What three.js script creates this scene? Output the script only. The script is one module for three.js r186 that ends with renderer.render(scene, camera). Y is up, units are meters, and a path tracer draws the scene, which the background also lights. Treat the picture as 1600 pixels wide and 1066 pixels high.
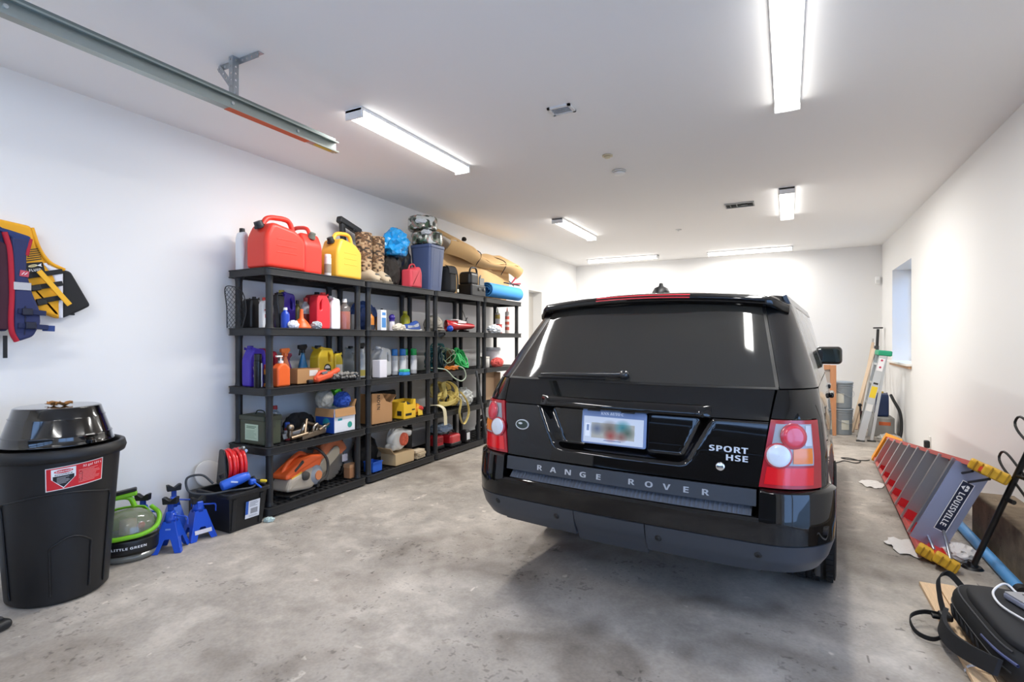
import * as THREE from 'three';
import { RoundedBoxGeometry } from 'three/addons/geometries/RoundedBoxGeometry.js';
import { mergeGeometries } from 'three/addons/utils/BufferGeometryUtils.js';
import { RectAreaLightUniformsLib } from 'three/addons/lights/RectAreaLightUniformsLib.js';
import { FontLoader } from 'three/addons/loaders/FontLoader.js';
import { TextGeometry } from 'three/addons/geometries/TextGeometry.js';
import { ImprovedNoise } from 'three/addons/math/ImprovedNoise.js';

// ------------------------------------------------------------------ camera, sky, exposure
const scene = new THREE.Scene();
const camera = new THREE.PerspectiveCamera(66.233, 1600 / 1066, 0.05, 100);
camera.position.set(0, 1.4, 0);
camera.rotation.order = 'YXZ';
camera.rotation.set(-0.0021, 0.4852, 0);
scene.background = new THREE.Color().setRGB(1.55, 2.6, 4.7);      // open blue sky outside the window and the glazed side door
const renderer = new THREE.WebGLRenderer({ antialias: true });
renderer.toneMapping = THREE.LinearToneMapping;
renderer.toneMappingExposure = 1.22;
renderer.shadowMap.enabled = true;
RectAreaLightUniformsLib.init();
const LAMP = 83, LENS = 7.5;                                        // lamp strength and the glow of its lens
const LAMP_COLOR = new THREE.Color().setRGB(1, 0.98, 0.945);
// the room
const XL = -4.12, XR = 1.425, CE = 3.02, ZB = -10.86, ZF = 1.5;

// ------------------------------------------------------------------ helpers
const V = (x, y, z) => new THREE.Vector3(x, y, z);
let seed = 7;
const rnd = () => { seed = (seed + 0x6D2B79F5) | 0; let t = Math.imul(seed ^ (seed >>> 15), 1 | seed); t = (t + Math.imul(t ^ (t >>> 7), 61 | t)) ^ t; return ((t ^ (t >>> 14)) >>> 0) / 4294967296; };
const rr = (a, b) => a + (b - a) * rnd();
const lerp = (a, b, t) => a + (b - a) * t;
const clamp = (x, a = 0, b = 1) => Math.min(b, Math.max(a, x));
const sstep = (a, b, x) => { const t = clamp((x - a) / (b - a)); return t * t * (3 - 2 * t); };
const perlin = new ImprovedNoise();
const noise = (x, y, z) => perlin.noise(x, y, z);
const tab = (T) => (y) => { for (let i = 1; i < T.length; i++) if (y <= T[i][0]) { const [a, b] = T[i - 1], [c, d] = T[i]; return y <= a ? b : lerp(b, d, (y - a) / (c - a)); } return T[T.length - 1][1]; };

const matCache = new Map();
function M(color, roughness = 0.55, extra = {}) {
  const key = JSON.stringify([color, roughness, Object.entries(extra).filter(([, v]) => typeof v !== 'object')]);
  const tex = Object.values(extra).some((v) => v && v.isTexture);
  if (!tex && matCache.has(key)) return matCache.get(key);
  const m = new THREE.MeshPhysicalMaterial({ color, roughness, ...extra });
  if (!tex) matCache.set(key, m);
  return m;
}
const metal = (color, rough = 0.35) => M(color, rough, { metalness: 1 });
const gloss = (color, rough = 0.35) => M(color, rough, { clearcoat: 0.6, clearcoatRoughness: 0.15 });
const clear = (color, rough = 0.12) => M(color, rough, { transmission: 0.85, thickness: 0, ior: 1.45 });

// textures
function canvasTex(w, h, draw) {
  const c = document.createElement('canvas'); c.width = w; c.height = h;
  const g = c.getContext('2d'); draw(g, w, h);
  const t = new THREE.CanvasTexture(c); t.colorSpace = THREE.SRGBColorSpace; t.anisotropy = 8; return t;
}
function dataTex(n, fn, srgb = true) {           // fn(u, v) -> [r, g, b] 0..255
  const d = new Uint8Array(n * n * 4);
  for (let j = 0; j < n; j++) for (let i = 0; i < n; i++) { const c = fn(i / n, j / n), k = 4 * (j * n + i); d[k] = c[0]; d[k + 1] = c[1]; d[k + 2] = c[2]; d[k + 3] = 255; }
  const t = new THREE.DataTexture(d, n, n, THREE.RGBAFormat);
  t.magFilter = THREE.LinearFilter; t.minFilter = THREE.LinearMipmapLinearFilter; t.generateMipmaps = true;
  t.wrapS = t.wrapT = THREE.RepeatWrapping; if (srgb) t.colorSpace = THREE.SRGBColorSpace; t.needsUpdate = true; return t;
}
// tiling value noise on a lattice of p cells
function lattice(p, s) { const a = new Float32Array(p * p); let q = s; for (let i = 0; i < a.length; i++) { q = (q * 1664525 + 1013904223) >>> 0; a[i] = q / 4294967296; } return (u, v) => { const x = u * p, y = v * p, i = Math.floor(x), j = Math.floor(y); let fx = x - i, fy = y - j; fx = fx * fx * (3 - 2 * fx); fy = fy * fy * (3 - 2 * fy); const i0 = ((i % p) + p) % p, i1 = (i0 + 1) % p, j0 = ((j % p) + p) % p, j1 = (j0 + 1) % p; return lerp(lerp(a[j0 * p + i0], a[j0 * p + i1], fx), lerp(a[j1 * p + i0], a[j1 * p + i1], fx), fy); }; }

// geometry: every helper returns a non-indexed geometry with position, normal, uv
const plain = (g) => { const q = g.index ? g.toNonIndexed() : g; for (const k of Object.keys(q.attributes)) if (!['position', 'normal', 'uv'].includes(k)) q.deleteAttribute(k); if (!q.attributes.uv) q.setAttribute('uv', new THREE.BufferAttribute(new Float32Array(q.attributes.position.count * 2), 2)); if (!q.attributes.normal) q.computeVertexNormals(); return q; };
const at = (g, x = 0, y = 0, z = 0, rx = 0, ry = 0, rz = 0) => { g = plain(g); g.applyMatrix4(new THREE.Matrix4().compose(V(x, y, z), new THREE.Quaternion().setFromEuler(new THREE.Euler(rx, ry, rz)), V(1, 1, 1))); return g; };
const box = (w, h, d, x = 0, y = 0, z = 0, rx = 0, ry = 0, rz = 0) => at(new THREE.BoxGeometry(w, h, d), x, y, z, rx, ry, rz);          // centred
const rbox = (w, h, d, r, x = 0, y = 0, z = 0, rx = 0, ry = 0, rz = 0) => at(new RoundedBoxGeometry(w, h, d, 3, Math.min(r, w / 2.01, h / 2.01, d / 2.01)), x, y, z, rx, ry, rz);
const cyl = (r0, r1, h, x = 0, y = 0, z = 0, rx = 0, ry = 0, rz = 0, n = 20) => at(new THREE.CylinderGeometry(r1, r0, h, n), x, y, z, rx, ry, rz);   // r0 bottom, r1 top
const ball = (r, x = 0, y = 0, z = 0, sx = 1, sy = 1, sz = 1) => { const g = plain(new THREE.SphereGeometry(r, 18, 12)); g.scale(sx, sy, sz); g.translate(x, y, z); return g; };
const lathe = (pts, n = 28) => plain(new THREE.LatheGeometry(pts.map(([r, y]) => new THREE.Vector2(Math.max(r, 1e-4), y)), n));
const torus = (R, r, x = 0, y = 0, z = 0, rx = 0, ry = 0, rz = 0, arc = Math.PI * 2) => at(new THREE.TorusGeometry(R, r, 8, 28, arc), x, y, z, rx, ry, rz);
const tube = (pts, r, n = 0, closed = false, sides = 7) => { const c = new THREE.CatmullRomCurve3(pts.map((p) => (p.isVector3 ? p : V(...p))), closed, 'centripetal'); return plain(new THREE.TubeGeometry(c, n || Math.max(8, pts.length * 6), r, sides, closed)); };
const rod = (a, b, r, n = 10, r2 = r) => { const A = V(...a), B = V(...b), d = B.clone().sub(A), g = plain(new THREE.CylinderGeometry(r2, r, d.length(), n)); g.applyQuaternion(new THREE.Quaternion().setFromUnitVectors(V(0, 1, 0), d.clone().normalize())); g.translate(...A.add(B).multiplyScalar(0.5).toArray()); return g; };
const beam = (a, b, w, h, up = [0, 1, 0]) => {           // rectangular bar from a to b; w across, h along up
  const A = V(...a), B = V(...b), d = B.clone().sub(A), L = d.length(); d.normalize();
  const x = d.clone().cross(V(...up)).normalize(), y = x.clone().cross(d).normalize(), g = plain(new THREE.BoxGeometry(w, h, L));
  g.applyMatrix4(new THREE.Matrix4().makeBasis(x, y, d.clone().negate())); g.translate(...A.add(B).multiplyScalar(0.5).toArray()); return g;
};
const poly = (pts) => { const s = new THREE.Shape(); pts.forEach(([x, y], i) => (i ? s.lineTo(x, y) : s.moveTo(x, y))); s.closePath(); return s; };
// closed outline with rounded corners: [x, y, radius]
const roundPoly = (pts, R = 0.02, T = THREE.Shape) => {
  const s = new T(), n = pts.length;
  for (let i = 0; i < n; i++) {
    const [px, py] = pts[(i + n - 1) % n], [x, y, r = R] = pts[i], [qx, qy] = pts[(i + 1) % n];
    const a = Math.hypot(px - x, py - y), b = Math.hypot(qx - x, qy - y), k = Math.min(r, a * 0.48, b * 0.48);
    const x0 = x + (px - x) / a * k, y0 = y + (py - y) / a * k, x1 = x + (qx - x) / b * k, y1 = y + (qy - y) / b * k;
    i ? s.lineTo(x0, y0) : s.moveTo(x0, y0); s.quadraticCurveTo(x, y, x1, y1);
  }
  s.closePath(); return s;
};
const rrect = (w, h, r, y0 = 0, T = THREE.Shape) => roundPoly([[-w / 2, y0], [w / 2, y0], [w / 2, y0 + h], [-w / 2, y0 + h]], r, T);
const ext = (shape, d, bevel = 0.006, seg = 2, curve = 8) => { const b = Math.min(bevel, d * 0.45), g = plain(new THREE.ExtrudeGeometry(shape, { depth: d - 2 * b, bevelEnabled: b > 0, bevelSize: b, bevelThickness: b, bevelOffset: -b, bevelSegments: seg, curveSegments: curve })); g.translate(0, 0, -(d - 2 * b) / 2); return g; };
// a sheet given by P(s, t) with thickness: front face smooth, rim closed
function shell(P, nu, nv, thick = 0.01, flip = false) {
  const pos = [], uv = [], idx = [];
  for (let j = 0; j <= nv; j++) for (let i = 0; i <= nu; i++) { const p = P(i / nu, j / nv); pos.push(p.x, p.y, p.z); uv.push(i / nu, j / nv); }
  for (let j = 0; j < nv; j++) for (let i = 0; i < nu; i++) { const a = j * (nu + 1) + i, b = a + 1, c = a + nu + 1, d = c + 1; flip ? idx.push(a, c, b, b, c, d) : idx.push(a, b, c, b, d, c); }
  const g = new THREE.BufferGeometry(); g.setAttribute('position', new THREE.Float32BufferAttribute(pos, 3)); g.setAttribute('uv', new THREE.Float32BufferAttribute(uv, 2)); g.setIndex(idx); g.computeVertexNormals();
  if (!thick) return plain(g);
  const N = g.attributes.normal, back = [];
  for (let k = 0; k < pos.length / 3; k++) back.push(pos[3 * k] - N.getX(k) * thick, pos[3 * k + 1] - N.getY(k) * thick, pos[3 * k + 2] - N.getZ(k) * thick);
  const h = new THREE.BufferGeometry(); h.setAttribute('position', new THREE.Float32BufferAttribute(back, 3)); h.setAttribute('uv', new THREE.Float32BufferAttribute(uv, 2));
  const bi = []; for (let k = 0; k < idx.length; k += 3) bi.push(idx[k], idx[k + 2], idx[k + 1]); h.setIndex(bi); h.computeVertexNormals();
  const loop = []; for (let i = 0; i < nu; i++) loop.push(i); for (let j = 0; j < nv; j++) loop.push(j * (nu + 1) + nu); for (let i = nu; i > 0; i--) loop.push(nv * (nu + 1) + i); for (let j = nv; j > 0; j--) loop.push(j * (nu + 1));
  const rp = [], q = (A, k) => rp.push(A[3 * k], A[3 * k + 1], A[3 * k + 2]);
  loop.forEach((a, k) => { const b = loop[(k + 1) % loop.length]; if (flip) { q(pos, a); q(pos, b); q(back, a); q(pos, b); q(back, b); q(back, a); } else { q(pos, a); q(back, a); q(pos, b); q(pos, b); q(back, a); q(back, b); } });
  const r = new THREE.BufferGeometry(); r.setAttribute('position', new THREE.Float32BufferAttribute(rp, 3)); r.computeVertexNormals();
  return mergeGeometries([plain(g), plain(h), plain(r)]);
}
// flat band swept along points: w across (along the given side vector), t thick
function ribbon(pts, w, t, side, n = 0) {
  const c = new THREE.CatmullRomCurve3(pts.map((p) => V(...p)), false, 'centripetal'), N = n || pts.length * 6, S = (k) => (typeof side === 'function' ? V(...side(k)) : V(...side)).normalize();
  return shell((s, k) => c.getPoint(k).add(S(k).multiplyScalar((s - 0.5) * w)), 2, N, t);
}
// crumpled lump: a ball pushed about by ridged noise
function lump(rx, ry, rz, sd, rough = 0.25, freq = 3, detail = 4, flat = true) {
  const g = new THREE.IcosahedronGeometry(1, detail), p = g.attributes.position, v = V(0, 0, 0);
  for (let i = 0; i < p.count; i++) {
    v.fromBufferAttribute(p, i); const n = 1 - 2 * Math.abs(noise(v.x * freq + sd, v.y * freq + sd * 1.7, v.z * freq)), m = 1 - 2 * Math.abs(noise(v.x * freq * 2.3, v.y * freq * 2.3 + sd, v.z * freq * 2.3 + 5));
    const k = 1 + rough * (n * 0.7 + m * 0.35 - 0.4); let y = v.y * k; if (flat && y < 0) y = Math.max(y, -0.8); p.setXYZ(i, v.x * k * rx, y * ry, v.z * k * rz);
  }
  g.computeVertexNormals(); const q = plain(g); const b = new THREE.Box3().setFromBufferAttribute(q.attributes.position); q.translate(0, -b.min.y, 0); return q;
}

// ------------------------------------------------------------------ naming
const used = new Map();
function numbered(name) { const k = used.get(name) ?? 0; used.set(name, k + 1); return k ? `${name}_${String(k).padStart(3, '0')}` : name; }
function mesh(geoms, material) { const list = (Array.isArray(geoms) ? geoms : [geoms]).map(plain); const m = new THREE.Mesh(list.length > 1 ? mergeGeometries(list) : list[0], material); m.castShadow = m.receiveShadow = true; return m; }
function thing(name, label, category, [x, y, z] = [0, 0, 0], turn = 0, group) {
  const o = new THREE.Group(); o.name = numbered(name); scene.add(o); o.position.set(x, y, z); o.rotation.y = turn;
  o.userData = { label, category }; if (group) o.userData.group = group; return o;
}
function part(parent, name, geoms, material, label) { const m = mesh(geoms, material); m.name = name; parent.add(m); if (label) m.userData.label = label; return m; }
function solo(name, label, category, geoms, material, [x, y, z] = [0, 0, 0], turn = 0, group) { const m = mesh(geoms, material); m.name = numbered(name); scene.add(m); m.position.set(x, y, z); m.rotation.y = turn; m.userData = { label, category }; if (group) m.userData.group = group; return m; }
function struct(name, geoms, material, label, category) { const m = mesh(geoms, material); m.name = name; scene.add(m); m.userData = { kind: 'structure', label, category }; return m; }
const H = Math.PI / 2;
// print on a thin sheet: size w x h, facing +z, base centre at x, y, z
function sheet(parent, name, w, h, tex, [x, y, z], [rx, ry, rz] = [0, 0, 0], rough = 0.5, label) {
  return part(parent, name, at(new THREE.BoxGeometry(w, h, 0.0015), x, y, z, rx, ry, rz), M('#ffffff', rough, { map: tex }), label);
}
const lines = (g, x, y, w, n, dy, col, th = 2) => { g.fillStyle = col; for (let i = 0; i < n; i++) g.fillRect(x, y + i * dy, w * (0.65 + 0.35 * Math.abs(Math.sin(i * 2.3 + x))), th); };

// ------------------------------------------------------------------ the room
const white = M('#efeeec', 0.75), ceilMat = M('#f7f6f5', 0.85);
const nA = lattice(4, 11), nB = lattice(9, 23), nC = lattice(24, 5), nD = lattice(70, 77), nE = lattice(220, 3), nF = lattice(600, 9), nG = lattice(13, 91), nH = lattice(33, 17);
const floorTex = dataTex(2048, (u, v) => {
  const w = (nG(u, v) - 0.5) * 0.06, w2 = (nC(u, v) - 0.5) * 0.02, a = nA(u + w, v), b = nB(u + w2, v + w), c = nC(u + w + w2, v + w * 0.7), d = nD(u + w2, v + w * 0.3), e = nE(u, v), f = nF(u, v);
  let k = 0.655 + 0.07 * (a - 0.5) + 0.1 * (b - 0.5) + 0.07 * (c - 0.5) + 0.06 * (d - 0.5) + 0.05 * (e - 0.5) + 0.05 * (f - 0.5);
  const cloud = sstep(0.42, 0.75, nB(u + 0.37 + w2, v + 0.11) * 0.5 + nH(u + w, v + w2 + 0.2) * 0.3 + d * 0.2); k -= 0.17 * cloud * (0.35 + d * 0.6 + e * 0.4);     // darker trowel patches
  const grit = sstep(0.5, 0.8, nC(u + 0.7 + w, v + 0.2)) * sstep(0.6, 0.85, e * 0.6 + f * 0.4); k -= 0.16 * grit;                                        // ingrained dirt
  const pale = sstep(0.55, 0.8, nH(u + 0.5 + w2, v + 0.31 + w) * 0.6 + d * 0.4); k += 0.05 * pale;
  const spot = sstep(0.92, 0.97, nD(u + 0.61, v + 0.23)) * sstep(0.55, 0.62, e); k += 0.15 * spot;                                                         // plaster drips
  const pit = sstep(0.93, 0.97, nE(u + 0.13, v + 0.7)) * sstep(0.5, 0.7, b); k -= 0.2 * pit;
  const t = (nA(u + 0.5, v + 0.3) - 0.5) * 4 + 3 * cloud; return [clamp(k * 258 + 3 + t, 0, 255), clamp(k * 248 + 1 + t * 0.4, 0, 255), clamp(k * 234 - t * 0.1, 0, 255)];
});
const floorBump = dataTex(1024, (u, v) => { const k = 128 + 60 * (nC(u, v) - 0.5) + 60 * (nE(u, v) - 0.5) + 60 * (nF(u, v) - 0.5); return [k, k, k]; }, false);
const floorGeo = new THREE.BoxGeometry(XR - XL + 0.6, 0.2, ZF - ZB + 0.6);
{ const p = floorGeo.attributes.position, u = floorGeo.attributes.uv; for (let i = 0; i < p.count; i++) u.setXY(i, p.getX(i) / 5.5, p.getZ(i) / 5.5); }
floorGeo.translate((XL + XR) / 2, -0.1, (ZF + ZB) / 2);
struct('floor', floorGeo, M('#ffffff', 0.62, { map: floorTex, bumpMap: floorBump, bumpScale: 0.0012 }), 'worn grey concrete garage floor', 'floor');
const T = 0.28, LW = ZF - ZB;
// left wall with the narrow doorway past the shelves
const D0 = -8.46, D1 = -9.02, DH = 2.3;
struct('wall_left', [box(T, CE, ZF - D0, XL - T / 2, CE / 2, (ZF + D0) / 2), box(T, CE, D1 - ZB, XL - T / 2, CE / 2, (D1 + ZB) / 2), box(T, CE - DH, D0 - D1, XL - T / 2, (CE + DH) / 2, (D0 + D1) / 2)], white, 'white drywall beside the black shelving', 'wall');
{ const d = struct('door_1', [box(0.04, DH - 0.01, D0 - D1 - 0.004, XL - 0.2, DH / 2, (D0 + D1) / 2)], M('#d8d4cc', 0.6), 'pale door set back in the narrow doorway past the shelves', 'door');
  part(d, 'door_handle', [cyl(0.022, 0.022, 0.012, XL - 0.174, 1.0, D0 - 0.07, 0, 0, H), rbox(0.02, 0.018, 0.11, 0.007, XL - 0.155, 1.0, D0 - 0.11)], metal('#b8b8b4', 0.35)); }
// right wall with the deep window
const S0 = 0.6, S1 = -2.2, SHT = 2.2, W0 = -8.46, W1 = -9.86, WB = 1.055, WT = 2.47, TR = 0.34;
struct('wall_right', [box(TR, CE, S1 - W0, XR + TR / 2, CE / 2, (S1 + W0) / 2), box(TR, CE, ZF - S0, XR + TR / 2, CE / 2, (ZF + S0) / 2), box(TR, CE - SHT, S0 - S1, XR + TR / 2, (CE + SHT) / 2, (S0 + S1) / 2), box(TR, CE, W1 - ZB, XR + TR / 2, CE / 2, (W1 + ZB) / 2), box(TR, CE - WT, W0 - W1, XR + TR / 2, (CE + WT) / 2, (W0 + W1) / 2), box(TR, WB, W0 - W1, XR + TR / 2, WB / 2, (W0 + W1) / 2)], white, 'white drywall with a deep window opening', 'wall');
{ const w = struct('window_1', [box(0.06, 0.05, W0 - W1, XR + 0.27, WB + 0.025, (W0 + W1) / 2), box(0.06, 0.05, W0 - W1, XR + 0.27, WT - 0.025, (W0 + W1) / 2), box(0.06, WT - WB, 0.05, XR + 0.27, (WB + WT) / 2, W0 - 0.025), box(0.06, WT - WB, 0.05, XR + 0.27, (WB + WT) / 2, W1 + 0.025), box(0.05, WT - WB, 0.04, XR + 0.27, (WB + WT) / 2, (W0 + W1) / 2)], M('#f2f2f0', 0.4), 'white framed window at the back of its deep opening', 'window');
  for (const s of [0.25, 0.75]) part(w, 'pane', box(0.006, WT - WB - 0.1, (W0 - W1) / 2 - 0.07, XR + 0.27, (WB + WT) / 2, lerp(W0, W1, s)), M('#ffffff', 0.02, { transmission: 1, thickness: 0 }));
  part(w, 'window_sill', [rbox(0.3, 0.03, W0 - W1 + 0.1, 0.004, XR + 0.09, WB + 0.016, (W0 + W1) / 2)], M('#f4f1ea', 0.5)); part(w, 'sill_apron', box(0.03, 0.035, W0 - W1 + 0.06, XR - 0.016, WB - 0.0185, (W0 + W1) / 2), M('#c9a27e', 0.6), 'bare wood strip under the sill'); }
struct('retaining_wall', box(0.2, 2.7, 4.2, XR + TR + 1.0, 1.3, -9.4), M('#8d8a84', 0.9), 'concrete retaining wall of the light well outside the window', 'wall'); struct('light_well', box(0.88, 0.2, 4.2, XR + TR + 0.45, 0.7, -9.4), M('#8d8a84', 0.9), 'gravel floor of the light well outside the window', 'ground');
struct('wall_back', box(XR - XL + 0.5, CE, 0.2, (XL + XR) / 2, CE / 2, ZB - 0.1), white, 'white end wall beyond the car', 'wall');
struct('ceiling', box(XR - XL + 0.6, 0.2, LW + 0.5, (XL + XR) / 2, CE + 0.1, (ZF + ZB) / 2), ceilMat, 'flat pale grey drywall ceiling', 'ceiling');
// wall behind the camera: wide garage door with a glazed row
{ const GX0 = -3.1, GX1 = 1.0, GH = 2.35; struct('wall_front', [box(GX0 - XL + 0.2, CE, 0.2, (XL - 0.2 + GX0) / 2, CE / 2, ZF + 0.1), box(XR + 0.2 - GX1, CE, 0.2, (XR + 0.2 + GX1) / 2, CE / 2, ZF + 0.1), box(GX1 - GX0, CE - GH, 0.2, (GX0 + GX1) / 2, (CE + GH) / 2, ZF + 0.1)], white, 'white wall around the garage door', 'wall');
  const door = struct('door_2', [box(GX1 - GX0, 0.02, 0.05, (GX0 + GX1) / 2, 0.012, ZF + 0.06)], M('#303234', 0.8), 'sectional garage door with glazed panels', 'garage door'), ph = GH / 5, n = 4;
  for (let r = 0; r < 5; r++) {
    const y0 = r * ph + (r ? 0.004 : 0.02), y1 = (r + 1) * ph - 0.004, pw = (GX1 - GX0) / n;
    if (r < 3) { part(door, 'door_panel', box(GX1 - GX0, y1 - y0, 0.05, (GX0 + GX1) / 2, (y0 + y1) / 2, ZF + 0.06), M('#4a4845', 0.6)); continue; }
    const bars = [box(GX1 - GX0, 0.07, 0.05, (GX0 + GX1) / 2, y0 + 0.035, ZF + 0.06), box(GX1 - GX0, 0.07, 0.05, (GX0 + GX1) / 2, y1 - 0.035, ZF + 0.06)];
    for (let i = 0; i <= n; i++) bars.push(box(0.08, y1 - y0, 0.05, clamp(GX0 + i * pw, GX0 + 0.04, GX1 - 0.04), (y0 + y1) / 2, ZF + 0.06));
    const p = part(door, 'door_panel', bars, M('#4a4845', 0.6));
    for (let i = 0; i < n; i++) part(p, 'pane', box(pw - 0.08, y1 - y0 - 0.14, 0.006, GX0 + (i + 0.5) * pw, (y0 + y1) / 2, ZF + 0.06), M('#ffffff', 0.02, { transmission: 1, thickness: 0 }));
  } }
struct('driveway', box(9, 0.2, 3, -1, -0.14, ZF + 1.9), M('#a8a59e', 0.9), 'concrete driveway outside the garage door', 'driveway');
{ const zc = (S0 + S1) / 2, d = struct('door_3', [box(0.07, 0.07, S0 - S1, XR + 0.2, 0.036, zc), box(0.07, 0.06, S0 - S1, XR + 0.2, SHT - 0.03, zc), ...[S0 - 0.03, zc, S1 + 0.03].map((z) => box(0.07, SHT, 0.06, XR + 0.2, SHT / 2, z))], M('#e6e6e4', 0.5), 'glazed side door in the right wall', 'door');
  for (const s of [0.25, 0.75]) part(d, 'pane', box(0.006, SHT - 0.14, (S0 - S1) / 2 - 0.09, XR + 0.2, SHT / 2, lerp(S0, S1, s)), M('#ffffff', 0.02, { transmission: 1, thickness: 0 })); part(d, 'door_handle', rbox(0.03, 0.2, 0.03, 0.01, XR + 0.14, 1.05, zc - 0.06), metal('#b8b8b4', 0.35));
  struct('patio', box(6, 0.2, 9, XR + 3.4, -0.14, -1.5), M('#a8a59e', 0.9), 'concrete ground outside the side door', 'ground'); }
// concrete footing that stands proud of the right wall near the camera
{ const g = ext(roundPoly([[0, 0, 0.002], [0, 0.29, 0.012], [0.235, 0.29, 0.002], [0.235, 0, 0.002]], 0.01), 2.7, 0); const f = at(g, XR - 0.2305, 0, -4.95 + 1.35);
  const tx = floorTex.clone(); tx.repeat.set(0.4, 0.4); tx.needsUpdate = true; struct('trim_1', f, M('#c9bba6', 0.9, { map: tx }), 'rough brown grey concrete footing along the right wall', 'footing'); }

// ------------------------------------------------------------------ ceiling fittings
const lensMat = new THREE.MeshStandardMaterial({ color: '#ffffff', roughness: 0.5, emissive: LAMP_COLOR, emissiveIntensity: LENS }), lampBody = M('#f3f3f1', 0.4);
function wrapLamp(x, z, along, label, k = 1, L = 1.4) {
  const o = thing('ceiling_lamp', label, 'ceiling lamp', [x, CE, z], along === 'x' ? 0 : H, 'wraparound ceiling lamps'), w = 0.15;
  part(o, 'housing', [box(L, 0.022, w, 0, -0.0115, 0), rbox(0.022, 0.07, w + 0.008, 0.006, -L / 2 + 0.011, -0.036, 0), rbox(0.022, 0.07, w + 0.008, 0.006, L / 2 - 0.011, -0.036, 0)], lampBody);
  const s = roundPoly([[-w / 2 + 0.004, -0.024, 0.002], [w / 2 - 0.004, -0.024, 0.002], [w / 2 - 0.006, -0.05, 0.02], [w / 2 - 0.03, -0.064, 0.02], [-w / 2 + 0.03, -0.064, 0.02], [-w / 2 + 0.006, -0.05, 0.02]]);
  part(o, 'lens', at(ext(s, L - 0.046, 0), 0, 0, 0, 0, H, 0), lensMat);
  const l = new THREE.RectAreaLight(LAMP_COLOR, LAMP * k, L - 0.06, w - 0.03); l.position.set(0, -0.069, 0); l.rotation.x = -H; o.add(l); l.name = 'lamp_light';
}
wrapLamp(-2.69, 0.25, 'z', 'ceiling lamp of the left row behind the viewer', 0.6); wrapLamp(-0.005, 0.25, 'z', 'ceiling lamp of the right row behind the viewer', 0.5);
wrapLamp(-2.69, -3.42, 'z', 'long glowing ceiling lamp above the near end of the shelves', 0.9); wrapLamp(-0.005, -3.33, 'z', 'long glowing ceiling lamp cut by the top of the picture', 0.7); wrapLamp(-2.71, -7.12, 'z', 'glowing ceiling lamp above the far end of the shelves', 1.2); wrapLamp(-0.01, -6.95, 'z', 'short-looking glowing ceiling lamp beside the dark ceiling opening', 0.95);
wrapLamp(-2.88, -10.1, 'x', 'crosswise glowing ceiling lamp near the left corner of the end wall', 0.52); wrapLamp(-0.62, -10.27, 'x', 'crosswise glowing ceiling lamp above the middle of the end wall', 0.52);
{ const o = thing('ceiling_vent', 'small white louvred ceiling vent near the front lamps', 'vent', [-1.405, CE, -3.41]); part(o, 'frame', [box(0.17, 0.012, 0.02, 0, -0.0065, -0.055), box(0.17, 0.012, 0.02, 0, -0.0065, 0.055), box(0.02, 0.012, 0.13, -0.075, -0.0065, 0), box(0.02, 0.012, 0.13, 0.075, -0.0065, 0)], M('#dcdcdc', 0.5)); part(o, 'backing', box(0.14, 0.003, 0.1, 0, -0.0025, 0), M('#9fa0a2', 0.8)); for (let i = 0; i < 5; i++) part(o, 'slat', box(0.13, 0.003, 0.014, 0, -0.008, -0.036 + i * 0.018, 0.5, 0, 0), M('#d4d4d4', 0.5)); }
{ const o = thing('smoke_detector', 'small yellowed round detector on the ceiling', 'detector', [-1.4, CE - 0.001, -4.45]); part(o, 'base', at(lathe([[0.001, 0], [0.045, 0], [0.045, -0.01], [0.001, -0.011]])), M('#d8cdb0', 0.5)); part(o, 'cap', at(lathe([[0.001, -0.011], [0.03, -0.011], [0.024, -0.024], [0.001, -0.026]])), M('#d2c6a4', 0.5)); }
{ const o = thing('smoke_detector', 'larger white round smoke detector on the ceiling', 'detector', [-1.43, CE - 0.001, -4.91]); part(o, 'base', at(lathe([[0.001, 0], [0.068, 0], [0.068, -0.014], [0.001, -0.015]])), M('#efefed', 0.5)); part(o, 'cap', at(lathe([[0.001, -0.015], [0.06, -0.015], [0.05, -0.032], [0.02, -0.036], [0.001, -0.036]])), M('#f1f1ef', 0.5)); }
{ const o = thing('ceiling_cover', 'tiny white round cap on the ceiling above the car', 'cap', [-1.42, CE - 0.001, -7.93]); part(o, 'disc', lathe([[0.001, 0], [0.042, 0], [0.04, -0.012], [0.001, -0.014]]), M('#ececea', 0.5)); part(o, 'nub', lathe([[0.001, -0.0135], [0.012, -0.0135], [0.01, -0.022], [0.001, -0.024]]), M('#e2e2e0', 0.5)); }
{ const o = thing('ceiling_register', 'dark open ceiling register without its cover', 'vent', [-0.51, CE, -6.8]); part(o, 'collar', [box(0.32, 0.014, 0.012, 0, -0.0075, -0.1), box(0.32, 0.014, 0.012, 0, -0.0075, 0.1), box(0.012, 0.014, 0.2, -0.154, -0.0075, 0), box(0.012, 0.014, 0.2, 0.154, -0.0075, 0)], M('#a4a5a3', 0.6)); part(o, 'duct_plate', box(0.3, 0.003, 0.19, 0, -0.002, 0), M('#2e3332', 0.7)); part(o, 'damper', [box(0.07, 0.012, 0.05, 0.05, -0.01, 0), rod([-0.13, -0.01, 0], [0.13, -0.01, 0], 0.004)], M('#14171a', 0.5)); for (const x of [-0.1, -0.03]) part(o, 'rib', box(0.012, 0.01, 0.17, x, -0.009, 0), metal('#5d6463', 0.5)); }
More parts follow.
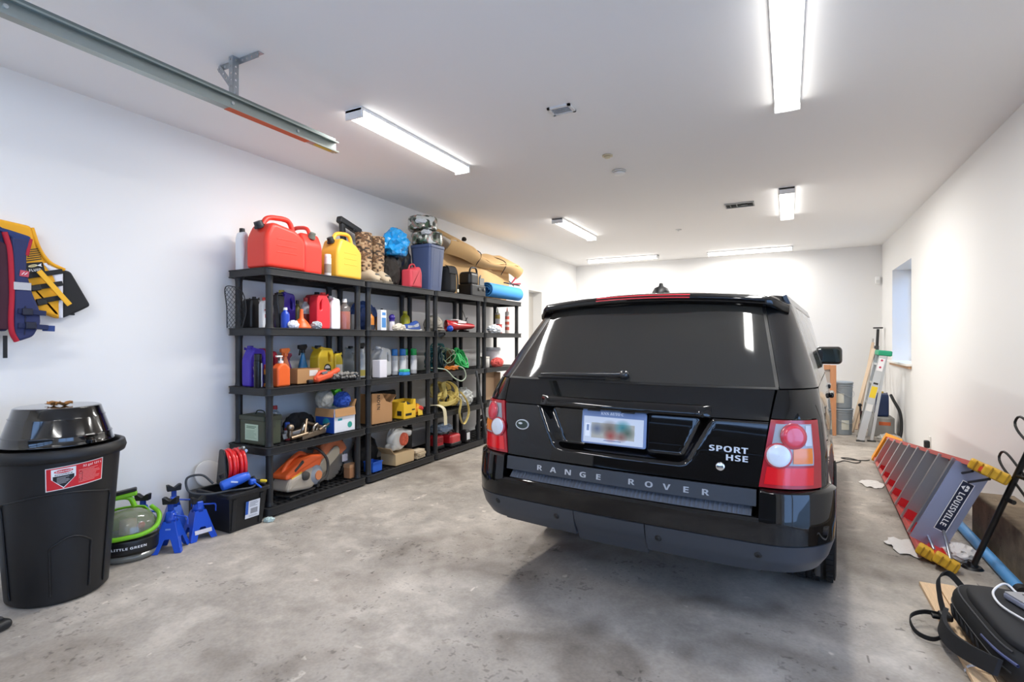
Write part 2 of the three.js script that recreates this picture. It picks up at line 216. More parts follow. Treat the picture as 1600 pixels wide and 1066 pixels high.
{ const gz = metal('#a8b1ad', 0.42), o = thing('door_track', 'galvanised garage door track hung below the ceiling', 'door track', [-2.74, 2.72, 0]), z1 = 1.45, z0 = -2.62, L = z1 - z0, zc = (z0 + z1) / 2;
  part(o, 'channel', [box(0.004, 0.07, L, -0.012, 0, zc), box(0.03, 0.004, L, 0.001, 0.035, zc), box(0.03, 0.004, L, 0.001, -0.035, zc), box(0.004, 0.009, L, 0.015, 0.032, zc), box(0.004, 0.01, L, 0.015, -0.032, zc), box(0.03, 0.003, L, -0.026, -0.03, zc)], gz);
  part(o, 'stiffening_angle', [box(0.004, 0.03, L, -0.016, 0.05, zc), box(0.035, 0.004, L, -0.032, 0.063, zc)], metal('#7e8886', 0.5));
  part(o, 'sticker', box(0.05, 0.0015, 0.55, -0.006, -0.0385, -2.1), M('#d8643c', 0.6), 'orange sticker strip'); part(o, 'sticker', box(0.03, 0.0015, 0.14, -0.006, -0.0385, -2.5), M('#d9b64a', 0.6), 'yellow sticker');
  for (const z of [-0.2, -0.9, -1.86, -2.3]) part(o, 'bolt', cyl(0.009, 0.009, 0.012, -0.006, 0.004, z, 0, 0, H, 8), metal('#d4d8d6', 0.3));
  const perf = (L2, n) => { const s = new THREE.Shape(); s.moveTo(-L2 / 2, -0.017); s.lineTo(L2 / 2, -0.017); s.lineTo(L2 / 2, 0.017); s.lineTo(-L2 / 2, 0.017); s.closePath(); for (let i = 0; i < n; i++) { const h = new THREE.Path(); h.absarc((i + 0.5) / n * L2 - L2 / 2, 0, 0.0065, 0, Math.PI * 2, true); s.holes.push(h); } return ext(s, 0.003, 0, 1, 4); };
  const b = metal('#aeb4b8', 0.4); part(o, 'hanger_rail', [at(perf(0.36, 9), -0.06, 0.28, -1.93, 0, 0, 0), at(perf(0.36, 9), -0.06, 0.297, -1.947, H, 0, 0)], b); part(o, 'hanger_post', [at(perf(0.27, 7), -0.065, 0.162, -1.89, 0, 0, H), at(perf(0.27, 7), -0.048, 0.162, -1.908, 0, H, H).clone()], b); part(o, 'hanger_brace', at(perf(0.25, 6), -0.14, 0.19, -1.92, 0, 0, -0.85), b); }
{ const o = thing('motion_sensor', 'small white alarm sensor high in the far right corner', 'sensor', [1.36, 2.42, ZB], 0); part(o, 'housing', rbox(0.075, 0.13, 0.05, 0.018, 0, 0, 0.026), M('#f4f4f2', 0.4)); part(o, 'window', rbox(0.05, 0.05, 0.012, 0.005, 0, -0.02, 0.05), M('#dddddb', 0.3)); }
{ const o = thing('wall_outlet', 'wall outlet with a black plug behind the lying stepladder', 'outlet', [XR, 0.22, -7.42], -H); part(o, 'cover_plate', rbox(0.075, 0.12, 0.008, 0.003, 0, 0.03, 0.0045), M('#eceae6', 0.4)); part(o, 'plug', [rbox(0.06, 0.085, 0.05, 0.014, 0, 0, 0.033), cyl(0.012, 0.008, 0.05, 0, -0.06, 0.035)], M('#17181a', 0.45)); }

// ------------------------------------------------------------------ the car (local: x right, y up, +z to the rear; built about the rear bumper)
const fontBold = await new FontLoader().loadAsync('fonts/droid/droid_sans_bold.typeface.json');
{
  const car = thing('car', 'black off-road car parked with its tailgate towards the viewer', 'car', [-0.756, 0, -2.566], -0.0747);
  const paint = M('#040405', 0.5, { specularIntensity: 0.08, clearcoat: 1, clearcoatRoughness: 0.03 }), satin = M('#33373d', 0.42), blackPl = M('#0b0c0d', 0.5), rubber = M('#101011', 0.75), chrome = metal('#e4e6e8', 0.12), silver = M('#c9ccd0', 0.3, { metalness: 0.6 });
  const tint = M('#5a5853', 0.06, { transmission: 0.72, thickness: 0, ior: 1.5 }), trim = M('#1c1d1f', 0.8);
  const wT = tab([[0.36, 0.82], [0.45, 0.875], [0.53, 0.9], [0.62, 0.905], [0.75, 0.905], [0.9, 0.9], [1.05, 0.885], [1.18, 0.86], [1.3, 0.825], [1.45, 0.775], [1.58, 0.728], [1.62, 0.71], [1.7, 0.68]]);
  const rT = tab([[0.36, 0.18], [0.53, 0.22], [0.75, 0.22], [0.9, 0.2], [1.05, 0.19], [1.18, 0.15], [1.3, 0.13], [1.6, 0.11]]);
  const zT = tab([[0.36, -0.02], [0.45, 0.03], [0.53, 0.05], [0.62, 0.05], [0.75, 0.032], [0.9, 0.018], [1.04, 0.0], [1.18, -0.06], [1.3, -0.165], [1.45, -0.3], [1.6, -0.435], [1.7, -0.5]]);
  const BOW = 0.05;
  // rear outline: u 0..1 across the back, 1..2 round the corner; off = outwards
  const rear = (u, y, side = 1, off = 0) => {
    const w = wT(y) + off, r = rT(y) + off, z = zT(y) + off; let x, zz;
    if (u <= 1) { x = u * (w - r); zz = z; } else { const a = (u - 1) * H; x = w - r + r * Math.sin(a); zz = z - r + r * Math.cos(a); }
    return V(side * x, y, zz - BOW * (x / w) ** 2 - 0.1 * sstep(1.05, 1.25, y) * (x / w) ** 6);
  };
  const uOf = (x, y) => { const w = wT(y), r = rT(y); return x <= w - r ? x / (w - r) : 1 + Math.asin(clamp((x - w + r) / r, 0, 1)) / H; };
  const normalAt = (u, y, s = 1) => { const a = rear(u - 0.01, y, s), b = rear(u + 0.01, y, s), c = rear(u, y - 0.01, s), d = rear(u, y + 0.01, s); const n = b.sub(a).cross(d.sub(c)).normalize(); return n.z < 0 && u < 1 ? n.negate() : s < 0 ? n.negate() : n; };
  // panel between x0(y), x1(y) in metres across the full back, or round one corner in u
  const backPanel = (x0, x1, y0, y1, off, thick, nu = 48, nv = 10, bend = null) => shell((s, t) => { const y = lerp(typeof y0 === 'function' ? y0(s) : y0, typeof y1 === 'function' ? y1(s) : y1, t), x = lerp(typeof x0 === 'function' ? x0(y) : x0, typeof x1 === 'function' ? x1(y) : x1, s); const p = rear(uOf(Math.abs(x), y), y, Math.sign(x) || 1, off); if (bend) p.z += bend(x, y); return p; }, nu, nv, thick);
  const cornerPanel = (side, u0, u1, y0, y1, off, thick, nu = 22, nv = 12) => shell((s, t) => { const y = lerp(y0, y1, t), u = lerp(typeof u0 === 'function' ? u0(y) : u0, typeof u1 === 'function' ? u1(y) : u1, s); return rear(u, y, side, off); }, nu, nv, thick, side < 0);
  const domeOn = (u, y, side, r, h, off) => { const p = rear(u, y, side, off), n = normalAt(u, y, side), g = lathe([[r, 0], [r * 0.96, h * 0.5], [r * 0.7, h * 0.9], [0.001, h]], 24); g.applyQuaternion(new THREE.Quaternion().setFromUnitVectors(V(0, 1, 0), n)); g.translate(p.x, p.y, p.z); return g; };

  // --- tailgate
  const edge = tab([[0.66, 0.632], [0.75, 0.645], [1.04, 0.682], [1.18, 0.7]]);
  const gate = part(car, 'tailgate', [
    backPanel((y) => -edge(y), edge, 0.757, 1.04, 0, 0.02, 96, 40, (x, y) => { const half = lerp(0.345, 0.455, clamp((y - 0.82) / 0.22)); return -0.05 * sstep(half + 0.005, half - 0.06, Math.abs(x)) * sstep(0.812, 0.86, y) - 0.002 * sstep(1.03, 1.04, y); }),
    backPanel((y) => -edge(y), edge, 1.046, 1.176, 0.004, 0.02, 64, 10)], paint);
  part(gate, 'grip_bar', shell((s, t) => { const x = lerp(-0.445, 0.445, s), e = sstep(0.445, 0.4, Math.abs(x)), a = t * Math.PI, y = 1.07 + 0.027 * -Math.cos(a); const p = rear(uOf(Math.abs(x), y), y, Math.sign(x) || 1, 0.002 + (0.006 + 0.022 * e) * Math.sin(a) ** 0.6); return p; }, 48, 12, 0.004), paint);
  const band = part(gate, 'name_band', backPanel(-0.64, 0.64, 0.68, 0.75, 0.012, 0.03, 40, 6), satin);
  'RANGE ROVER'.split('').forEach((ch, i) => { if (ch === ' ') return; const x = -0.445 + i * 0.0855, g = new TextGeometry(ch, { font: fontBold, size: 0.027, depth: 0.005, curveSegments: 4 }); g.scale(1.55, 1, 1); g.computeBoundingBox(); g.translate(-g.boundingBox.max.x / 2, 0, 0); const p = rear(uOf(Math.abs(x + 0.02), 0.705), 0.705, Math.sign(x + 0.02) || 1, 0.012); part(band, 'letter', at(g, x + 0.02, 0.698, p.z - 0.003, -0.1, (x) * 0.14, 0), silver); });
  { const put = (txt, x, y) => { const g = new TextGeometry(txt, { font: fontBold, size: 0.026, depth: 0.005, curveSegments: 4 }); g.scale(1.5, 1, 1); g.computeBoundingBox(); g.translate(-g.boundingBox.max.x, 0, 0); const p = rear(uOf(x - 0.06, y), y, 1, 0); part(gate, 'lettering', at(g, x, y, p.z - 0.006, -0.1, 0.08, 0), M('#d4d7db', 0.3, { metalness: 0.25 })); }; put('SPORT', 0.603, 0.896); put('HSE', 0.603, 0.86); }
  { const n = normalAt(0.8, 0.928, -1), p = rear(uOf(0.556, 0.928), 0.928, -1, 0.001), q = new THREE.Quaternion().setFromUnitVectors(V(0, 0, 1), V(n.x, n.y, Math.abs(n.z))), el = (rx, ry, d, z) => { const g = plain(new THREE.CylinderGeometry(1, 1, 1, 28)); g.rotateX(H); g.scale(rx, ry, d); g.translate(0, 0, z); g.applyQuaternion(q); g.translate(p.x, p.y, p.z); return g; };
    const b = part(gate, 'badge', el(0.044, 0.028, 0.006, 0.002), silver); part(b, 'badge_field', el(0.038, 0.0225, 0.005, 0.0035), M('#23332c', 0.35)); part(b, 'badge_script', [el(0.013, 0.006, 0.004, 0.0052), el(0.014, 0.004, 0.003, 0.0052)].map((g, i) => g.translate(i ? 0.012 : -0.01, i ? -0.008 : 0.006, 0)), silver); }
  part(gate, 'release_button', [domeOn(uOf(0.49, 0.83), 0.83, 1, 0.02, 0.008, 0.001)], chrome); 
  // licence plate in the recess
  { const pz = zT(0.95) - 0.05, px = -0.03, frame = part(gate, 'plate_frame', at(ext(rrect(0.345, 0.175, 0.014, -0.0875), 0.012, 0.004), px, 0.95, pz + 0.016, -0.12), M('#7d8fb4', 0.35, { metalness: 0.2 }));
    const pt = canvasTex(512, 256, (g, w, h) => { g.fillStyle = '#d9dde4'; g.fillRect(0, 0, w, h);  const blob = (x, y, r, c) => { const q = g.createRadialGradient(x, y, 0, x, y, r); q.addColorStop(0, c); q.addColorStop(1, c.slice(0, 7) + '00'); g.fillStyle = q; g.fillRect(x - r, y - r, 2 * r, 2 * r); }; g.fillStyle = '#b9b4a6'; g.fillRect(70, 60, 370, 150); blob(120, 120, 70, '#5f6a80ff'); blob(230, 110, 90, '#6d6256ff'); blob(340, 90, 80, '#2e7f86ff'); blob(380, 140, 70, '#51604fff'); blob(240, 180, 70, '#a4473cff'); blob(330, 180, 60, '#8a5a50ff'); g.fillStyle = '#f4f6fa'; g.fillRect(14, 70, 44, 130); g.fillStyle = '#8897b5'; g.fillRect(26, 84, 22, 60); g.fillStyle = '#5a6c97'; g.font = 'bold 20px sans-serif'; g.fillRect(180, 226, 150, 6); });
    sheet(frame, 'plate', 0.318, 0.132, pt, [px, 0.938, pz + 0.0242], [-0.12, 0, 0], 0.35);
    const nt = canvasTex(512, 64, (g, w, h) => { g.fillStyle = '#7d8fb4'; g.fillRect(0, 0, w, h); g.fillStyle = '#f5f7fb'; g.font = 'bold 46px serif'; g.textAlign = 'center'; g.fillText("KNN AUTO C", w / 2, 48); }); sheet(frame, 'frame_lettering', 0.21, 0.0262, nt, [px - 0.005, 1.0225, pz + 0.0165], [-0.12, 0, 0], 0.4);
    for (const s of [-1, 1]) part(gate, 'plate_lamp', rbox(0.07, 0.008, 0.014, 0.003, px + s * 0.09, 1.041, pz + 0.05), blackPl); }
  // --- rear glass, wiper
  const gEdge = tab([[1.18, 0.702], [1.6, 0.598]]);
  const glass = part(car, 'rear_window', backPanel((y) => -gEdge(y), gEdge, 1.188, 1.64, 0.002, 0.004, 48, 14), tint); part(glass, 'window_seal', [backPanel((y) => -gEdge(y) - 0.012, (y) => gEdge(y) + 0.012, 1.177, 1.188, 0.001, 0.006, 48, 2), backPanel((y) => -gEdge(y) - 0.014, (y) => -gEdge(y), 1.188, 1.6, 0.001, 0.005, 2, 14), backPanel(gEdge, (y) => gEdge(y) + 0.014, 1.188, 1.6, 0.001, 0.005, 2, 14)], blackPl);
  { const A = (x, y, o) => { const p = rear(uOf(Math.abs(x), y), y, Math.sign(x) || 1, o); return [p.x, p.y, p.z]; }; const w = part(car, 'rear_wiper', [shell((s, t) => { const x = lerp(-0.48, -0.005, s), y = lerp(1.208, 1.222, s), h = lerp(0.005, 0.017, s), a = t * Math.PI * 2; const p = rear(uOf(Math.abs(x), y), y, -1, 0.022 + 0.01 * s); return V(p.x, p.y + h * Math.cos(a), p.z + h * 0.6 * Math.sin(a)); }, 16, 10, 0), lathe([[0.022, -0.02], [0.024, 0], [0.018, 0.018], [0.001, 0.02]]).rotateX(H * 0.65).translate(...A(0.01, 1.222, 0.026))], M('#131519', 0.3, { clearcoat: 0.5 })); part(w, 'wiper_blade', shell((s, t) => { const x = lerp(-0.5, -0.09, s), y = 1.196 + 0.004 * s + (t - 0.5) * 0.01; return rear(uOf(-x, y), y, -1, 0.013); }, 12, 2, 0.009), rubber); }
  // --- bumper
  const bump = part(car, 'rear_bumper', [backPanel(-0.66, 0.66, 0.532, 0.622, 0.03, 0.03, 60, 6), shell((s, t) => { const x = lerp(-0.655, 0.655, s), p = rear(uOf(Math.abs(x), 0.622), 0.622, Math.sign(x) || 1, 0.03); return V(p.x, 0.622 + 0.016 * Math.sin(t * H), p.z - 0.022 * t); }, 40, 4, 0.004),
    ...[-1, 1].flatMap((s) => [cornerPanel(s, (y) => uOf(0.652, y), 2, 0.532, 0.745, 0.028, 0.03), shell((a, t) => { const u = lerp(uOf(0.652, 0.745), 2, a), p = rear(u, 0.745, s, 0.028), n = normalAt(Math.min(u, 1.99), 0.745, s); n.y = 0; n.normalize(); return p.addScaledVector(n, -0.085 * t).add(V(0, 0.013 * Math.sin(Math.min(1, t * 3) * H), 0)); }, 20, 8, 0.004, s < 0), shell((a, t) => { const y = lerp(0.625, 0.757, t), p = rear(uOf(0.652, y), y, s, 0.027); return V(s * 0.652, y, p.z - 0.09 * a); }, 4, 4, 0.006, s > 0)])], paint);
  part(bump, 'lower_valance', [backPanel(-0.205, -0.75, 0.39, 0.527, 0.03, 0.03, 20, 8).clone(), backPanel(-0.655, -0.21, 0.392, 0.527, 0.03, 0.03, 24, 8), backPanel(0.165, 0.655, 0.392, 0.527, 0.03, 0.03, 24, 8), ...[-1, 1].map((s) => cornerPanel(s, (y) => uOf(0.65, y), 2, 0.4, 0.527, 0.03, 0.03))].slice(1), satin);
  part(bump, 'tow_cover', backPanel(-0.205, 0.16, 0.365, 0.527, 0.032, 0.03, 24, 8, (x, y) => -0.012 * sstep(0.5, 0.42, y)), satin);
  for (const [x, y] of [[-0.69, 0.492], [-0.31, 0.478], [0.225, 0.47], [0.65, 0.478]]) part(bump, 'parking_sensor', [domeOn(uOf(Math.abs(x), y), y, Math.sign(x), 0.016, 0.004, 0.03), domeOn(uOf(Math.abs(x), y), y, Math.sign(x), 0.01, 0.006, 0.03)], blackPl);
  part(bump, 'step_pad', shell((s, t) => { const x = lerp(-0.62, 0.62, s), p = rear(uOf(Math.abs(x), 0.64), 0.64, Math.sign(x) || 1, 0); const rib = 0.004 * Math.max(0, Math.sin(s * 62 * Math.PI * 2)) * sstep(0, 0.1, t) * sstep(1, 0.9, t); return V(p.x, 0.63 + 0.052 * t + rib, p.z + 0.012 - 0.058 * t); }, 620, 6, 0.006), M('#555a63', 0.55), 'ribbed grey step pad');
  part(car, 'exhaust_tip', [at(lathe([[0.026, 0], [0.03, 0.005], [0.03, 0.12], [0.026, 0.12]]), 0.63, 0.372, -0.33, H, 0, 0)], metal('#b9a99c', 0.4)); part(car, 'exhaust_tip', [at(lathe([[0.026, 0], [0.03, 0.005], [0.03, 0.12], [0.026, 0.12]]), -0.63, 0.372, -0.33, H, 0, 0)], metal('#b9a99c', 0.4));
  // --- tail lights
  for (const s of [-1, 1]) {
    const inner = (d) => (y) => uOf(lerp(0.648, 0.69, (y - 0.765) / 0.28) + d, y), tl = part(car, 'tail_light', cornerPanel(s, inner(0), 1.66, 0.763, 1.052, 0.006, 0.03, 24, 14), gloss('#a80d1c', 0.25));
    part(tl, 'lamp_field', cornerPanel(s, inner(0.022), 1.52, 0.862, 1.036, 0.0085, 0.004, 20, 10), gloss('#9c9da2', 0.3), 'silver lamp field');
    part(tl, 'brake_lens', cornerPanel(s, inner(0.018), 1.52, 0.778, 0.852, 0.0085, 0.004, 20, 6), gloss('#e0141c', 0.15), 'bright red lower lens');
    const c1 = uOf(0.775, 0.985), c2 = uOf(0.722, 0.902);
    part(tl, 'turn_lens', cornerPanel(s, (y) => uOf(0.775, y), 1.5, 0.87, 0.935, 0.011, 0.006, 12, 6), gloss('#e8791d', 0.2), 'amber turn lens'); part(tl, 'clear_lens', cornerPanel(s, (y) => uOf(0.815, y), 1.5, 0.945, 1.03, 0.011, 0.005, 10, 6), gloss('#c9c9cc', 0.15));
    part(tl, 'round_lens', domeOn(c1, 0.985, s, 0.048, 0.015, 0.008), gloss('#d63a4a', 0.12), 'red round lens'); part(tl, 'lens_ring', [domeOn(c1, 0.985, s, 0.056, 0.01, 0.008), domeOn(c2, 0.902, s, 0.055, 0.01, 0.008)], gloss('#b33a44', 0.2)); part(tl, 'round_lens', domeOn(c2, 0.902, s, 0.049, 0.015, 0.008), gloss('#d6dae0', 0.12), 'clear round lens');
    // quarter panel over the lamp and pillar beside the glass
    part(car, 'rear_quarter', [cornerPanel(s, (y) => uOf(lerp(0.69, 0.71, (y - 1.05) / 0.13) , y), 2, 1.056, 1.176, 0, 0.02, 22, 10), cornerPanel(s, 1.665, 2, 0.757, 1.056, 0, 0.02, 8, 10)], paint);
    part(car, 'rear_pillar', [cornerPanel(s, (y) => uOf(gEdge(y) + 0.016, y), 2, 1.182, 1.635, 0.002, 0.02, 20, 16), shell((a, t) => { const y = lerp(1.182, 1.62, t), p = rear(2, y, s, 0.002); return V(p.x, y, p.z - a * lerp(0.42, 0.3, t)); }, 8, 12, 0.02, s < 0)], M('#0d0f12', 0.3, { specularIntensity: 0.5, clearcoat: 0.8, clearcoatRoughness: 0.12 }));
  }
  // --- roof, spoiler
  const roofY = (x, z) => 1.672 - 0.035 * (x / 0.7) ** 2 - 0.05 * sstep(0.6, 0.715, Math.abs(x)) - 0.05 * sstep(-1.9, -2.9, z) - 0.012 * sstep(-0.9, -0.4, z);
  part(car, 'roof', shell((s, t) => { const x = lerp(-0.718, 0.718, s), z = lerp(-2.62, -0.56 - 0.05 * (x / 0.7) ** 2, t); return V(x, roofY(x, z), z); }, 40, 24, 0.03, true), paint);
  const spoil = part(car, 'roof_spoiler', shell((s, t) => { const x = lerp(-0.722, 0.722, s), k = (x / 0.66) ** 2, e = sstep(0.64, 0.73, Math.abs(x)), P = [[-0.555, 1.668], [-0.45, 1.662], [-0.4, 1.654], [-0.382, 1.64], [-0.385, 1.618], [-0.405, 1.606], [-0.45, 1.603], [-0.5, 1.625]], f = t * 7, i = Math.min(6, Math.floor(f)), g = f - i; return V(x, lerp(P[i][1], P[i + 1][1], g) - 0.037 * k - 0.035 * e, lerp(P[i][0], P[i + 1][0], g) - 0.06 * k - 0.08 * e); }, 56, 28, 0.004), paint);
  part(spoil, 'brake_light', shell((s, t) => { const x = lerp(-0.28, 0.26, s), k = (x / 0.66) ** 2; return V(x, lerp(1.632, 1.654, t) - 0.037 * k, -0.377 - 0.06 * k - 0.016 * t * t); }, 20, 4, 0.008), gloss('#d2303c', 0.25), 'red high brake light');
  { const a = part(car, 'antenna_pod', [lathe([[0.06, 0], [0.057, 0.05], [0.042, 0.085], [0.016, 0.098], [0.011, 0.118], [0.001, 0.122]]).scale(1, 1, 1.7).translate(-0.07, 1.66, -1.0)], blackPl); part(a, 'antenna_base', at(lathe([[0.055, 0], [0.055, 0.008], [0.04, 0.009]]), -0.07, 1.664, -1.0), rubber); }
  // --- sides with wheel arches
  const zw = [-1.09, -3.69], RA = 0.405, yw = 0.34, ZFr = -4.45;
  const low = (z) => { let y = 0.33; for (const c of zw) { const d = Math.abs(z - c); if (d < RA) y = Math.max(y, yw + Math.sqrt(RA * RA - d * d)); } return y; };
  const tp = (z, y) => (0.055 * sstep(-1.5, -3.3, z) + 0.03 * sstep(-3.4, -4.4, z)) * clamp((1.62 - y) / 0.4);
  for (const s of [-1, 1]) {
    const sidePt = (z, y, off = 0) => V(s * (wT(Math.max(y, 0.4)) + off + 0.012 * Math.max(0, 1 - Math.min(...zw.map((c) => Math.abs(Math.hypot(z - c, y - yw) - RA - 0.02))) / 0.06) - tp(z, y)), y, z);
    const mk = (z0, z1, y1, n) => shell((a, t) => { const z = lerp(z0, z1, a), yl = low(z), top = typeof y1 === 'function' ? y1(z) : y1, y = lerp(yl, top, t), pr = rear(2, clamp(y, 0.4, 1.17), s, y < 0.75 ? 0.028 : 0); const p = sidePt(z, y); if (z0 > -0.5) { const k = Math.max(0, 1 - a * 4); p.z = lerp(p.z, pr.z, k); p.x = lerp(p.x, pr.x, k); } return p; }, n, 16, 0.02, s < 0);
    const shoulder = (z) => 1.176 - 0.06 * sstep(-3.0, -4.45, z);
    part(car, 'rear_fender', mk(-0.3, -1.52, shoulder, 48), paint); const d1 = part(car, 'door', mk(-1.53, -2.28, shoulder, 12), paint), d2 = part(car, 'door', mk(-2.29, -3.24, shoulder, 14), paint); part(car, 'front_fender', mk(-3.25, -4.3, shoulder, 44), paint);
    for (const [d, z] of [[d1, -1.68], [d2, -2.45]]) part(d, 'door_handle', [rbox(0.03, 0.035, 0.2, 0.012, s * (0.9 - tp(z, 1.03)), 1.03, z)], paint);
    for (const c of zw) { const o = part(car, 'arch_liner', shell((a, t) => { const g = lerp(-0.1, Math.PI + 0.1, a); return V(s * lerp(0.56, c < -3 ? 0.82 : 0.89, t), yw + (RA - 0.004) * Math.sin(g), c + (RA - 0.004) * Math.cos(g)); }, 24, 2, 0.01, s > 0), blackPl); }
    const win = (z0, z1) => shell((a, t) => { const y = lerp(1.182, 1.6, t), z = lerp(lerp(z0[0], z1[0], a), lerp(z0[1], z1[1], a), t); return V(s * (wT(y) - tp(z, y)), y, z); }, 12, 8, 0.005, s < 0);
    part(car, 'side_window', win([-0.665, -0.87], [-1.5, -1.5]), tint); part(car, 'side_window', win([-1.56, -1.56], [-2.24, -2.2]), tint); part(car, 'side_window', win([-2.32, -2.28], [-3.02, -2.62]), tint);
    part(car, 'window_pillar', [win([-1.5, -1.5], [-1.56, -1.56]), win([-2.24, -2.2], [-2.32, -2.28]), win([-3.02, -2.62], [-3.1, -2.7]), shell((a, t) => { const z = lerp(-0.62, -2.75, a), y = lerp(1.595, 1.64, t); return V(s * (wT(y) + 0.003), y, z); }, 8, 3, 0.02, s < 0)], M('#0d0f12', 0.3, { specularIntensity: 0.5, clearcoat: 0.8, clearcoatRoughness: 0.12 }));
    { const m = part(car, 'door_mirror', [rbox(0.205, 0.15, 0.1, 0.035, s * 0.862, 1.268, -2.74), beam([s * 0.74, 1.22, -2.78], [s * 0.85, 1.23, -2.75], 0.05, 0.05)], M('#0c0d0f', 0.35, { clearcoat: 0.6 })); part(m, 'mirror_glass', at(ext(rrect(0.172, 0.115, 0.03, -0.0575), 0.006, 0.002), s * 0.864, 1.268, -2.688, 0, -s * 0.12, 0), metal('#5c625c', 0.08)); }
    // wheels
    for (const c of zw) {
      const grooves = []; for (let i = 0; i <= 24; i++) { const t = i / 24, x = lerp(-0.115, 0.115, t); grooves.push([0.352 - 0.02 * Math.abs(t - 0.5) ** 3 * 8 - ([4, 5, 10, 14, 19, 20].includes(i) ? 0.009 : 0), x]); }
      const tg = lathe([[0.235, -0.1], [0.27, -0.125], [0.31, -0.13], [0.338, -0.124], ...grooves, [0.338, 0.124], [0.31, 0.13], [0.27, 0.125], [0.235, 0.1]], 64), x = s * (c < -3 ? 0.745 : 0.8);
      const wh = part(car, 'wheel', [at(lathe([[0.06, 0.05], [0.19, 0.03], [0.205, 0.06], [0.235, 0.1], [0.242, 0.105], [0.235, 0.085], [0.225, -0.1]], 40), x, yw + 0.012, c, 0, 0, -s * H), ...Array.from({ length: 10 }, (_, k) => { const a = k * Math.PI / 5; return beam([x + s * 0.055, yw + 0.012 + 0.04 * Math.sin(a), c + 0.04 * Math.cos(a)], [x + s * 0.075, yw + 0.012 + 0.215 * Math.sin(a), c + 0.215 * Math.cos(a)], 0.035, 0.03, [s, 0, 0]); })], metal('#a9adb0', 0.3));
      part(wh, 'tyre', at(tg, x, 0.352, c, 0, 0, H), rubber); const blocks = []; for (let k = 0; k < 60; k++) { const a = k / 60 * Math.PI * 2; for (const q of [-0.1, 0.1, 0.035, -0.035]) blocks.push(at(new THREE.BoxGeometry(0.032, 0.006, 0.028), x + q, 0.352 + (0.3525 - (Math.abs(q) > 0.05 ? 0.004 : 0)) * Math.cos(a), c + (0.3525 - (Math.abs(q) > 0.05 ? 0.004 : 0)) * Math.sin(a), a, 0, 0)); } part(wh, 'tread', blocks.map((g) => g), rubber).userData.kind = 'stuff';
    }
  }
  // --- floor pan, front, bonnet, windscreen
  part(car, 'underbody', [rbox(1.14, 0.14, 4.1, 0.03, 0, 0.42, -2.25), rbox(1.66, 0.12, 1.62, 0.03, 0, 0.42, -2.38), rod([-0.7, 0.34, -1.09], [0.7, 0.34, -1.09], 0.05), rbox(0.5, 0.12, 0.3, 0.05, -0.1, 0.34, -0.45), box(1.4, 0.16, 0.1, 0, 0.47, -0.12)], blackPl);
  const front = (u, y, s) => { const w = wT(Math.max(y, 0.4)) - 0.06, r = 0.3; let x, z; if (u <= 1) { x = u * (w - r); z = ZFr; } else { const a = (u - 1) * H; x = w - r + r * Math.sin(a); z = ZFr + r - r * Math.cos(a); } return V(s * x, y, z - 0.05 + 0.05 * (x / w) ** 2 + 0.06 * sstep(0.7, 1.1, y) - 0.02 + (u > 1.5 ? 0.02 * (u - 1.5) * 2 : 0)); };
  for (const s of [-1, 1]) part(car, 'front_bumper', shell((a, t) => front(a * 2, lerp(0.34, 0.72, t), s), 20, 8, 0.02, s > 0), paint);
  part(car, 'grille', [...Array.from({ length: 3 }, (_, k) => shell((a, t) => { const x = lerp(-0.5, 0.5, a); return front(Math.abs(x) / 0.53, 0.76 + k * 0.09 + t * 0.05, Math.sign(x) || 1).add(V(0, 0, -0.01)); }, 16, 2, 0.01, true)), box(1.1, 0.34, 0.03, 0, 0.86, ZFr + 0.05)], M('#8d9195', 0.35, { metalness: 0.7 }));
  for (const s of [-1, 1]) part(car, 'headlight', shell((a, t) => front(lerp(0.95, 1.75, a), lerp(0.76, 1.0, t), s), 10, 6, 0.03, s > 0), gloss('#c6cace', 0.12));
  part(car, 'bonnet', shell((a, t) => { const x = lerp(-0.8, 0.8, a), z = lerp(-3.1, -4.42 + 0.12 * (x / 0.8) ** 2, t); return V(x, 1.16 - 0.06 * t - 0.09 * t * t * t - 0.04 * (x / 0.8) ** 4 + 0.02 * sstep(0.45, 0.55, Math.abs(x)), z); }, 30, 16, 0.02, false), paint);
  part(car, 'windscreen', shell((a, t) => { const k = lerp(-1, 1, a), y = lerp(1.17, 1.62, t), w = lerp(0.78, 0.64, t); return V(k * w, y, lerp(-3.12, -2.62, t) + 0.08 * k * k); }, 20, 8, 0.005, true), M('#dfe6e2', 0.03, { transmission: 1, thickness: 0 }));
  // --- cabin
  const leather = M('#1d1c1b', 0.6);
  const headrest = (x, y, z) => [rbox(0.27, 0.17, 0.1, 0.045, x, y, z), rod([x - 0.05, y - 0.16, z], [x - 0.05, y - 0.05, z], 0.007), rod([x + 0.05, y - 0.16, z], [x + 0.05, y - 0.05, z], 0.007)];
  for (const x of [-0.37, 0.37]) { const st = part(car, 'front_seat', [rbox(0.5, 0.14, 0.52, 0.05, x, 0.62, -2.5), rbox(0.5, 0.62, 0.13, 0.06, x, 0.97, -2.22, -0.16)], leather); part(st, 'headrest', headrest(x, 1.37, -2.15), leather); }
  const bench = part(car, 'rear_seat', [rbox(1.3, 0.14, 0.5, 0.05, 0, 0.66, -1.65), rbox(1.32, 0.56, 0.13, 0.06, 0, 0.98, -1.38, -0.2)], leather); for (const x of [-0.42, 0, 0.42]) part(bench, 'headrest', headrest(x, 1.31, -1.3), leather);
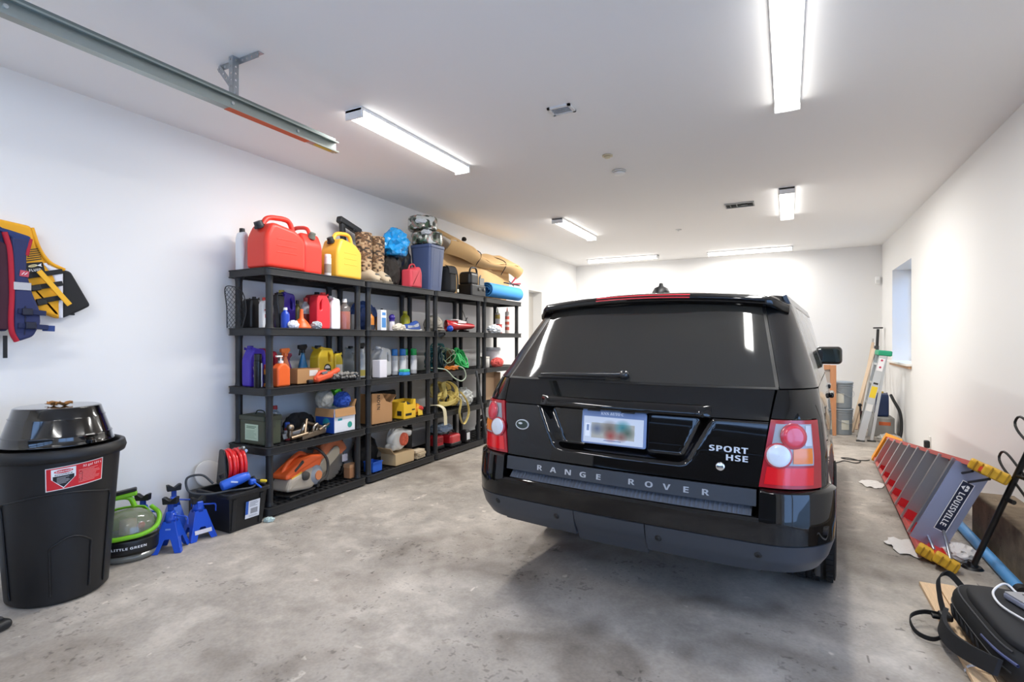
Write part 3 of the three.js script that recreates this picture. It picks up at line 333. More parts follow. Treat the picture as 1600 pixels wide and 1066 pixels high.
  part(car, 'dashboard', [rbox(1.44, 0.24, 0.4, 0.06, 0, 0.98, -2.98), rbox(0.3, 0.4, 0.25, 0.03, 0, 0.78, -2.85)], trim); part(car, 'steering_wheel', [torus(0.185, 0.016, 0.37, 1.06, -2.72, -0.4, 0, 0), rbox(0.1, 0.1, 0.05, 0.03, 0.37, 1.06, -2.74), rod([0.2, 1.06, -2.72], [0.54, 1.06, -2.72], 0.013)], trim); part(car, 'cabin_floor', [box(1.5, 0.03, 2.1, 0, 0.52, -2.3), box(1.2, 0.03, 1.1, 0, 0.7, -0.7), box(1.2, 0.02, 0.5, 0, 1.1, -0.55)], trim); part(car, 'rear_view_mirror', rbox(0.22, 0.07, 0.03, 0.012, 0, 1.5, -2.55), trim);
}

// ------------------------------------------------------------------ the black plastic shelving: four units, five shelves each
const shelfMat = M('#1e1f21', 0.5), shelfGrey = M('#1d1e20', 0.5);
const LV = [1.97, 1.497, 1.02, 0.553, 0.08], SX = -3.83, SD = 0.5, SW = 1.085;         // shelf tops, middle, depth, length
const UNIT_Z = [-3.255, -4.36, -5.465, -6.575];
const shelfRim = (() => { const s = roundPoly([[-SW / 2, -SD / 2], [SW / 2, -SD / 2], [SW / 2, SD / 2], [-SW / 2, SD / 2]], 0.05), h = roundPoly([[-SW / 2 + 0.014, -SD / 2 + 0.014], [SW / 2 - 0.014, -SD / 2 + 0.014], [SW / 2 - 0.014, SD / 2 - 0.014], [-SW / 2 + 0.014, SD / 2 - 0.014]], 0.04, THREE.Path); s.holes.push(h);
  const lip = roundPoly([[-SW / 2 - 0.006, -SD / 2 - 0.006], [SW / 2 + 0.006, -SD / 2 - 0.006], [SW / 2 + 0.006, SD / 2 + 0.006], [-SW / 2 - 0.006, SD / 2 + 0.006]], 0.055); lip.holes.push(h.clone()); return mergeGeometries([at(ext(s, 0.06, 0.003), 0, -0.03, 0, H), at(ext(lip, 0.008, 0.002), 0, -0.0045, 0, H), at(ext(lip.clone(), 0.007, 0.002), 0, -0.0575, 0, H)]); })();
const shelfGrid = (() => { const g = []; for (let i = 0; i < 17; i++) g.push(box(0.022, 0.016, SD - 0.026, -SW / 2 + 0.045 + i * (SW - 0.09) / 16, -0.014, 0)); for (let i = 0; i < 7; i++) g.push(box(SW - 0.026, 0.016, 0.024, 0, -0.0142, -SD / 2 + 0.03 + i * (SD - 0.06) / 6)); for (const z of [-0.14, 0.14]) g.push(box(SW - 0.03, 0.03, 0.012, 0, -0.035, z)); for (const x of [-SW / 2 + 0.06, SW / 2 - 0.06]) for (const z of [-SD / 2 + 0.06, SD / 2 - 0.06]) g.push(cyl(0.045, 0.045, 0.05, x, -0.032, z)); return mergeGeometries(g); })();
const postGeo = (h) => mergeGeometries([cyl(0.027, 0.027, h, 0, h / 2, 0), cyl(0.032, 0.0275, 0.03, 0, 0.015, 0), cyl(0.0275, 0.032, 0.03, 0, h - 0.015, 0)]);
{
  const names = ['black plastic shelving unit nearest the viewer holding the red fuel cans', 'second black shelving unit from the viewer holding the boots and the blue bin', 'third black shelving unit from the viewer holding the green cord coil', 'farthest black shelving unit behind the car corner holding the blue mat'];
  UNIT_Z.forEach((z, u) => {
    const o = thing('shelving_unit', names[u], 'shelves', [SX, 0, z], H, 'black plastic shelving units');
    LV.forEach((y, k) => { const s = part(o, 'shelf', shelfRim, shelfMat); s.position.y = y; const g = part(s, 'shelf_grid', shelfGrid, shelfGrey); if (k === 4) for (const x of [-SW / 2 + 0.06, SW / 2 - 0.06]) for (const zz of [-SD / 2 + 0.06, SD / 2 - 0.06]) part(s, 'foot', cyl(0.03, 0.035, 0.03, x, -0.066, zz), shelfMat); });
    for (let k = 0; k < 4; k++) { const y0 = LV[k + 1], h = LV[k] - 0.058 - y0, pg = postGeo(h); for (const x of [-SW / 2 + 0.062, SW / 2 - 0.062]) for (const zz of [-SD / 2 + 0.062, SD / 2 - 0.062]) { const p = part(o, 'post', pg, shelfMat); p.position.set(x, y0, zz); } }
  });
}
// things on a shelf face the room: local x runs away from the viewer along the wall, local z comes out of the shelf
const SH = (name, label, cat, lv, z, x = SX, turn = 0, group, dy = 0) => thing(name, label, cat, [x, LV[lv] + 0.0005 + dy, z], H + turn, group);
const LIB = {
  // flat-sided jug with a handle hole: w along the shelf, h tall, d deep; handle side hs
  jug(o, w, h, d, col, cap, hs = 1, mat) {
    const s = roundPoly([[-w / 2, 0], [w / 2, 0], [w / 2, h * 0.68], [w * 0.42 * (hs > 0 ? 1 : 0.6), h * 0.9], [hs > 0 ? -w * 0.08 : w * 0.42, h * 0.93], [hs > 0 ? -w * 0.42 : w * 0.08, h * 0.93], [-w * 0.42 * (hs < 0 ? 1 : 0.6), h * 0.9], [-w / 2, h * 0.68]], w * 0.16);
    if (w > 0.11) s.holes.push(roundPoly([[hs * w * 0.14, h * 0.52], [hs * w * 0.29, h * 0.49], [hs * w * 0.29, h * 0.68], [hs * w * 0.12, h * 0.79]], w * 0.07, THREE.Path));
    part(o, 'body', ext(s, d, d * 0.12, 4, 6), mat || M(col, 0.4)); part(o, 'cap', [cyl(w * 0.17, w * 0.15, h * 0.07, -hs * w * 0.24, h * 0.955, 0), cyl(w * 0.14, w * 0.14, h * 0.04, -hs * w * 0.24, h * 0.92, 0)], M(cap, 0.5));
  },
  can(o, r, h, body, cap, capH = 0.22, band) { part(o, 'body', lathe([[0.001, 0], [r, 0], [r, h * (1 - capH) - r * 0.25], [r * 0.8, h * (1 - capH)], [0.001, h * (1 - capH)]]), M(body, 0.3, { metalness: 0.2 })); part(o, 'cap', at(lathe([[r * 0.92, 0], [r * 0.94, h * capH * 0.85], [r * 0.8, h * capH], [0.001, h * capH]]), 0, h * (1 - capH) - 0.001, 0), M(cap, 0.4)); if (band) part(o, 'label_band', at(lathe([[r + 0.0008, 0], [r + 0.0008, h * 0.4]]), 0, h * 0.15, 0), M(band, 0.5)); },
  bottle(o, r, h, col, cap, neck = 0.35, mat) { part(o, 'body', lathe([[0.001, 0], [r * 0.95, 0], [r, h * 0.03], [r, h * 0.62], [r * 0.85, h * 0.74], [r * neck, h * 0.84], [r * neck, h * 0.9], [0.001, h * 0.9]]), mat || M(col, 0.35)); part(o, 'cap', cyl(r * neck * 1.2, r * neck * 1.1, h * 0.12, 0, h * 0.94, 0), M(cap, 0.45)); },
  spray(o, r, h, col, trig, mat) { part(o, 'body', lathe([[0.001, 0], [r * 0.95, 0], [r, h * 0.02], [r, h * 0.4], [r * 0.65, h * 0.58], [r * 0.35, h * 0.72], [r * 0.32, h * 0.78], [0.001, h * 0.78]]).scale(1, 1, 0.75), mat || M(col, 0.3)); part(o, 'spray_head', [cyl(r * 0.42, r * 0.42, h * 0.08, 0, h * 0.81, 0), ext(roundPoly([[-r * 1.1, h * 0.88], [-r * 1.1, h * 0.98], [r * 0.7, h], [r * 0.9, h * 0.93], [r * 0.4, h * 0.84], [-r * 0.35, h * 0.84]], r * 0.15), r * 0.7, r * 0.12), ext(roundPoly([[-r * 0.75, h * 0.88], [-r * 0.45, h * 0.88], [-r * 0.7, h * 0.72], [-r * 0.95, h * 0.7]], r * 0.1), r * 0.35, r * 0.06)], M(trig, 0.4)); },
  box(o, w, h, d, col, rough = 0.75) { return part(o, 'carton', rbox(w, h, d, 0.004, 0, h / 2, 0), M(col, rough)); },
  openBox(o, w, h, d, col, flap = 0.1, inner) { const t = 0.005; part(o, 'carton', [box(w, t, d, 0, t / 2, 0), box(w, h, t, 0, h / 2, d / 2 - t / 2), box(w, h, t, 0, h / 2, -d / 2 + t / 2), box(t, h, d - 2 * t, -w / 2 + t / 2, h / 2, 0), box(t, h, d - 2 * t, w / 2 - t / 2, h / 2, 0)], M(col, 0.8)); if (flap) { const f = M(inner || col, 0.8); part(o, 'flap', at(box(w * 0.98, flap, 0.004, 0, -flap / 2, 0), 0, h + 0.001, d / 2 + 0.001, -0.14), f); part(o, 'flap', at(box(0.004, flap, d * 0.96, 0, -flap / 2, 0), -w / 2 - 0.001, h + 0.001, 0, 0, 0, -0.16), f); part(o, 'flap', at(box(0.004, flap, d * 0.96, 0, flap / 2, 0), w / 2 - 0.002, h - 0.003, 0, 0, 0, -0.35), f); } },
  // jerry can: body with sloped shoulders, arched handle, screw cap
  jerry(o, w, h, d, col, capCol, hs = 1) {
    const m = M(col, 0.42), s = roundPoly([[-w / 2, 0, w * 0.1], [w / 2, 0, w * 0.1], [w / 2, h * 0.6, w * 0.1], [hs > 0 ? w * 0.25 : w * 0.34, h * (hs > 0 ? 0.76 : 0.84), w * 0.1], [hs > 0 ? -w * 0.34 : -w * 0.25, h * (hs > 0 ? 0.84 : 0.76), w * 0.12], [-w / 2, h * 0.56, w * 0.12]], 0.02);
    const b = part(o, 'body', ext(s, d, d * 0.14, 5, 8), m); part(o, 'handle', [tube([[hs * w * 0.44, h * 0.55, 0], [hs * w * 0.42, h * 0.72, 0], [hs * w * 0.3, h * 0.96, 0], [0, h * 0.98, 0], [-hs * w * 0.24, h * 0.93, 0], [-hs * w * 0.36, h * 0.78, 0]], d * 0.085, 40, false, 10)], m);
    part(o, 'cap', [cyl(d * 0.15, d * 0.13, h * 0.1, -hs * w * 0.43, h * 0.8, 0, 0, 0, hs * 0.5), cyl(d * 0.17, d * 0.17, h * 0.035, -hs * w * 0.41, h * 0.755, 0, 0, 0, hs * 0.5)], M(capCol, 0.5));
    part(b, 'rib', [-0.2, 0, 0.2].map((k) => rbox(w * 0.5, h * 0.02, 0.006, 0.003, 0, h * (0.42 + k * 0.6), d / 2 - 0.001)), m);
  },
};

// ------------------------------------------------------------------ top shelf
const camo = dataTex(256, (u, v) => { const a = lattice4(u, v), b = nC(u, v), c = nD(u * 0.7, v * 0.7); return a > 0.62 ? [92 + 30 * c, 66 + 24 * c, 44 + 18 * c] : b > 0.6 ? [62, 50, 38] : b < 0.34 ? [176, 150, 116] : [138 + 26 * c, 108 + 22 * c, 78 + 20 * c]; });
function lattice4(u, v) { return nB(u, v) * 0.6 + nH(u, v) * 0.4; }
const camo2 = dataTex(256, (u, v) => { const a = nC(u, v), b = nH(u + 0.3, v), c = nD(u, v); return a > 0.66 ? [205, 208, 204] : b > 0.62 ? [34, 44, 38] : a < 0.36 ? [58, 84, 60] : b < 0.34 ? [150, 120, 110] : [96 + 40 * c, 104 + 40 * c, 92 + 36 * c]; });
{ let o = SH('plastic_jug', 'slim white plastic jug with black cap behind the left red fuel can', 'jug', 0, -2.785, -3.99); part(o, 'body', ext(roundPoly([[-0.035, 0], [0.035, 0], [0.035, 0.27], [0.018, 0.32], [-0.018, 0.32], [-0.035, 0.27]], 0.015), 0.1, 0.02, 4), M('#e4e6ea', 0.4)); part(o, 'cap', cyl(0.022, 0.02, 0.03, 0, 0.335, 0), M('#15161a', 0.5));
  o = SH('fuel_can', 'large red plastic fuel can at the near end of the top shelf', 'fuel can', 0, -2.905, -3.72, 0, 'fuel cans'); LIB.jerry(o, 0.385, 0.44, 0.25, '#e23a2a', '#24262a', 1);
  o = SH('fuel_can', 'red plastic fuel can with grey screw cap behind the larger red one', 'fuel can', 0, -3.225, -3.81, -H, 'fuel cans'); LIB.jerry(o, 0.32, 0.43, 0.2, '#e0392c', '#6d7468', -1);
  o = SH('spray_can', 'small white spray can between the red and yellow fuel cans', 'spray can', 0, -3.39, -3.66); LIB.can(o, 0.03, 0.2, '#d7d6d2', '#e9e6df', 0.14, '#8a7f72'); 
  o = SH('fuel_can', 'yellow plastic fuel can on the top shelf beside the boots', 'fuel can', 0, -3.62, -3.73, 0.06, 'fuel cans'); LIB.jerry(o, 0.33, 0.44, 0.22, '#f0b53c', '#23231f', 1);
  o = SH('folding_rack', 'black plastic rack standing behind the boots', 'rack', 0, -4.03, -3.985, 0.1); part(o, 'upright', [at(rbox(0.05, 0.66, 0.05, 0.012), -0.14, 0.325, 0, 0, 0, 0.12), at(rbox(0.05, 0.58, 0.05, 0.012), 0.14, 0.29, 0, 0, 0, 0.1)], M('#1d1f22', 0.5)); part(o, 'top_plate', [rbox(0.34, 0.07, 0.07, 0.02, -0.06, 0.6, 0, 0, 0, -0.22), rbox(0.2, 0.03, 0.06, 0.01, 0.06, 0.545, 0.012, 0, 0, -0.22)], M('#232529', 0.5)); part(o, 'cross_bar', rbox(0.3, 0.04, 0.03, 0.01, 0, 0.2, 0), M('#1d1f22', 0.5));
  o = SH('plastic_bottle', 'white plastic bottle wedged behind the yellow fuel can', 'bottle', 0, -3.83, -3.93); LIB.bottle(o, 0.045, 0.42, '#e8e9ea', '#1b1c1e');
  const bootTex = camo.clone(); bootTex.repeat.set(0.8, 1.0); bootTex.needsUpdate = true; const bm = M('#ffffff', 0.8, { map: bootTex }), mud = M('#b7a68d', 0.9);
  [[-3.975, -3.79, 'camouflage rubber boot next to the yellow fuel can', 0.505], [-4.155, -3.785, 'camouflage rubber boot next to the blue plastic bag', 0.495]].forEach(([z, x, label, h], k) => {
    const b = SH('rubber_boot', label, 'boot', 0, z, x, k ? -0.1 : 0.12, 'camouflage boots'); part(b, 'shaft', [shell((s, t) => { const a = s * Math.PI * 2, y = lerp(0.12, h, t), r = lerp(0.062, 0.083, t) + 0.006 * noise(Math.cos(a) * 2, y * 9, k + Math.sin(a)); return V(Math.cos(a) * r, y, Math.sin(a) * r * 1.05 + 0.02 * (1 - t)); }, 28, 16, 0.006, true)], bm);
    part(b, 'foot', shell((s, t) => { const a = s * Math.PI * 2, z = lerp(-0.085, 0.2, t), e = Math.sqrt(Math.max(0.02, 1 - Math.max(0, (t - 0.72) / 0.28) ** 2 - Math.max(0, (0.14 - t) / 0.14) ** 2 * 0.7)), top = lerp(0.16, 0.085, sstep(0.3, 0.95, t)) * (0.35 + 0.65 * e), c = Math.cos(a), q = Math.sin(a); return V(c * 0.056 * e, Math.max(0.012, top / 2 + 0.01 + q * top / 2), z); }, 24, 20, 0, true), mud); part(b, 'toe_patch', at(ball(0.035, 0, 0.075, 0.15, 1, 0.6, 1)), M('#55544f', 0.8)); part(b, 'sole', ext(roundPoly([[-0.058, -0.095, 0.05], [0.058, -0.095, 0.05], [0.062, 0.21, 0.06], [-0.062, 0.21, 0.06]]), 0.024, 0.004).rotateX(H).translate(0, 0.0125, 0), M('#6d6557', 0.9)); });
  solo('plastic_bag', 'bulky black plastic bag behind the blue bag on the top shelf', 'bag', at(lump(0.18, 0.36, 0.12, 3.2, 0.3, 3.4, 5)), M('#101113', 0.28, { clearcoat: 0.4 }), [-3.94, LV[0], -4.66], H);
  solo('dark_cloth', 'bundled dark brown cloth under the blue bag', 'cloth', at(lump(0.115, 0.18, 0.1, 8.1, 0.25, 3, 4)), M('#2b2622', 0.9), [-3.8, LV[0], -4.38], H);
  solo('plastic_bag', 'crinkled bright blue plastic bag beside the boots', 'bag', at(lump(0.15, 0.15, 0.12, 5.7, 0.45, 1.9, 5)), M('#1a8fd0', 0.25, { clearcoat: 0.5 }), [-3.74, LV[0] + 0.335, -4.4], H);
  o = SH('fuel_can', 'small faded red fuel can in front of the black bag', 'fuel can', 0, -4.59, -3.67, 0, 'fuel cans'); part(o, 'body', ext(roundPoly([[-0.1, 0], [0.1, 0], [0.1, 0.17], [0.07, 0.24], [0.02, 0.235], [-0.03, 0.205], [-0.1, 0.2]], 0.025), 0.15, 0.03, 4), M('#cf4450', 0.6)); part(o, 'handle', tube([[-0.06, 0.19, 0], [-0.03, 0.25, 0], [0.03, 0.265, 0], [0.06, 0.23, 0]], 0.01), M('#b83440', 0.6));
  o = SH('storage_bin', 'blue grey plastic bin with the camouflage bundles on top', 'bin', 0, -4.985, -3.75); { const m = M('#4b5a80', 0.45), P = (w, y) => [w, y]; const bin = (s, t) => { }; part(o, 'body', shell((s, t) => { const a = (s + 0.125) * 4, i = Math.floor(a) % 4, f = a - Math.floor(a), k = lerp(0.105, 0.135, t), c = [[k, -k], [k, k], [-k, k], [-k, -k]], p = c[i], q = c[(i + 1) % 4]; return V(lerp(p[0], q[0], f), lerp(0.004, 0.52, t), lerp(p[1], q[1], f)); }, 40, 6, 0.006, false), m); part(o, 'bottom', rbox(0.2, 0.008, 0.2, 0.003, 0, 0.005, 0), m); const rim = roundPoly([[-0.148, -0.148], [0.148, -0.148], [0.148, 0.148], [-0.148, 0.148]], 0.03); rim.holes.push(roundPoly([[-0.128, -0.128], [0.128, -0.128], [0.128, 0.128], [-0.128, 0.128]], 0.02, THREE.Path)); part(o, 'rim', at(ext(rim, 0.035, 0.004), 0, 0.515, 0, H), m); for (const x of [-0.06, 0.06]) part(o, 'rib', at(rbox(0.012, 0.44, 0.01, 0.004), x, 0.26, 0.123, 0.058), m); }
  const cm = (k) => { const t = camo2.clone(); t.repeat.set(0.9, 0.4); t.offset.set(k, k); t.needsUpdate = true; return M('#ffffff', 0.25, { map: t, clearcoat: 0.8, clearcoatRoughness: 0.15 }); };
  const drum = (r, h, sd) => shell((s, t) => { const a = s * Math.PI * 2, P = [[0.02, 0], [r * 0.93, 0], [r, h * 0.15], [r, h * 0.85], [r * 0.93, h], [0.02, h]], f = t * 5, i = Math.min(4, Math.floor(f)), g = f - i, R = lerp(P[i][0], P[i + 1][0], g) * (1 + 0.04 * noise(Math.cos(a) * 3 + sd, t * 4, Math.sin(a) * 3)); return V(Math.cos(a) * R, lerp(P[i][1], P[i + 1][1], g) + 0.008 * noise(Math.cos(a) * 4, sd, Math.sin(a) * 4), -Math.sin(a) * R); }, 44, 25, 0);
  o = SH('camouflage_bundle', 'camouflage blanket in clear wrap lying directly on the blue grey bin', 'bundle', 0, -5.0, -3.77, 0, 'wrapped camouflage bundles', 0.54); part(o, 'blanket', drum(0.185, 0.15, 2), cm(0.1)); part(o, 'wrap_tail', at(lump(0.05, 0.03, 0.06, 4, 0.4), -0.15, 0.1, 0.1), M('#d8dcde', 0.2));
  o = SH('camouflage_bundle', 'topmost camouflage blanket in clear wrap on the top shelf', 'bundle', 0, -4.93, -3.78, 0.4, 'wrapped camouflage bundles', 0.702); part(o, 'blanket', drum(0.17, 0.155, 7), cm(0.6)); part(o, 'wrap_tail', at(lump(0.04, 0.03, 0.06, 9, 0.4), -0.16, 0.06, 0.02), M('#d8dcde', 0.2));
  o = SH('carry_bag', 'black fabric bag with a strap beside the blue grey bin', 'bag', 0, -5.36, -3.72); part(o, 'body', rbox(0.2, 0.34, 0.16, 0.06, 0, 0.171, 0), M('#1c1d20', 0.8)); part(o, 'strap', ribbon([[0.085, 0.02, 0.084], [0.085, 0.2, 0.086], [0.07, 0.34, 0.05], [0.05, 0.356, -0.02]], 0.03, 0.004, [1, 0, 0]), M('#0e0f11', 0.8)); part(o, 'buckle', rbox(0.035, 0.04, 0.012, 0.003, 0.085, 0.04, 0.087), metal('#b7b3a6', 0.35)); part(o, 'flap', shell((s, t) => V(lerp(-0.1, 0.06, s), 0.345 - 0.1 * t * t, 0.02 + 0.07 * Math.sin(t * H)), 8, 8, 0.006, true), M('#232428', 0.8));
  o = SH('tool_case', 'black tool case with grey fittings in front of the cardboard', 'case', 0, -5.93, -3.74); part(o, 'body', [rbox(0.36, 0.16, 0.24, 0.02, 0, 0.081, 0), rbox(0.22, 0.19, 0.2, 0.05, -0.05, 0.235, -0.01)], M('#131416', 0.4)); part(o, 'handle', tube([[-0.13, 0.3, 0.05], [-0.1, 0.37, 0.05], [0.03, 0.38, 0.05], [0.07, 0.28, 0.05]], 0.013), M('#1a1b1d', 0.4)); part(o, 'bracket', [rbox(0.12, 0.1, 0.02, 0.006, 0.11, 0.21, 0.09), rod([0.05, 0.26, 0.1], [0.17, 0.3, 0.04], 0.012)], M('#7d7c78', 0.45)); part(o, 'knob', [ball(0.022, 0.0, 0.1, 0.125, 1, 1, 0.5), ball(0.022, 0.12, 0.1, 0.125, 1, 1, 0.5)], M('#5c5c5a', 0.4));
  const cb = M('#d8b07a', 0.85), cb2 = M('#e2bd88', 0.85), wave = (x0, yb, h, L, lean, sd, th, amp) => shell((s, t) => V(-L / 2 + s * L, yb + h * t + amp * Math.sin(s * 7 + sd) * t + 0.035 * Math.sin(s * 15 + sd), x0 - lean * t * t + 0.05 * Math.sin(s * 9 + sd * 2 + t) + 0.05 * Math.sin(t * 3)), 60, 10, th);
  o = SH('cardboard_sheet', 'long folded cardboard standing at the back of the top shelf', 'cardboard', 0, -6.4, -3.99); part(o, 'front_fold', wave(0.035, 0.045, 0.55, 1.95, 0.0, 1.1, 0.012, 0.03), cb); part(o, 'back_fold', wave(-0.02, 0.045, 0.6, 1.9, 0.0, 1.1, 0.012, 0.03), cb2);
  o = SH('cardboard_sheet', 'bent upper cardboard bundle tied with black string on the top shelf', 'cardboard', 0, -6.42, -3.9, 0, undefined, 0.41); part(o, 'upper_fold', shell((s, t) => V(-1.0 + s * 1.98, 0.4 - 0.15 * s + 0.045 * Math.sin(s * 8 + 0.6) - 0.16 * t + 0.01 * Math.sin(s * 30), -0.12 + 0.3 * t + 0.02 * Math.sin(s * 9)), 60, 6, 0.02), cb2); part(o, 'front_edge', shell((s, t) => V(-1.0 + s * 1.98, 0.24 - 0.15 * s + 0.045 * Math.sin(s * 8 + 0.6) - (0.1 + 0.05 * Math.sin(s * 6 + 1)) * t, 0.18 - 0.12 * t * t + 0.02 * Math.sin(s * 9)), 60, 5, 0.012), cb); for (const s of [0.36, 0.72]) part(o, 'string', tube([[-1 + s * 1.98, 0.41 - 0.15 * s + 0.045 * Math.sin(s * 8 + 0.6), -0.12], [-1 + s * 1.98, 0.26 - 0.15 * s + 0.045 * Math.sin(s * 8 + 0.6), 0.19], [-0.99 + s * 1.98, 0.1 - 0.15 * s, 0.1]], 0.006), M('#1a1816', 0.7)); part(o, 'knot', at(lump(0.03, 0.03, 0.03, 2, 0.5), -0.27, 0.4, -0.1), M('#1a1816', 0.7));
  o = SH('rolled_mat', 'rolled blue foam mat at the far end of the top shelf', 'mat', 0, -6.72, -3.7); { const blue = M('#3f92d8', 0.7), sp = []; for (let i = 0; i <= 70; i++) { const a = i / 70 * Math.PI * 2 * 2.6, r = 0.045 + 0.072 * i / 70; sp.push([r * Math.cos(a), r * Math.sin(a)]); } part(o, 'roll', shell((s, t) => { const f = t * 70, i = Math.min(69, Math.floor(f)), g = f - i; return V(-0.46 + s * 0.94, 0.125 + lerp(sp[i][1], sp[i + 1][1], g), lerp(sp[i][0], sp[i + 1][0], g)); }, 4, 140, 0.014), blue); }
  o = SH('trekking_poles', 'thin black and red sticks lying on the far end of the blue mat', 'sticks', 0, -6.95, -3.71, 0.1, undefined, 0.252); part(o, 'pole', [rod([-0.2, 0.02, 0], [0.36, 0.03, 0.02], 0.01), rod([-0.1, 0.045, 0.04], [0.3, 0.02, -0.05], 0.008)], M('#22181a', 0.5)); part(o, 'grip', [rod([0.14, 0.035, -0.03], [0.22, 0.14, 0.02], 0.012), rod([0.12, 0.03, 0.02], [0.3, 0.05, 0.06], 0.011)], M('#a3243a', 0.5)); }

// ------------------------------------------------------------------ second shelf
{ let o = SH('mesh_panel', 'curved black wire mesh at the near end of the second shelf', 'mesh', 1, -2.688, -3.93); { const g = [], n = 9, m = 16, W = 0.19, Hh = 0.33, at2 = (i, j) => { const a = i / n, b = j / m; return [-0.012 + 0.035 * Math.sin(b * 3) * (a - 0.3), b * Hh, (a - 0.5) * W + 0.02 * Math.sin(b * 5)]; }; for (let j = 0; j < m; j++) for (let i = 0; i < n; i++) { const e = (i + j) % 2; g.push(rod(at2(i + (e ? 1 : 0), j), at2(i + (e ? 0 : 1), j + 1), 0.0022, 4)); } part(o, 'wire_mesh', g, M('#141517', 0.45)); part(o, 'frame_wire', tube([at2(0, 0), at2(0, 8), at2(0, 16), at2(5, 16), at2(9, 14), at2(9, 7), at2(9, 0)], 0.004), M('#141517', 0.45)); }
  o = SH('plastic_jug', 'black plastic jug near the wire mesh on the second shelf', 'jug', 1, -2.87, -3.99); LIB.jug(o, 0.1, 0.27, 0.12, '#121315', '#0d0e10', -1);
  o = SH('plastic_bottle', 'white bottle with red print beside the black jug', 'bottle', 1, -2.885, -3.85); part(o, 'body', ext(roundPoly([[-0.035, 0], [0.035, 0], [0.035, 0.2], [0.014, 0.23], [-0.014, 0.23], [-0.035, 0.2]], 0.012), 0.06, 0.012, 3), M('#e6e6e6', 0.4)); part(o, 'cap', cyl(0.014, 0.014, 0.025, 0, 0.242, 0), M('#c8382f', 0.4)); part(o, 'print', [rbox(0.04, 0.012, 0.002, 0.0005, 0, 0.15, 0.0305), rbox(0.03, 0.03, 0.002, 0.0005, 0, 0.1, 0.0305)], M('#b64a45', 0.5));
  o = SH('plastic_bottle', 'tall black bottle with slanted top on the second shelf', 'bottle', 1, -2.955, -3.76); part(o, 'body', ext(roundPoly([[-0.01, 0.0], [0.032, 0.0], [0.035, 0.27], [-0.035, 0.28], [-0.035, 0.2]], 0.008), 0.06, 0.01, 2), M('#15171b', 0.4)); part(o, 'cap', rbox(0.05, 0.02, 0.05, 0.006, 0, 0.284, 0), M('#0c0d0f', 0.4));
  o = SH('plastic_bottle', 'short blue bottle in front of the tall black one', 'bottle', 1, -2.955, -3.68); LIB.bottle(o, 0.035, 0.17, '#1d45b4', '#f0f0f0', 0.4);
  o = SH('plastic_jug', 'purple jug with yellow cap on the second shelf', 'jug', 1, -3.17, -3.95); LIB.jug(o, 0.15, 0.345, 0.1, '#3d2a96', '#c8b23e', 1);
  o = SH('plastic_bottle', 'olive bottle beside the purple jug', 'bottle', 1, -3.285, -3.93); LIB.bottle(o, 0.035, 0.26, '#6b6430', '#23211a');
  o = SH('plastic_bottle', 'white bottle with red label behind the orange funnel', 'bottle', 1, -3.375, -3.93); LIB.bottle(o, 0.045, 0.29, '#e0e0e4', '#b02a2c'); part(o, 'label', at(lathe([[0.0458, 0], [0.0458, 0.09]]), 0, 0.05, 0), M('#a83a36', 0.5));
  o = SH('plastic_jug', 'dark red jug behind the bright red jug', 'jug', 1, -3.5, -3.96); LIB.jug(o, 0.15, 0.36, 0.1, '#b3202e', '#1a1a1c', -1);
  o = SH('plastic_jug', 'bright red jug with a large handle opening', 'jug', 1, -3.36, -3.73); LIB.jug(o, 0.15, 0.335, 0.11, '#e8303a', '#d6282f', -1);
  o = SH('plastic_jug', 'plain white jug beside the bright red jug', 'jug', 1, -3.505, -3.725); LIB.jug(o, 0.105, 0.31, 0.1, '#f1f1f1', '#d8d8d8', 1);
  o = SH('funnel', 'orange funnel standing upside down on the second shelf', 'funnel', 1, -3.105, -3.665); part(o, 'cone', at(lathe([[0.075, 0], [0.078, 0.012], [0.05, 0.055], [0.018, 0.09], [0.012, 0.165], [0.009, 0.165], [0.014, 0.09], [0.045, 0.05], [0.07, 0.006]])), M('#f0601f', 0.4)); part(o, 'rim', torus(0.076, 0.004, 0, 0.006, 0, H), M('#f0601f', 0.4));
  solo('rag', 'white crumpled rag left of the orange funnel', 'rag', at(lump(0.045, 0.035, 0.03, 2.2, 0.4)), M('#dcdce4', 0.9), [-3.625, LV[1], -2.99], H); solo('rag', 'grey crumpled rag right of the orange funnel', 'rag', at(lump(0.045, 0.035, 0.04, 6.2, 0.4)), M('#a9b0b4', 0.9), [-3.635, LV[1], -3.24], H);
  o = SH('plastic_bottle', 'clear bottle of orange cleaner at the far post of the near unit', 'bottle', 1, -3.63, -3.7); LIB.bottle(o, 0.055, 0.29, '#d8d4d0', '#d9d6d2', 0.35, clear('#d8d0c8', 0.15)); part(o, 'cleaner', lathe([[0.001, 0.002], [0.05, 0.002], [0.05, 0.17], [0.001, 0.17]]), M('#e0552c', 0.3));
  o = SH('tin', 'grey tin at the near end of the second unit', 'tin', 1, -3.885, -3.86); part(o, 'body', lathe([[0.001, 0], [0.042, 0], [0.042, 0.15], [0.038, 0.153], [0.001, 0.15]]), M('#8d8c8a', 0.4, { metalness: 0.5 })); part(o, 'lid', cyl(0.036, 0.036, 0.008, 0, 0.153, 0), metal('#9c9c9a', 0.4));
  solo('tarp', 'dark blue tarp bundled at the back of the second shelf', 'tarp', at(lump(0.19, 0.17, 0.08, 1.4, 0.22, 2.5, 5)), M('#1d3d78', 0.6), [-3.98, LV[1], -4.17], H);
  o = SH('plastic_bottle', 'small orange bottle with dark base on the second shelf', 'bottle', 1, -4.055, -3.77); LIB.bottle(o, 0.036, 0.19, '#d98632', '#3a2c20'); part(o, 'label', at(lathe([[0.0367, 0], [0.0367, 0.05]]), 0, 0.005, 0), M('#2e3440', 0.5));
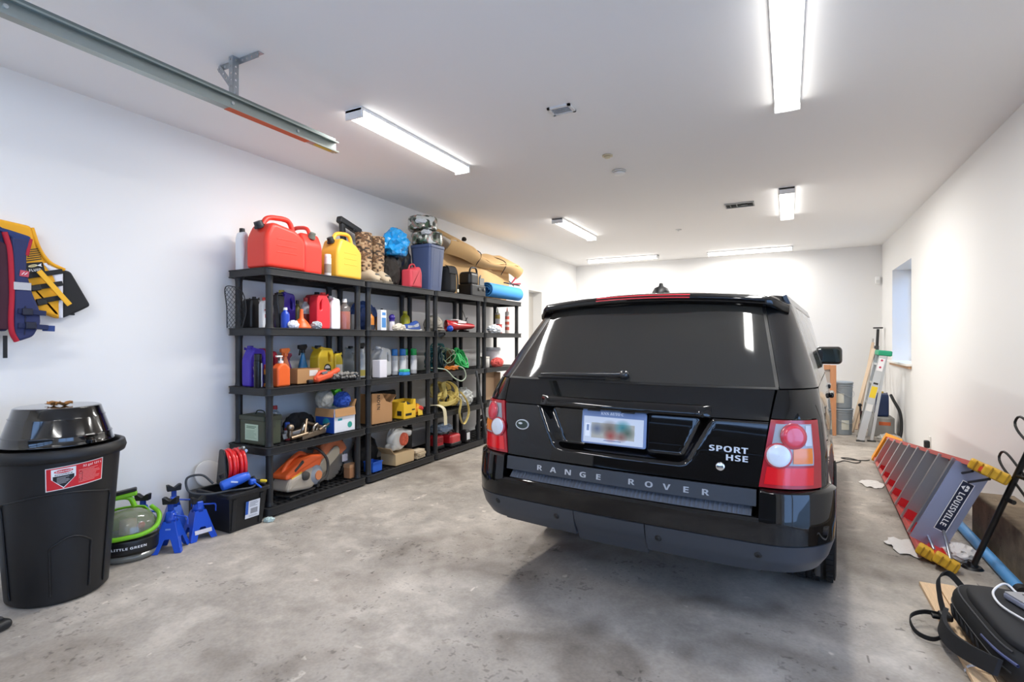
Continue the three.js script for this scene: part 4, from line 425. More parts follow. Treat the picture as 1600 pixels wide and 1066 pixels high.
  o = SH('tin', 'white rectangular tin with a blue label on the second shelf', 'tin', 1, -4.13, -3.69); LIB.box(o, 0.08, 0.21, 0.055, '#eef1f4', 0.35); part(o, 'cap', cyl(0.014, 0.014, 0.016, 0, 0.218, 0), M('#1c1d20', 0.4)); part(o, 'label', [rbox(0.06, 0.1, 0.002, 0.0005, 0, 0.08, 0.028), rbox(0.05, 0.03, 0.0025, 0.0005, 0, 0.17, 0.028)], M('#4f8fd0', 0.5));
  o = SH('carton', 'small brown carton behind the white tin', 'carton', 1, -4.27, -3.83); LIB.box(o, 0.09, 0.15, 0.07, '#7d5a3c'); part(o, 'tape', rbox(0.02, 0.152, 0.072, 0.001, 0, 0.0765, 0), M('#a5835c', 0.4));
  o = SH('plastic_bottle', 'small purple capped bottle on the second shelf', 'bottle', 1, -4.39, -3.78); LIB.bottle(o, 0.033, 0.12, '#e6e2ee', '#3a2a8e', 0.8); part(o, 'ball_cap', ball(0.035, 0, 0.145, 0), M('#3a2a8e', 0.35));
  solo('rag', 'cream crumpled rag in front of the purple capped bottle', 'rag', at(lump(0.085, 0.04, 0.045, 4.4, 0.4, 3.5)), M('#ddd2c0', 0.9), [-3.645, LV[1], -4.345], H);
  o = SH('shoe', 'blue and grey low shoe lying on the second shelf', 'shoe', 1, -4.61, -3.7, 0.05); part(o, 'upper', shell((s, t) => { const a = s * Math.PI, x = lerp(-0.15, 0.15, t), w = 0.05 * Math.sqrt(Math.max(0.03, 1 - (2 * t - 1) ** 4)), h = lerp(0.055, 0.1, sstep(0.3, 0.9, t)) * Math.sqrt(Math.max(0.05, 1 - (2 * t - 1) ** 6)); return V(x, 0.02 + h * Math.sin(a), w * Math.cos(a)); }, 16, 20, 0.004), M('#2c4f9c', 0.7)); part(o, 'sole', rbox(0.31, 0.024, 0.1, 0.012, 0, 0.0125, 0), M('#d4d4d0', 0.7)); part(o, 'side_stripe', [rbox(0.13, 0.035, 0.004, 0.0015, 0.02, 0.055, 0.049, 0, 0, 0.3), rbox(0.12, 0.03, 0.004, 0.0015, -0.06, 0.045, 0.049)], M('#b8bcc4', 0.6));
  o = SH('plastic_bottle', 'yellow green bottle at the back of the second unit', 'bottle', 1, -4.72, -3.87); LIB.bottle(o, 0.055, 0.23, '#b6b22c', '#cdc544', 0.4);
  o = SH('cap_hat', 'pale canvas cap crumpled near the third unit post', 'hat', 1, -5.16, -3.8); part(o, 'crown', at(lump(0.12, 0.11, 0.11, 3.9, 0.15, 2.4, 4)), M('#b3aca0', 0.9)); part(o, 'brim', shell((s, t) => { const a = lerp(-0.9, 0.9, s), r = lerp(0.1, 0.17, t); return V(Math.sin(a) * r, 0.04 - 0.02 * t, Math.cos(a) * r * 0.9); }, 12, 4, 0.005), M('#a29a8d', 0.9)); part(o, 'band', torus(0.105, 0.008, 0, 0.05, 0, H), M('#4f4a44', 0.9));
  o = SH('toy_boat', 'red and white plastic toy boat on the second shelf', 'toy boat', 1, -5.56, -3.72); o.scale.setScalar(1.25); part(o, 'hull', shell((s, t) => { const x = lerp(-0.2, 0.22, t), w = 0.075 * Math.sqrt(Math.max(0.01, 1 - Math.max(0, (0.35 - t) / 0.35) ** 2 * 0.9)), a = s * Math.PI * 2; return V(x, 0.065 + 0.055 * Math.sin(a) * (0.55 + 0.45 * (1 - t)), w * Math.cos(a)); }, 16, 18, 0, true), gloss('#d4202c', 0.3)); part(o, 'deck_stripe', [at(rbox(0.2, 0.012, 0.07, 0.004), 0.03, 0.115, 0, 0, 0, -0.1), rbox(0.14, 0.02, 0.004, 0.001, -0.02, 0.1, 0.072)], M('#eceaea', 0.4)); part(o, 'cradle', [rbox(0.02, 0.02, 0.13, 0.004, -0.1, 0.0105, 0), rbox(0.02, 0.02, 0.13, 0.004, 0.12, 0.0105, 0)], M('#1a1a1c', 0.6)); part(o, 'aerial', rod([0.2, 0.09, 0], [0.14, 0.3, -0.06], 0.004, 6, 0.002), M('#1a1a1c', 0.6));
  o = SH('ball', 'small blue ball at the front of the second shelf', 'ball', 1, -5.27, -3.63); part(o, 'sphere', ball(0.04, 0, 0.04, 0), M('#1f4fc0', 0.4)); part(o, 'seam', torus(0.0402, 0.0012, 0, 0.04, 0, 0.4), M('#163a90', 0.4));
  o = SH('remote_control', 'dark handset beside the toy boat', 'handset', 1, -5.87, -3.83); part(o, 'body', at(rbox(0.07, 0.16, 0.05, 0.015), 0, 0.08, 0, -0.2), M('#242024', 0.5)); part(o, 'stick', rod([0, 0.13, 0.02], [0.02, 0.2, 0.05], 0.006), M('#0e0e10', 0.5));
  o = thing('clamp_lamp', 'black clamp lamp clipped on the front edge of the second shelf', 'lamp', [-3.562, 1.497, -4.9], H); part(o, 'clamp', [rbox(0.025, 0.075, 0.012, 0.004, 0, -0.03, 0.008), rbox(0.025, 0.012, 0.05, 0.004, 0, 0.0075, -0.01)], M('#17181a', 0.5)); part(o, 'shade', at(lathe([[0.015, 0.06], [0.028, 0.03], [0.04, 0], [0.036, 0], [0.012, 0.055]]), 0.01, -0.05, 0.05, 1.2, 0.2, 0), M('#1a1b1e', 0.4)); part(o, 'reflector', at(cyl(0.034, 0.034, 0.004), 0.012, -0.048, 0.055, 1.2, 0.2, 0), metal('#c5c8ca', 0.25));
  o = SH('carton', 'small red box on the far unit of the second shelf', 'box', 1, -6.62, -3.73); LIB.box(o, 0.1, 0.13, 0.1, '#c8352f', 0.5); part(o, 'lid_edge', rbox(0.104, 0.012, 0.104, 0.003, 0, 0.125, 0), M('#a52822', 0.5));
  solo('rag', 'white rags and wrappers on the far unit of the second shelf', 'rag', at(lump(0.14, 0.06, 0.08, 7.4, 0.5, 3.4)), M('#dfe4ea', 0.8), [-3.67, LV[1], -6.44], H);
  o = SH('caulking_tube', 'tall white sealant tube with green nozzle on the far unit', 'tube', 1, -6.86, -3.86); part(o, 'body', lathe([[0.001, 0], [0.035, 0], [0.035, 0.3], [0.012, 0.31], [0.001, 0.31]]), M('#e8e8e6', 0.4)); part(o, 'nozzle', cyl(0.012, 0.005, 0.08, 0, 0.345, 0), M('#6d8a3a', 0.4)); part(o, 'label', at(lathe([[0.0356, 0], [0.0356, 0.06]]), 0, 0.22, 0), M('#b7a24a', 0.5));
  o = SH('caulking_tube', 'red striped sealant tube on the far unit', 'tube', 1, -6.9, -3.72); part(o, 'body', lathe([[0.001, 0], [0.032, 0], [0.032, 0.32], [0.012, 0.33], [0.001, 0.33]]), M('#d9cfc8', 0.4)); part(o, 'nozzle', cyl(0.011, 0.005, 0.06, 0, 0.36, 0), M('#c9402f', 0.4)); for (const y of [0.05, 0.13, 0.21]) part(o, 'label', at(lathe([[0.0326, 0], [0.0326, 0.045]]), 0, y, 0), M('#b8503f', 0.5)); }

// ------------------------------------------------------------------ third shelf
const coil = (n, R, r, sd, sq = 1, spread = 0.05, jit = 0.02) => { const out = []; for (let k = 0; k < n; k++) { const pts = [], ox = (noise(k * 1.3, sd, 0.5)) * spread * 2, oz = noise(k * 0.9 + 3, sd, 2.5) * spread * 2, R1 = R * (1 + 0.16 * noise(k * 2.1, sd, 7)); for (let i = 0; i < 14; i++) { const a = i / 14 * Math.PI * 2; pts.push(V(ox + R1 * Math.cos(a) + jit * noise(i, k, sd), oz + R1 * sq * Math.sin(a) + jit * noise(i + 9, k, sd), (k / n - 0.5) * spread * 2 + jit * noise(i, k + 4, sd))); } out.push(tube(pts, r, 42, true, 6)); } return out; };
{ let o = SH('plastic_jug', 'purple jug with white swirls on the third shelf', 'jug', 2, -2.80, -3.86); LIB.jug(o, 0.15, 0.335, 0.11, '#3a22a6', '#2c1a86', 1); sheet(o, 'label', 0.07, 0.15, canvasTex(64, 128, (g, w, h) => { g.fillStyle = '#3a22a6'; g.fillRect(0, 0, w, h); g.strokeStyle = '#cfc8f4'; g.lineWidth = 5; g.beginPath(); g.moveTo(14, 10); g.lineTo(22, 46); g.moveTo(34, 8); g.lineTo(40, 44); g.stroke(); g.beginPath(); g.arc(30, 74, 14, 0.4, 5.4); g.stroke(); g.lineWidth = 3; g.beginPath(); g.arc(28, 106, 9, 0, 4.5); g.stroke(); }), [-0.03, 0.1, 0.056], [0, 0, 0], 0.4);
  o = SH('spray_can', 'black spray can with a white stripe behind the near post', 'spray can', 2, -2.735, -3.725); LIB.can(o, 0.03, 0.27, '#17181b', '#0e0f11', 0.2); part(o, 'stripe', rbox(0.012, 0.19, 0.004, 0.001, 0.012, 0.1, 0.0275), M('#d6d6d8', 0.4));
  o = SH('spray_can', 'small orange and black can beside the hand cleaner bottle', 'spray can', 2, -2.845, -3.76); LIB.can(o, 0.027, 0.18, '#d98a2a', '#c2331f', 0.2, '#1b1b1b');
  o = SH('pump_bottle', 'orange hand cleaner bottle with a white pump at the shelf front', 'pump bottle', 2, -2.895, -3.66); part(o, 'body', ext(roundPoly([[-0.062, 0], [0.062, 0], [0.062, 0.15], [0.02, 0.19], [-0.02, 0.19], [-0.062, 0.15]], 0.016), 0.09, 0.018, 4), M('#f2682c', 0.4)); part(o, 'pump', [cyl(0.02, 0.02, 0.02, 0, 0.2, 0), cyl(0.006, 0.006, 0.04, 0, 0.225, 0), rbox(0.06, 0.014, 0.02, 0.005, -0.016, 0.245, 0)], M('#eceae6', 0.4));
  o = SH('plastic_jug', 'dark red flat jug at the back of the third shelf', 'jug', 2, -3.02, -4.0); LIB.jug(o, 0.17, 0.31, 0.09, '#a81c34', '#8e1428', 1);
  o = SH('spray_bottle', 'orange trigger spray bottle with orange head on the third shelf', 'spray bottle', 2, -3.085, -3.84); LIB.spray(o, 0.045, 0.31, '#e8743a', '#ef7a35'); part(o, 'label', at(lathe([[0.0459, 0], [0.0459, 0.08]]).scale(1, 1, 0.76), 0, 0.025, 0), M('#c9b48e', 0.5));
  o = SH('spray_bottle', 'purple trigger spray bottle in the cardboard tray', 'spray bottle', 2, -3.2, -3.95); LIB.spray(o, 0.04, 0.26, '#6b2c86', '#7b2340');
  o = SH('spray_bottle', 'blue trigger spray bottle with a black head', 'spray bottle', 2, -3.32, -3.9); LIB.spray(o, 0.046, 0.34, '#1f6f9e', '#16171a');
  o = SH('carton', 'low brown carton with a white label on the third shelf', 'carton', 2, -3.2, -3.76); LIB.openBox(o, 0.24, 0.13, 0.15, '#b98a5a', 0); part(o, 'label', rbox(0.09, 0.05, 0.002, 0.0005, 0.05, 0.09, 0.0763), M('#dcdad4', 0.6));
  o = SH('tray', 'black plastic tray under the yellow jug', 'tray', 2, -3.54, -3.86); part(o, 'base', rbox(0.34, 0.01, 0.24, 0.003, 0, 0.0055, 0), M('#16171a', 0.5)); part(o, 'rim', [box(0.34, 0.06, 0.008, 0, 0.036, 0.116), box(0.34, 0.06, 0.008, 0, 0.036, -0.116), box(0.008, 0.06, 0.224, -0.166, 0.036, 0), box(0.008, 0.06, 0.224, 0.166, 0.036, 0)], M('#16171a', 0.5));
  const yj = canvasTex(96, 128, (g, w, h) => { g.fillStyle = '#e2bd2c'; g.fillRect(0, 0, w, h); g.fillStyle = '#1a1a18'; g.beginPath(); g.arc(48, 44, 40, Math.PI, 0); g.lineTo(88, 120); g.lineTo(8, 120); g.fill(); g.fillStyle = '#e8e4da'; g.beginPath(); g.arc(48, 46, 30, Math.PI, 0); g.fill(); g.fillStyle = '#d8cfae'; g.fillRect(16, 62, 64, 44); lines(g, 20, 68, 56, 5, 8, '#5a5038', 3); });
  o = SH('plastic_jug', 'yellow jug with a black label standing in the black tray', 'jug', 2, -3.485, -3.84, 0, 'yellow jugs', 0.0115); LIB.jug(o, 0.19, 0.32, 0.12, '#e3bf2e', '#17171a', 1); sheet(o, 'label', 0.1, 0.13, yj, [0.01, 0.085, 0.061], [0, 0, 0], 0.4);
  o = SH('plastic_jug', 'smaller yellow jug with a black cap right of the tray', 'jug', 2, -3.64, -3.84, 0, 'yellow jugs', 0.0115); LIB.jug(o, 0.1, 0.26, 0.12, '#e0c234', '#17171a', -1); part(o, 'label', rbox(0.08, 0.09, 0.002, 0.0005, 0, 0.09, 0.061), M('#dcd6c6', 0.5));
  o = SH('hedge_trimmer', 'orange electric trimmer lying on the third shelf front', 'trimmer', 2, -3.36, -3.655, 0.08); part(o, 'body', [at(rbox(0.2, 0.06, 0.06, 0.022), -0.03, 0.05, 0, 0, 0, 0.18), at(rbox(0.14, 0.045, 0.05, 0.018), 0.1, 0.085, 0, 0, 0, 0.35)], M('#ea5a34', 0.45)); part(o, 'handle', tube([[-0.13, 0.03, 0], [-0.08, 0.09, 0.0], [0.0, 0.1, 0]], 0.014), M('#e2502c', 0.45)); part(o, 'grip_collar', rod([-0.06, 0.075, 0], [0.0, 0.085, 0], 0.024), M('#5e6062', 0.6)); part(o, 'plug', [rbox(0.05, 0.035, 0.04, 0.012, -0.19, 0.02, 0)], M('#131416', 0.5));
  o = SH('duster', 'grey fluffy duster head hanging over the shelf front', 'duster', 2, -3.6, -3.645, 0, undefined, 0.02); part(o, 'pile', Array.from({ length: 90 }, (_, k) => { const a = rr(0, 6.28), x = rr(-0.16, 0.13), r = rr(0.015, 0.03); return ball(rr(0.009, 0.015), x, 0.03 + Math.sin(a) * r * 0.9, Math.cos(a) * r * 1.1); }).map((g) => g), M('#8a8680', 0.95)); part(o, 'handle', rod([0.1, 0.03, 0], [0.16, 0.075, -0.05], 0.01), M('#2f6f8a', 0.4));
  o = SH('plastic_jug', 'clear plastic jug with a black cap at the back of the third shelf', 'jug', 2, -4.005, -3.96); LIB.jug(o, 0.16, 0.32, 0.12, '#dfe5ea', '#17181b', 1, clear('#e6ebee', 0.25));
  o = SH('plastic_bottle', 'pale cleaning bottle beside the small white carton', 'bottle', 2, -3.95, -3.79); LIB.bottle(o, 0.05, 0.29, '#cfd6dc', '#c9cdd2', 0.4); part(o, 'label', at(lathe([[0.0508, 0], [0.0508, 0.06]]), 0, 0.02, 0), M('#c9b960', 0.5));
  o = SH('spray_bottle', 'black trigger spray bottle behind the clear jug', 'spray bottle', 2, -4.09, -3.92); LIB.spray(o, 0.035, 0.35, '#24262a', '#101113');
  o = SH('plastic_jug', 'milky white jug behind the small white carton', 'jug', 2, -4.24, -3.8); LIB.jug(o, 0.18, 0.315, 0.14, '#e8eaec', '#e4e6e8', 1, M('#e8eaec', 0.35, { transmission: 0.3, thickness: 0 }));
  o = SH('carton', 'small white carton at the front of the third shelf', 'carton', 2, -4.065, -3.66); LIB.box(o, 0.105, 0.175, 0.1, '#e9e6ee', 0.6); part(o, 'flap_edge', rbox(0.1, 0.003, 0.05, 0.001, 0, 0.1768, 0.02), M('#d9d6de', 0.6));
  [[-4.455, -3.8, '#2a76c4', 'first blue capped spray can beside the milky jug'], [-4.545, -3.76, '#2a76c4', 'second blue capped spray can beside the milky jug'], [-4.665, -3.83, '#1c8f4c', 'green capped spray can next to the blue capped ones'], [-4.735, -3.76, '#22a455', 'green capped spray can nearest the cord coils']].forEach(([z, x, c, l]) => { const s = SH('spray_can', l, 'spray can', 2, z, x, 0, 'capped spray cans'); LIB.can(s, 0.036, 0.282, '#c9ccd2', c, 0.26, '#e6e6ea'); });
  o = SH('sponge', 'green and blue sponge at the front edge of the third shelf', 'sponge', 2, -4.42, -3.635); part(o, 'foam', rbox(0.11, 0.035, 0.07, 0.008, 0, 0.018, 0), M('#3a8ee0', 0.9)); part(o, 'scouring_pad', rbox(0.1, 0.028, 0.068, 0.006, 0.002, 0.05, 0), M('#3fc08c', 0.95));
  o = SH('cord_coil', 'tangled teal and dark cord coil on the third shelf', 'cord', 2, -5.235, -3.83, 0, undefined, 0.03); part(o, 'teal_cord', at(mergeGeometries(coil(14, 0.115, 0.008, 1.7, 0.95, 0.055, 0.05)), 0, 0.14, 0, 0.2), M('#1d6a72', 0.5)); part(o, 'dark_cord', at(mergeGeometries(coil(10, 0.12, 0.008, 5.1, 0.9, 0.06, 0.06)), 0.04, 0.138, 0.05, -0.1, 0.4), M('#26424a', 0.5)); part(o, 'pale_cord', at(mergeGeometries(coil(3, 0.1, 0.005, 8.3, 0.9, 0.05, 0.06)), 0.1, 0.13, 0.1, 0.1, -0.3), M('#9fb494', 0.5));
  o = SH('cord_coil', 'bright green extension cord coil on the third shelf', 'cord', 2, -5.63, -3.74); part(o, 'cord', at(mergeGeometries(coil(15, 0.115, 0.01, 3.3, 0.95, 0.045, 0.03)), 0, 0.14, 0.02, -0.5, 0.25), M('#1fae58', 0.45)); part(o, 'cord_tie', torus(0.04, 0.007, -0.1, 0.1, 0.02, 0, 0.4, 0), M('#1a8a4a', 0.5));
  o = SH('cord_coil', 'orange cord coil lying before the green coil', 'cord', 2, -5.32, -3.655); part(o, 'cord', at(mergeGeometries(coil(6, 0.07, 0.007, 6.6, 0.9, 0.02, 0.02)), 0, 0.03, 0, H), M('#d9812c', 0.5)); part(o, 'plug', rbox(0.05, 0.025, 0.025, 0.008, 0.08, 0.03, 0.03), M('#c9701f', 0.5));
  solo('rope', 'pale rope loop drooping over the front of the third shelf', 'rope', tube([[-3.7, 1.07, -4.98], [-3.6, 1.06, -5.05], [-3.57, 1.048, -5.09], [-3.555, 1.02, -5.13], [-3.553, 0.94, -5.25], [-3.553, 0.895, -5.42], [-3.553, 0.94, -5.5], [-3.56, 1.045, -5.46], [-3.64, 1.09, -5.38]], 0.007, 60), M('#b9c9b4', 0.7));
  solo('rag', 'brown bundled sack behind the green cord coil', 'sack', at(lump(0.12, 0.14, 0.08, 2.9, 0.3)), M('#7a6448', 0.9), [-3.97, LV[2], -5.68], H);
  o = SH('plastic_tub', 'white lidded plastic tub on the far unit', 'tub', 2, -6.62, -3.83); part(o, 'body', lathe([[0.001, 0], [0.105, 0], [0.122, 0.23], [0.001, 0.23]]), M('#d9dde2', 0.4)); part(o, 'lid', at(lathe([[0.132, 0], [0.135, 0.03], [0.12, 0.045], [0.001, 0.04]]), 0, 0.225, 0), M('#aab0b8', 0.45));
  o = SH('tin', 'small white tin with a grey lid beside the lidded tub', 'tin', 2, -6.25, -3.72); part(o, 'body', lathe([[0.001, 0], [0.062, 0], [0.062, 0.13], [0.001, 0.13]]), M('#e2e0da', 0.4)); part(o, 'lid', at(lathe([[0.065, 0], [0.065, 0.022], [0.001, 0.024]]), 0, 0.125, 0), M('#c8c2b6', 0.4));
  solo('cloth_bag', 'red cloth bag before the lidded tub', 'bag', at(lump(0.12, 0.07, 0.07, 5.2, 0.3)), M('#cf5650', 0.8), [-3.65, LV[2], -6.47], H); }

// ------------------------------------------------------------------ fourth shelf
{ let o = SH('ammunition_box', 'olive metal box with a pale green label on the near end of the fourth shelf', 'metal box', 3, -2.835, -3.83); const ol = M('#4c5140', 0.5, { metalness: 0.2 }); part(o, 'body', rbox(0.16, 0.2, 0.3, 0.012, 0, 0.101, 0), ol); part(o, 'lid', [rbox(0.172, 0.04, 0.312, 0.008, 0, 0.214, 0)], M('#3f4436', 0.5)); part(o, 'handle', tube([[0, 0.234, -0.06], [0, 0.262, -0.04], [0, 0.262, 0.04], [0, 0.234, 0.06]], 0.005), M('#2c2f27', 0.5)); part(o, 'latch', rbox(0.04, 0.06, 0.012, 0.003, 0, 0.17, 0.156), M('#3a3e33', 0.5)); sheet(o, 'label', 0.16, 0.13, canvasTex(128, 104, (g, w, h) => { g.fillStyle = '#b9cdb4'; g.fillRect(0, 0, w, h); lines(g, 14, 12, 96, 2, 9, '#5f7a62', 5); lines(g, 10, 40, 104, 7, 8, '#8aa58a', 3); }), [-0.0815, 0.1, 0.0], [0, -H, 0], 0.7);
  o = SH('plastic_bottle', 'clear bottle with a red cap at the back of the fourth shelf', 'bottle', 3, -3.09, -3.98); LIB.bottle(o, 0.055, 0.27, '#d7dde4', '#c2322e', 0.3, clear('#dfe6ea', 0.2));
  o = SH('spray_can', 'small red and blue can behind the metal parts', 'spray can', 3, -3.03, -3.75); LIB.can(o, 0.022, 0.15, '#c23a3a', '#3a58b0', 0.3, '#e4e4e8');
  o = SH('trailer_hitch', 'rusty trailer hitch and coupler parts on the fourth shelf', 'hitch', 3, -3.18, -3.69); const st = metal('#9a8c7c', 0.42); part(o, 'bar', [at(rbox(0.3, 0.045, 0.045, 0.006), 0.04, 0.03, 0.03, 0, 0.15, 0.05), at(rbox(0.16, 0.05, 0.05, 0.006), -0.12, 0.045, -0.04, 0, -0.5, 0.2)], st); part(o, 'ball_mount', [ball(0.032, -0.17, 0.11, 0.0), cyl(0.018, 0.02, 0.06, -0.17, 0.055, 0)], st); part(o, 'shackle', [torus(0.04, 0.011, 0.06, 0.075, 0.04, 0.3, 0.4), torus(0.035, 0.01, 0.15, 0.065, 0.03, 1.0, 0.2), torus(0.035, 0.01, 0.2, 0.05, 0.0, 0.2, 1.0), torus(0.045, 0.011, -0.04, 0.08, -0.01, 0.6, 0.9)], metal('#c2b9ac', 0.3)); part(o, 'pin', [rod([-0.06, 0.05, 0.05], [0.0, 0.16, 0.0], 0.01), rod([0.08, 0.06, 0.06], [0.22, 0.09, 0.03], 0.012), rod([-0.2, 0.03, 0.05], [-0.05, 0.05, 0.07], 0.014)], metal('#b49f86', 0.4)); part(o, 'coupler', [at(rbox(0.12, 0.09, 0.08, 0.03), 0.0, 0.045, -0.06, 0, 0.3), rod([0.02, 0.13, -0.06], [0.19, 0.06, -0.02], 0.016)], metal('#7c7063', 0.5));
  solo('tool_bag', 'black tool bag slumped behind the hitch parts', 'bag', at(lump(0.15, 0.105, 0.08, 9.3, 0.2, 2.6, 5)), M('#15161b', 0.85), [-3.92, LV[3], -3.29], H);
  o = SH('carton', 'open blue and white carton stuffed with cloths', 'carton', 3, -3.545, -3.73); LIB.openBox(o, 0.25, 0.22, 0.24, '#e6e8ee', 0.075, '#b98a5a'); part(o, 'blue_side', rbox(0.002, 0.21, 0.232, 0.0005, -0.1265, 0.106, 0), M('#1c4fb0', 0.5), 'blue printed side'); part(o, 'print', at(cyl(0.045, 0.045, 0.003), -0.1268, 0.09, 0.02, 0, 0, H), M('#2c9aa8', 0.5)); part(o, 'print', rbox(0.05, 0.02, 0.002, 0.0005, -0.06, 0.12, 0.1205), M('#2c9aa8', 0.5)); part(o, 'print', [at(cyl(0.028, 0.028, 0.002), 0.06, 0.06, 0.1205, H, 0, 0)], M('#2f9c8e', 0.5));
  solo('cloth', 'pale grey cushion poking out of the blue and white carton', 'cloth', at(lump(0.075, 0.095, 0.085, 3.1, 0.18, 1.8)), M('#b5b2a6', 0.95), [-3.78, LV[3] + 0.225, -3.46], H); solo('cloth', 'blue knitted cloth on top of the blue and white carton', 'cloth', at(lump(0.075, 0.075, 0.075, 7.7, 0.25, 2.2, 5)), M('#24489c', 0.98), [-3.68, LV[3] + 0.225, -3.575], H); solo('cloth', 'green cloth on top of the blue and white carton', 'cloth', at(lump(0.06, 0.095, 0.07, 4.9, 0.3)), M('#4fae38', 0.95), [-3.82, LV[3] + 0.225, -3.63], H);
  o = SH('paper_carton', 'torn brown carton with printed lettering on the fourth shelf', 'carton', 3, -4.1, -3.76, -0.1); part(o, 'carton', [box(0.27, 0.005, 0.22, 0, 0.003, 0), box(0.27, 0.22, 0.005, 0, 0.11, -0.108), box(0.005, 0.3, 0.21, -0.133, 0.15, 0), ext(roundPoly([[-0.135, 0.005], [0.135, 0.005], [0.135, 0.19], [0.05, 0.22], [0.0, 0.3], [-0.135, 0.31]], 0.003), 0.005, 0).translate(0, 0, 0.11), box(0.005, 0.19, 0.21, 0.133, 0.095, 0)], M('#bb8d60', 0.85)); part(o, 'flap', at(box(0.004, 0.11, 0.2, 0, 0.055, 0), 0.135, 0.188, 0, 0, 0, -0.7), M('#b08256', 0.85)); sheet(o, 'lettering', 0.062, 0.17, canvasTex(64, 192, (g, w, h) => { g.fillStyle = '#bb8d60'; g.fillRect(0, 0, w, h); g.translate(w / 2, h / 2); g.rotate(H); g.fillStyle = '#2b241e'; g.font = 'bold 58px sans-serif'; g.textAlign = 'center'; g.fillText('MOEN', 0, 21, 180); }), [-0.05, 0.215, 0.1135], [0, 0, 0], 0.85);
  o = SH('laptop_case', 'flat black case leaning at the back of the fourth shelf', 'case', 3, -4.48, -4.0); part(o, 'body', at(rbox(0.44, 0.27, 0.06, 0.02), 0, 0.14, 0, -0.12), M('#191a1d', 0.6)); part(o, 'zip', at(tube([[-0.19, 0.26, 0.03], [0, 0.275, 0.03], [0.19, 0.26, 0.03]], 0.004), 0, 0.003, -0.03), M('#3c3d40', 0.5));
  o = SH('carton', 'open yellow hardware carton on the fourth shelf', 'carton', 3, -4.48, -3.69); part(o, 'carton', [box(0.2, 0.005, 0.16, 0, 0.003, 0), ext(roundPoly([[-0.1, 0.004], [0.1, 0.004], [0.1, 0.2], [0.065, 0.2], [0.05, 0.15], [-0.04, 0.15], [-0.06, 0.19], [-0.1, 0.17]], 0.004), 0.005, 0).translate(0, 0, 0.078), box(0.2, 0.2, 0.005, 0, 0.1, -0.078), box(0.005, 0.18, 0.15, -0.0975, 0.09, 0), box(0.005, 0.2, 0.15, 0.0975, 0.1, 0)], M('#f0c22c', 0.6)); part(o, 'print', [rbox(0.1, 0.025, 0.002, 0.0005, -0.02, 0.045, 0.0815), rbox(0.05, 0.012, 0.002, 0.0005, 0.06, 0.09, 0.0815), rbox(0.002, 0.05, 0.06, 0.0005, -0.1008, 0.06, 0.02)], M('#221f16', 0.6)); part(o, 'contents', at(lump(0.08, 0.04, 0.06, 3, 0.4), 0, 0.1, 0), M('#2a2826', 0.7));
  o = SH('parts_bag', 'yellow and red packet beside the yellow carton', 'packet', 3, -4.71, -3.71); part(o, 'packet', at(lump(0.07, 0.07, 0.05, 6, 0.3)), M('#e8a02c', 0.4)); part(o, 'red_corner', at(lump(0.04, 0.03, 0.04, 2, 0.3), 0.03, 0.05, 0.03), M('#c8322c', 0.4)); part(o, 'tag', at(rbox(0.08, 0.07, 0.004, 0.001), -0.0, 0.037, 0.062, -0.1), M('#eec63a', 0.5));
  o = SH('tow_strap', 'heap of yellow tow straps on the fourth shelf', 'strap', 3, -5.24, -3.77, 0, undefined, 0.03); { const y1 = M('#eed984', 0.8), y2 = M('#dcc570', 0.85), loop = (cx, cy, cz, R, sq, tl, w, sd) => { const pts = []; for (let i = 0; i <= 16; i++) { const a = i / 16 * 6.2 + sd; pts.push([cx + R * Math.cos(a), Math.max(0.01, cy + R * sq * Math.sin(a)), cz + 0.04 * Math.sin(a * 2 + sd)]); } return ribbon(pts, w, 0.005, [0.1, tl, 1], 60); };
    part(o, 'webbing', loop(0, 0.16, 0.02, 0.15, 0.85, 0.3, 0.055, 0.3), y1); part(o, 'webbing', loop(0.08, 0.17, 0.08, 0.12, 1.1, 0.1, 0.05, 1.4), y1); part(o, 'webbing', loop(-0.08, 0.1, 0.1, 0.14, 0.6, 0.2, 0.05, 2.6), y2); part(o, 'webbing', loop(0.02, 0.2, -0.05, 0.13, 0.8, -0.2, 0.05, 4.1), y2); part(o, 'webbing', ribbon([[-0.18, 0.06, 0.12], [-0.05, 0.05, 0.16], [0.08, 0.07, 0.17], [0.2, 0.12, 0.14], [0.28, 0.2, 0.06]], 0.055, 0.005, [0, 1, 0.3]), y1); part(o, 'hook', [torus(0.04, 0.01, 0.0, 0.1, 0.12, 0.2, 0.3, 0, 4.5), rod([-0.05, 0.08, 0.13], [0.04, 0.14, 0.1], 0.011)], metal('#3a3a3c', 0.4)); part(o, 'knot', at(lump(0.09, 0.09, 0.09, 5, 0.4), 0.2, 0.0, 0.03), y2); }
  solo('tow_strap', 'cream strap hanging over the front of the fourth shelf', 'strap', ribbon([[-3.68, 0.64, -4.94], [-3.6, 0.64, -4.99], [-3.553, 0.6, -5.03], [-3.55, 0.5, -5.06], [-3.552, 0.4, -5.07]], 0.06, 0.005, [0, 0, 1]), M('#dcd3b2', 0.85)); solo('tow_strap', 'yellow strap loop hanging down from the fourth shelf', 'strap', ribbon([[-3.62, 0.72, -5.36], [-3.56, 0.66, -5.4], [-3.55, 0.5, -5.36], [-3.552, 0.36, -5.45], [-3.55, 0.48, -5.56], [-3.555, 0.64, -5.52], [-3.62, 0.75, -5.48]], 0.05, 0.005, [1, 0, 0.6], 70), M('#ead488', 0.85));
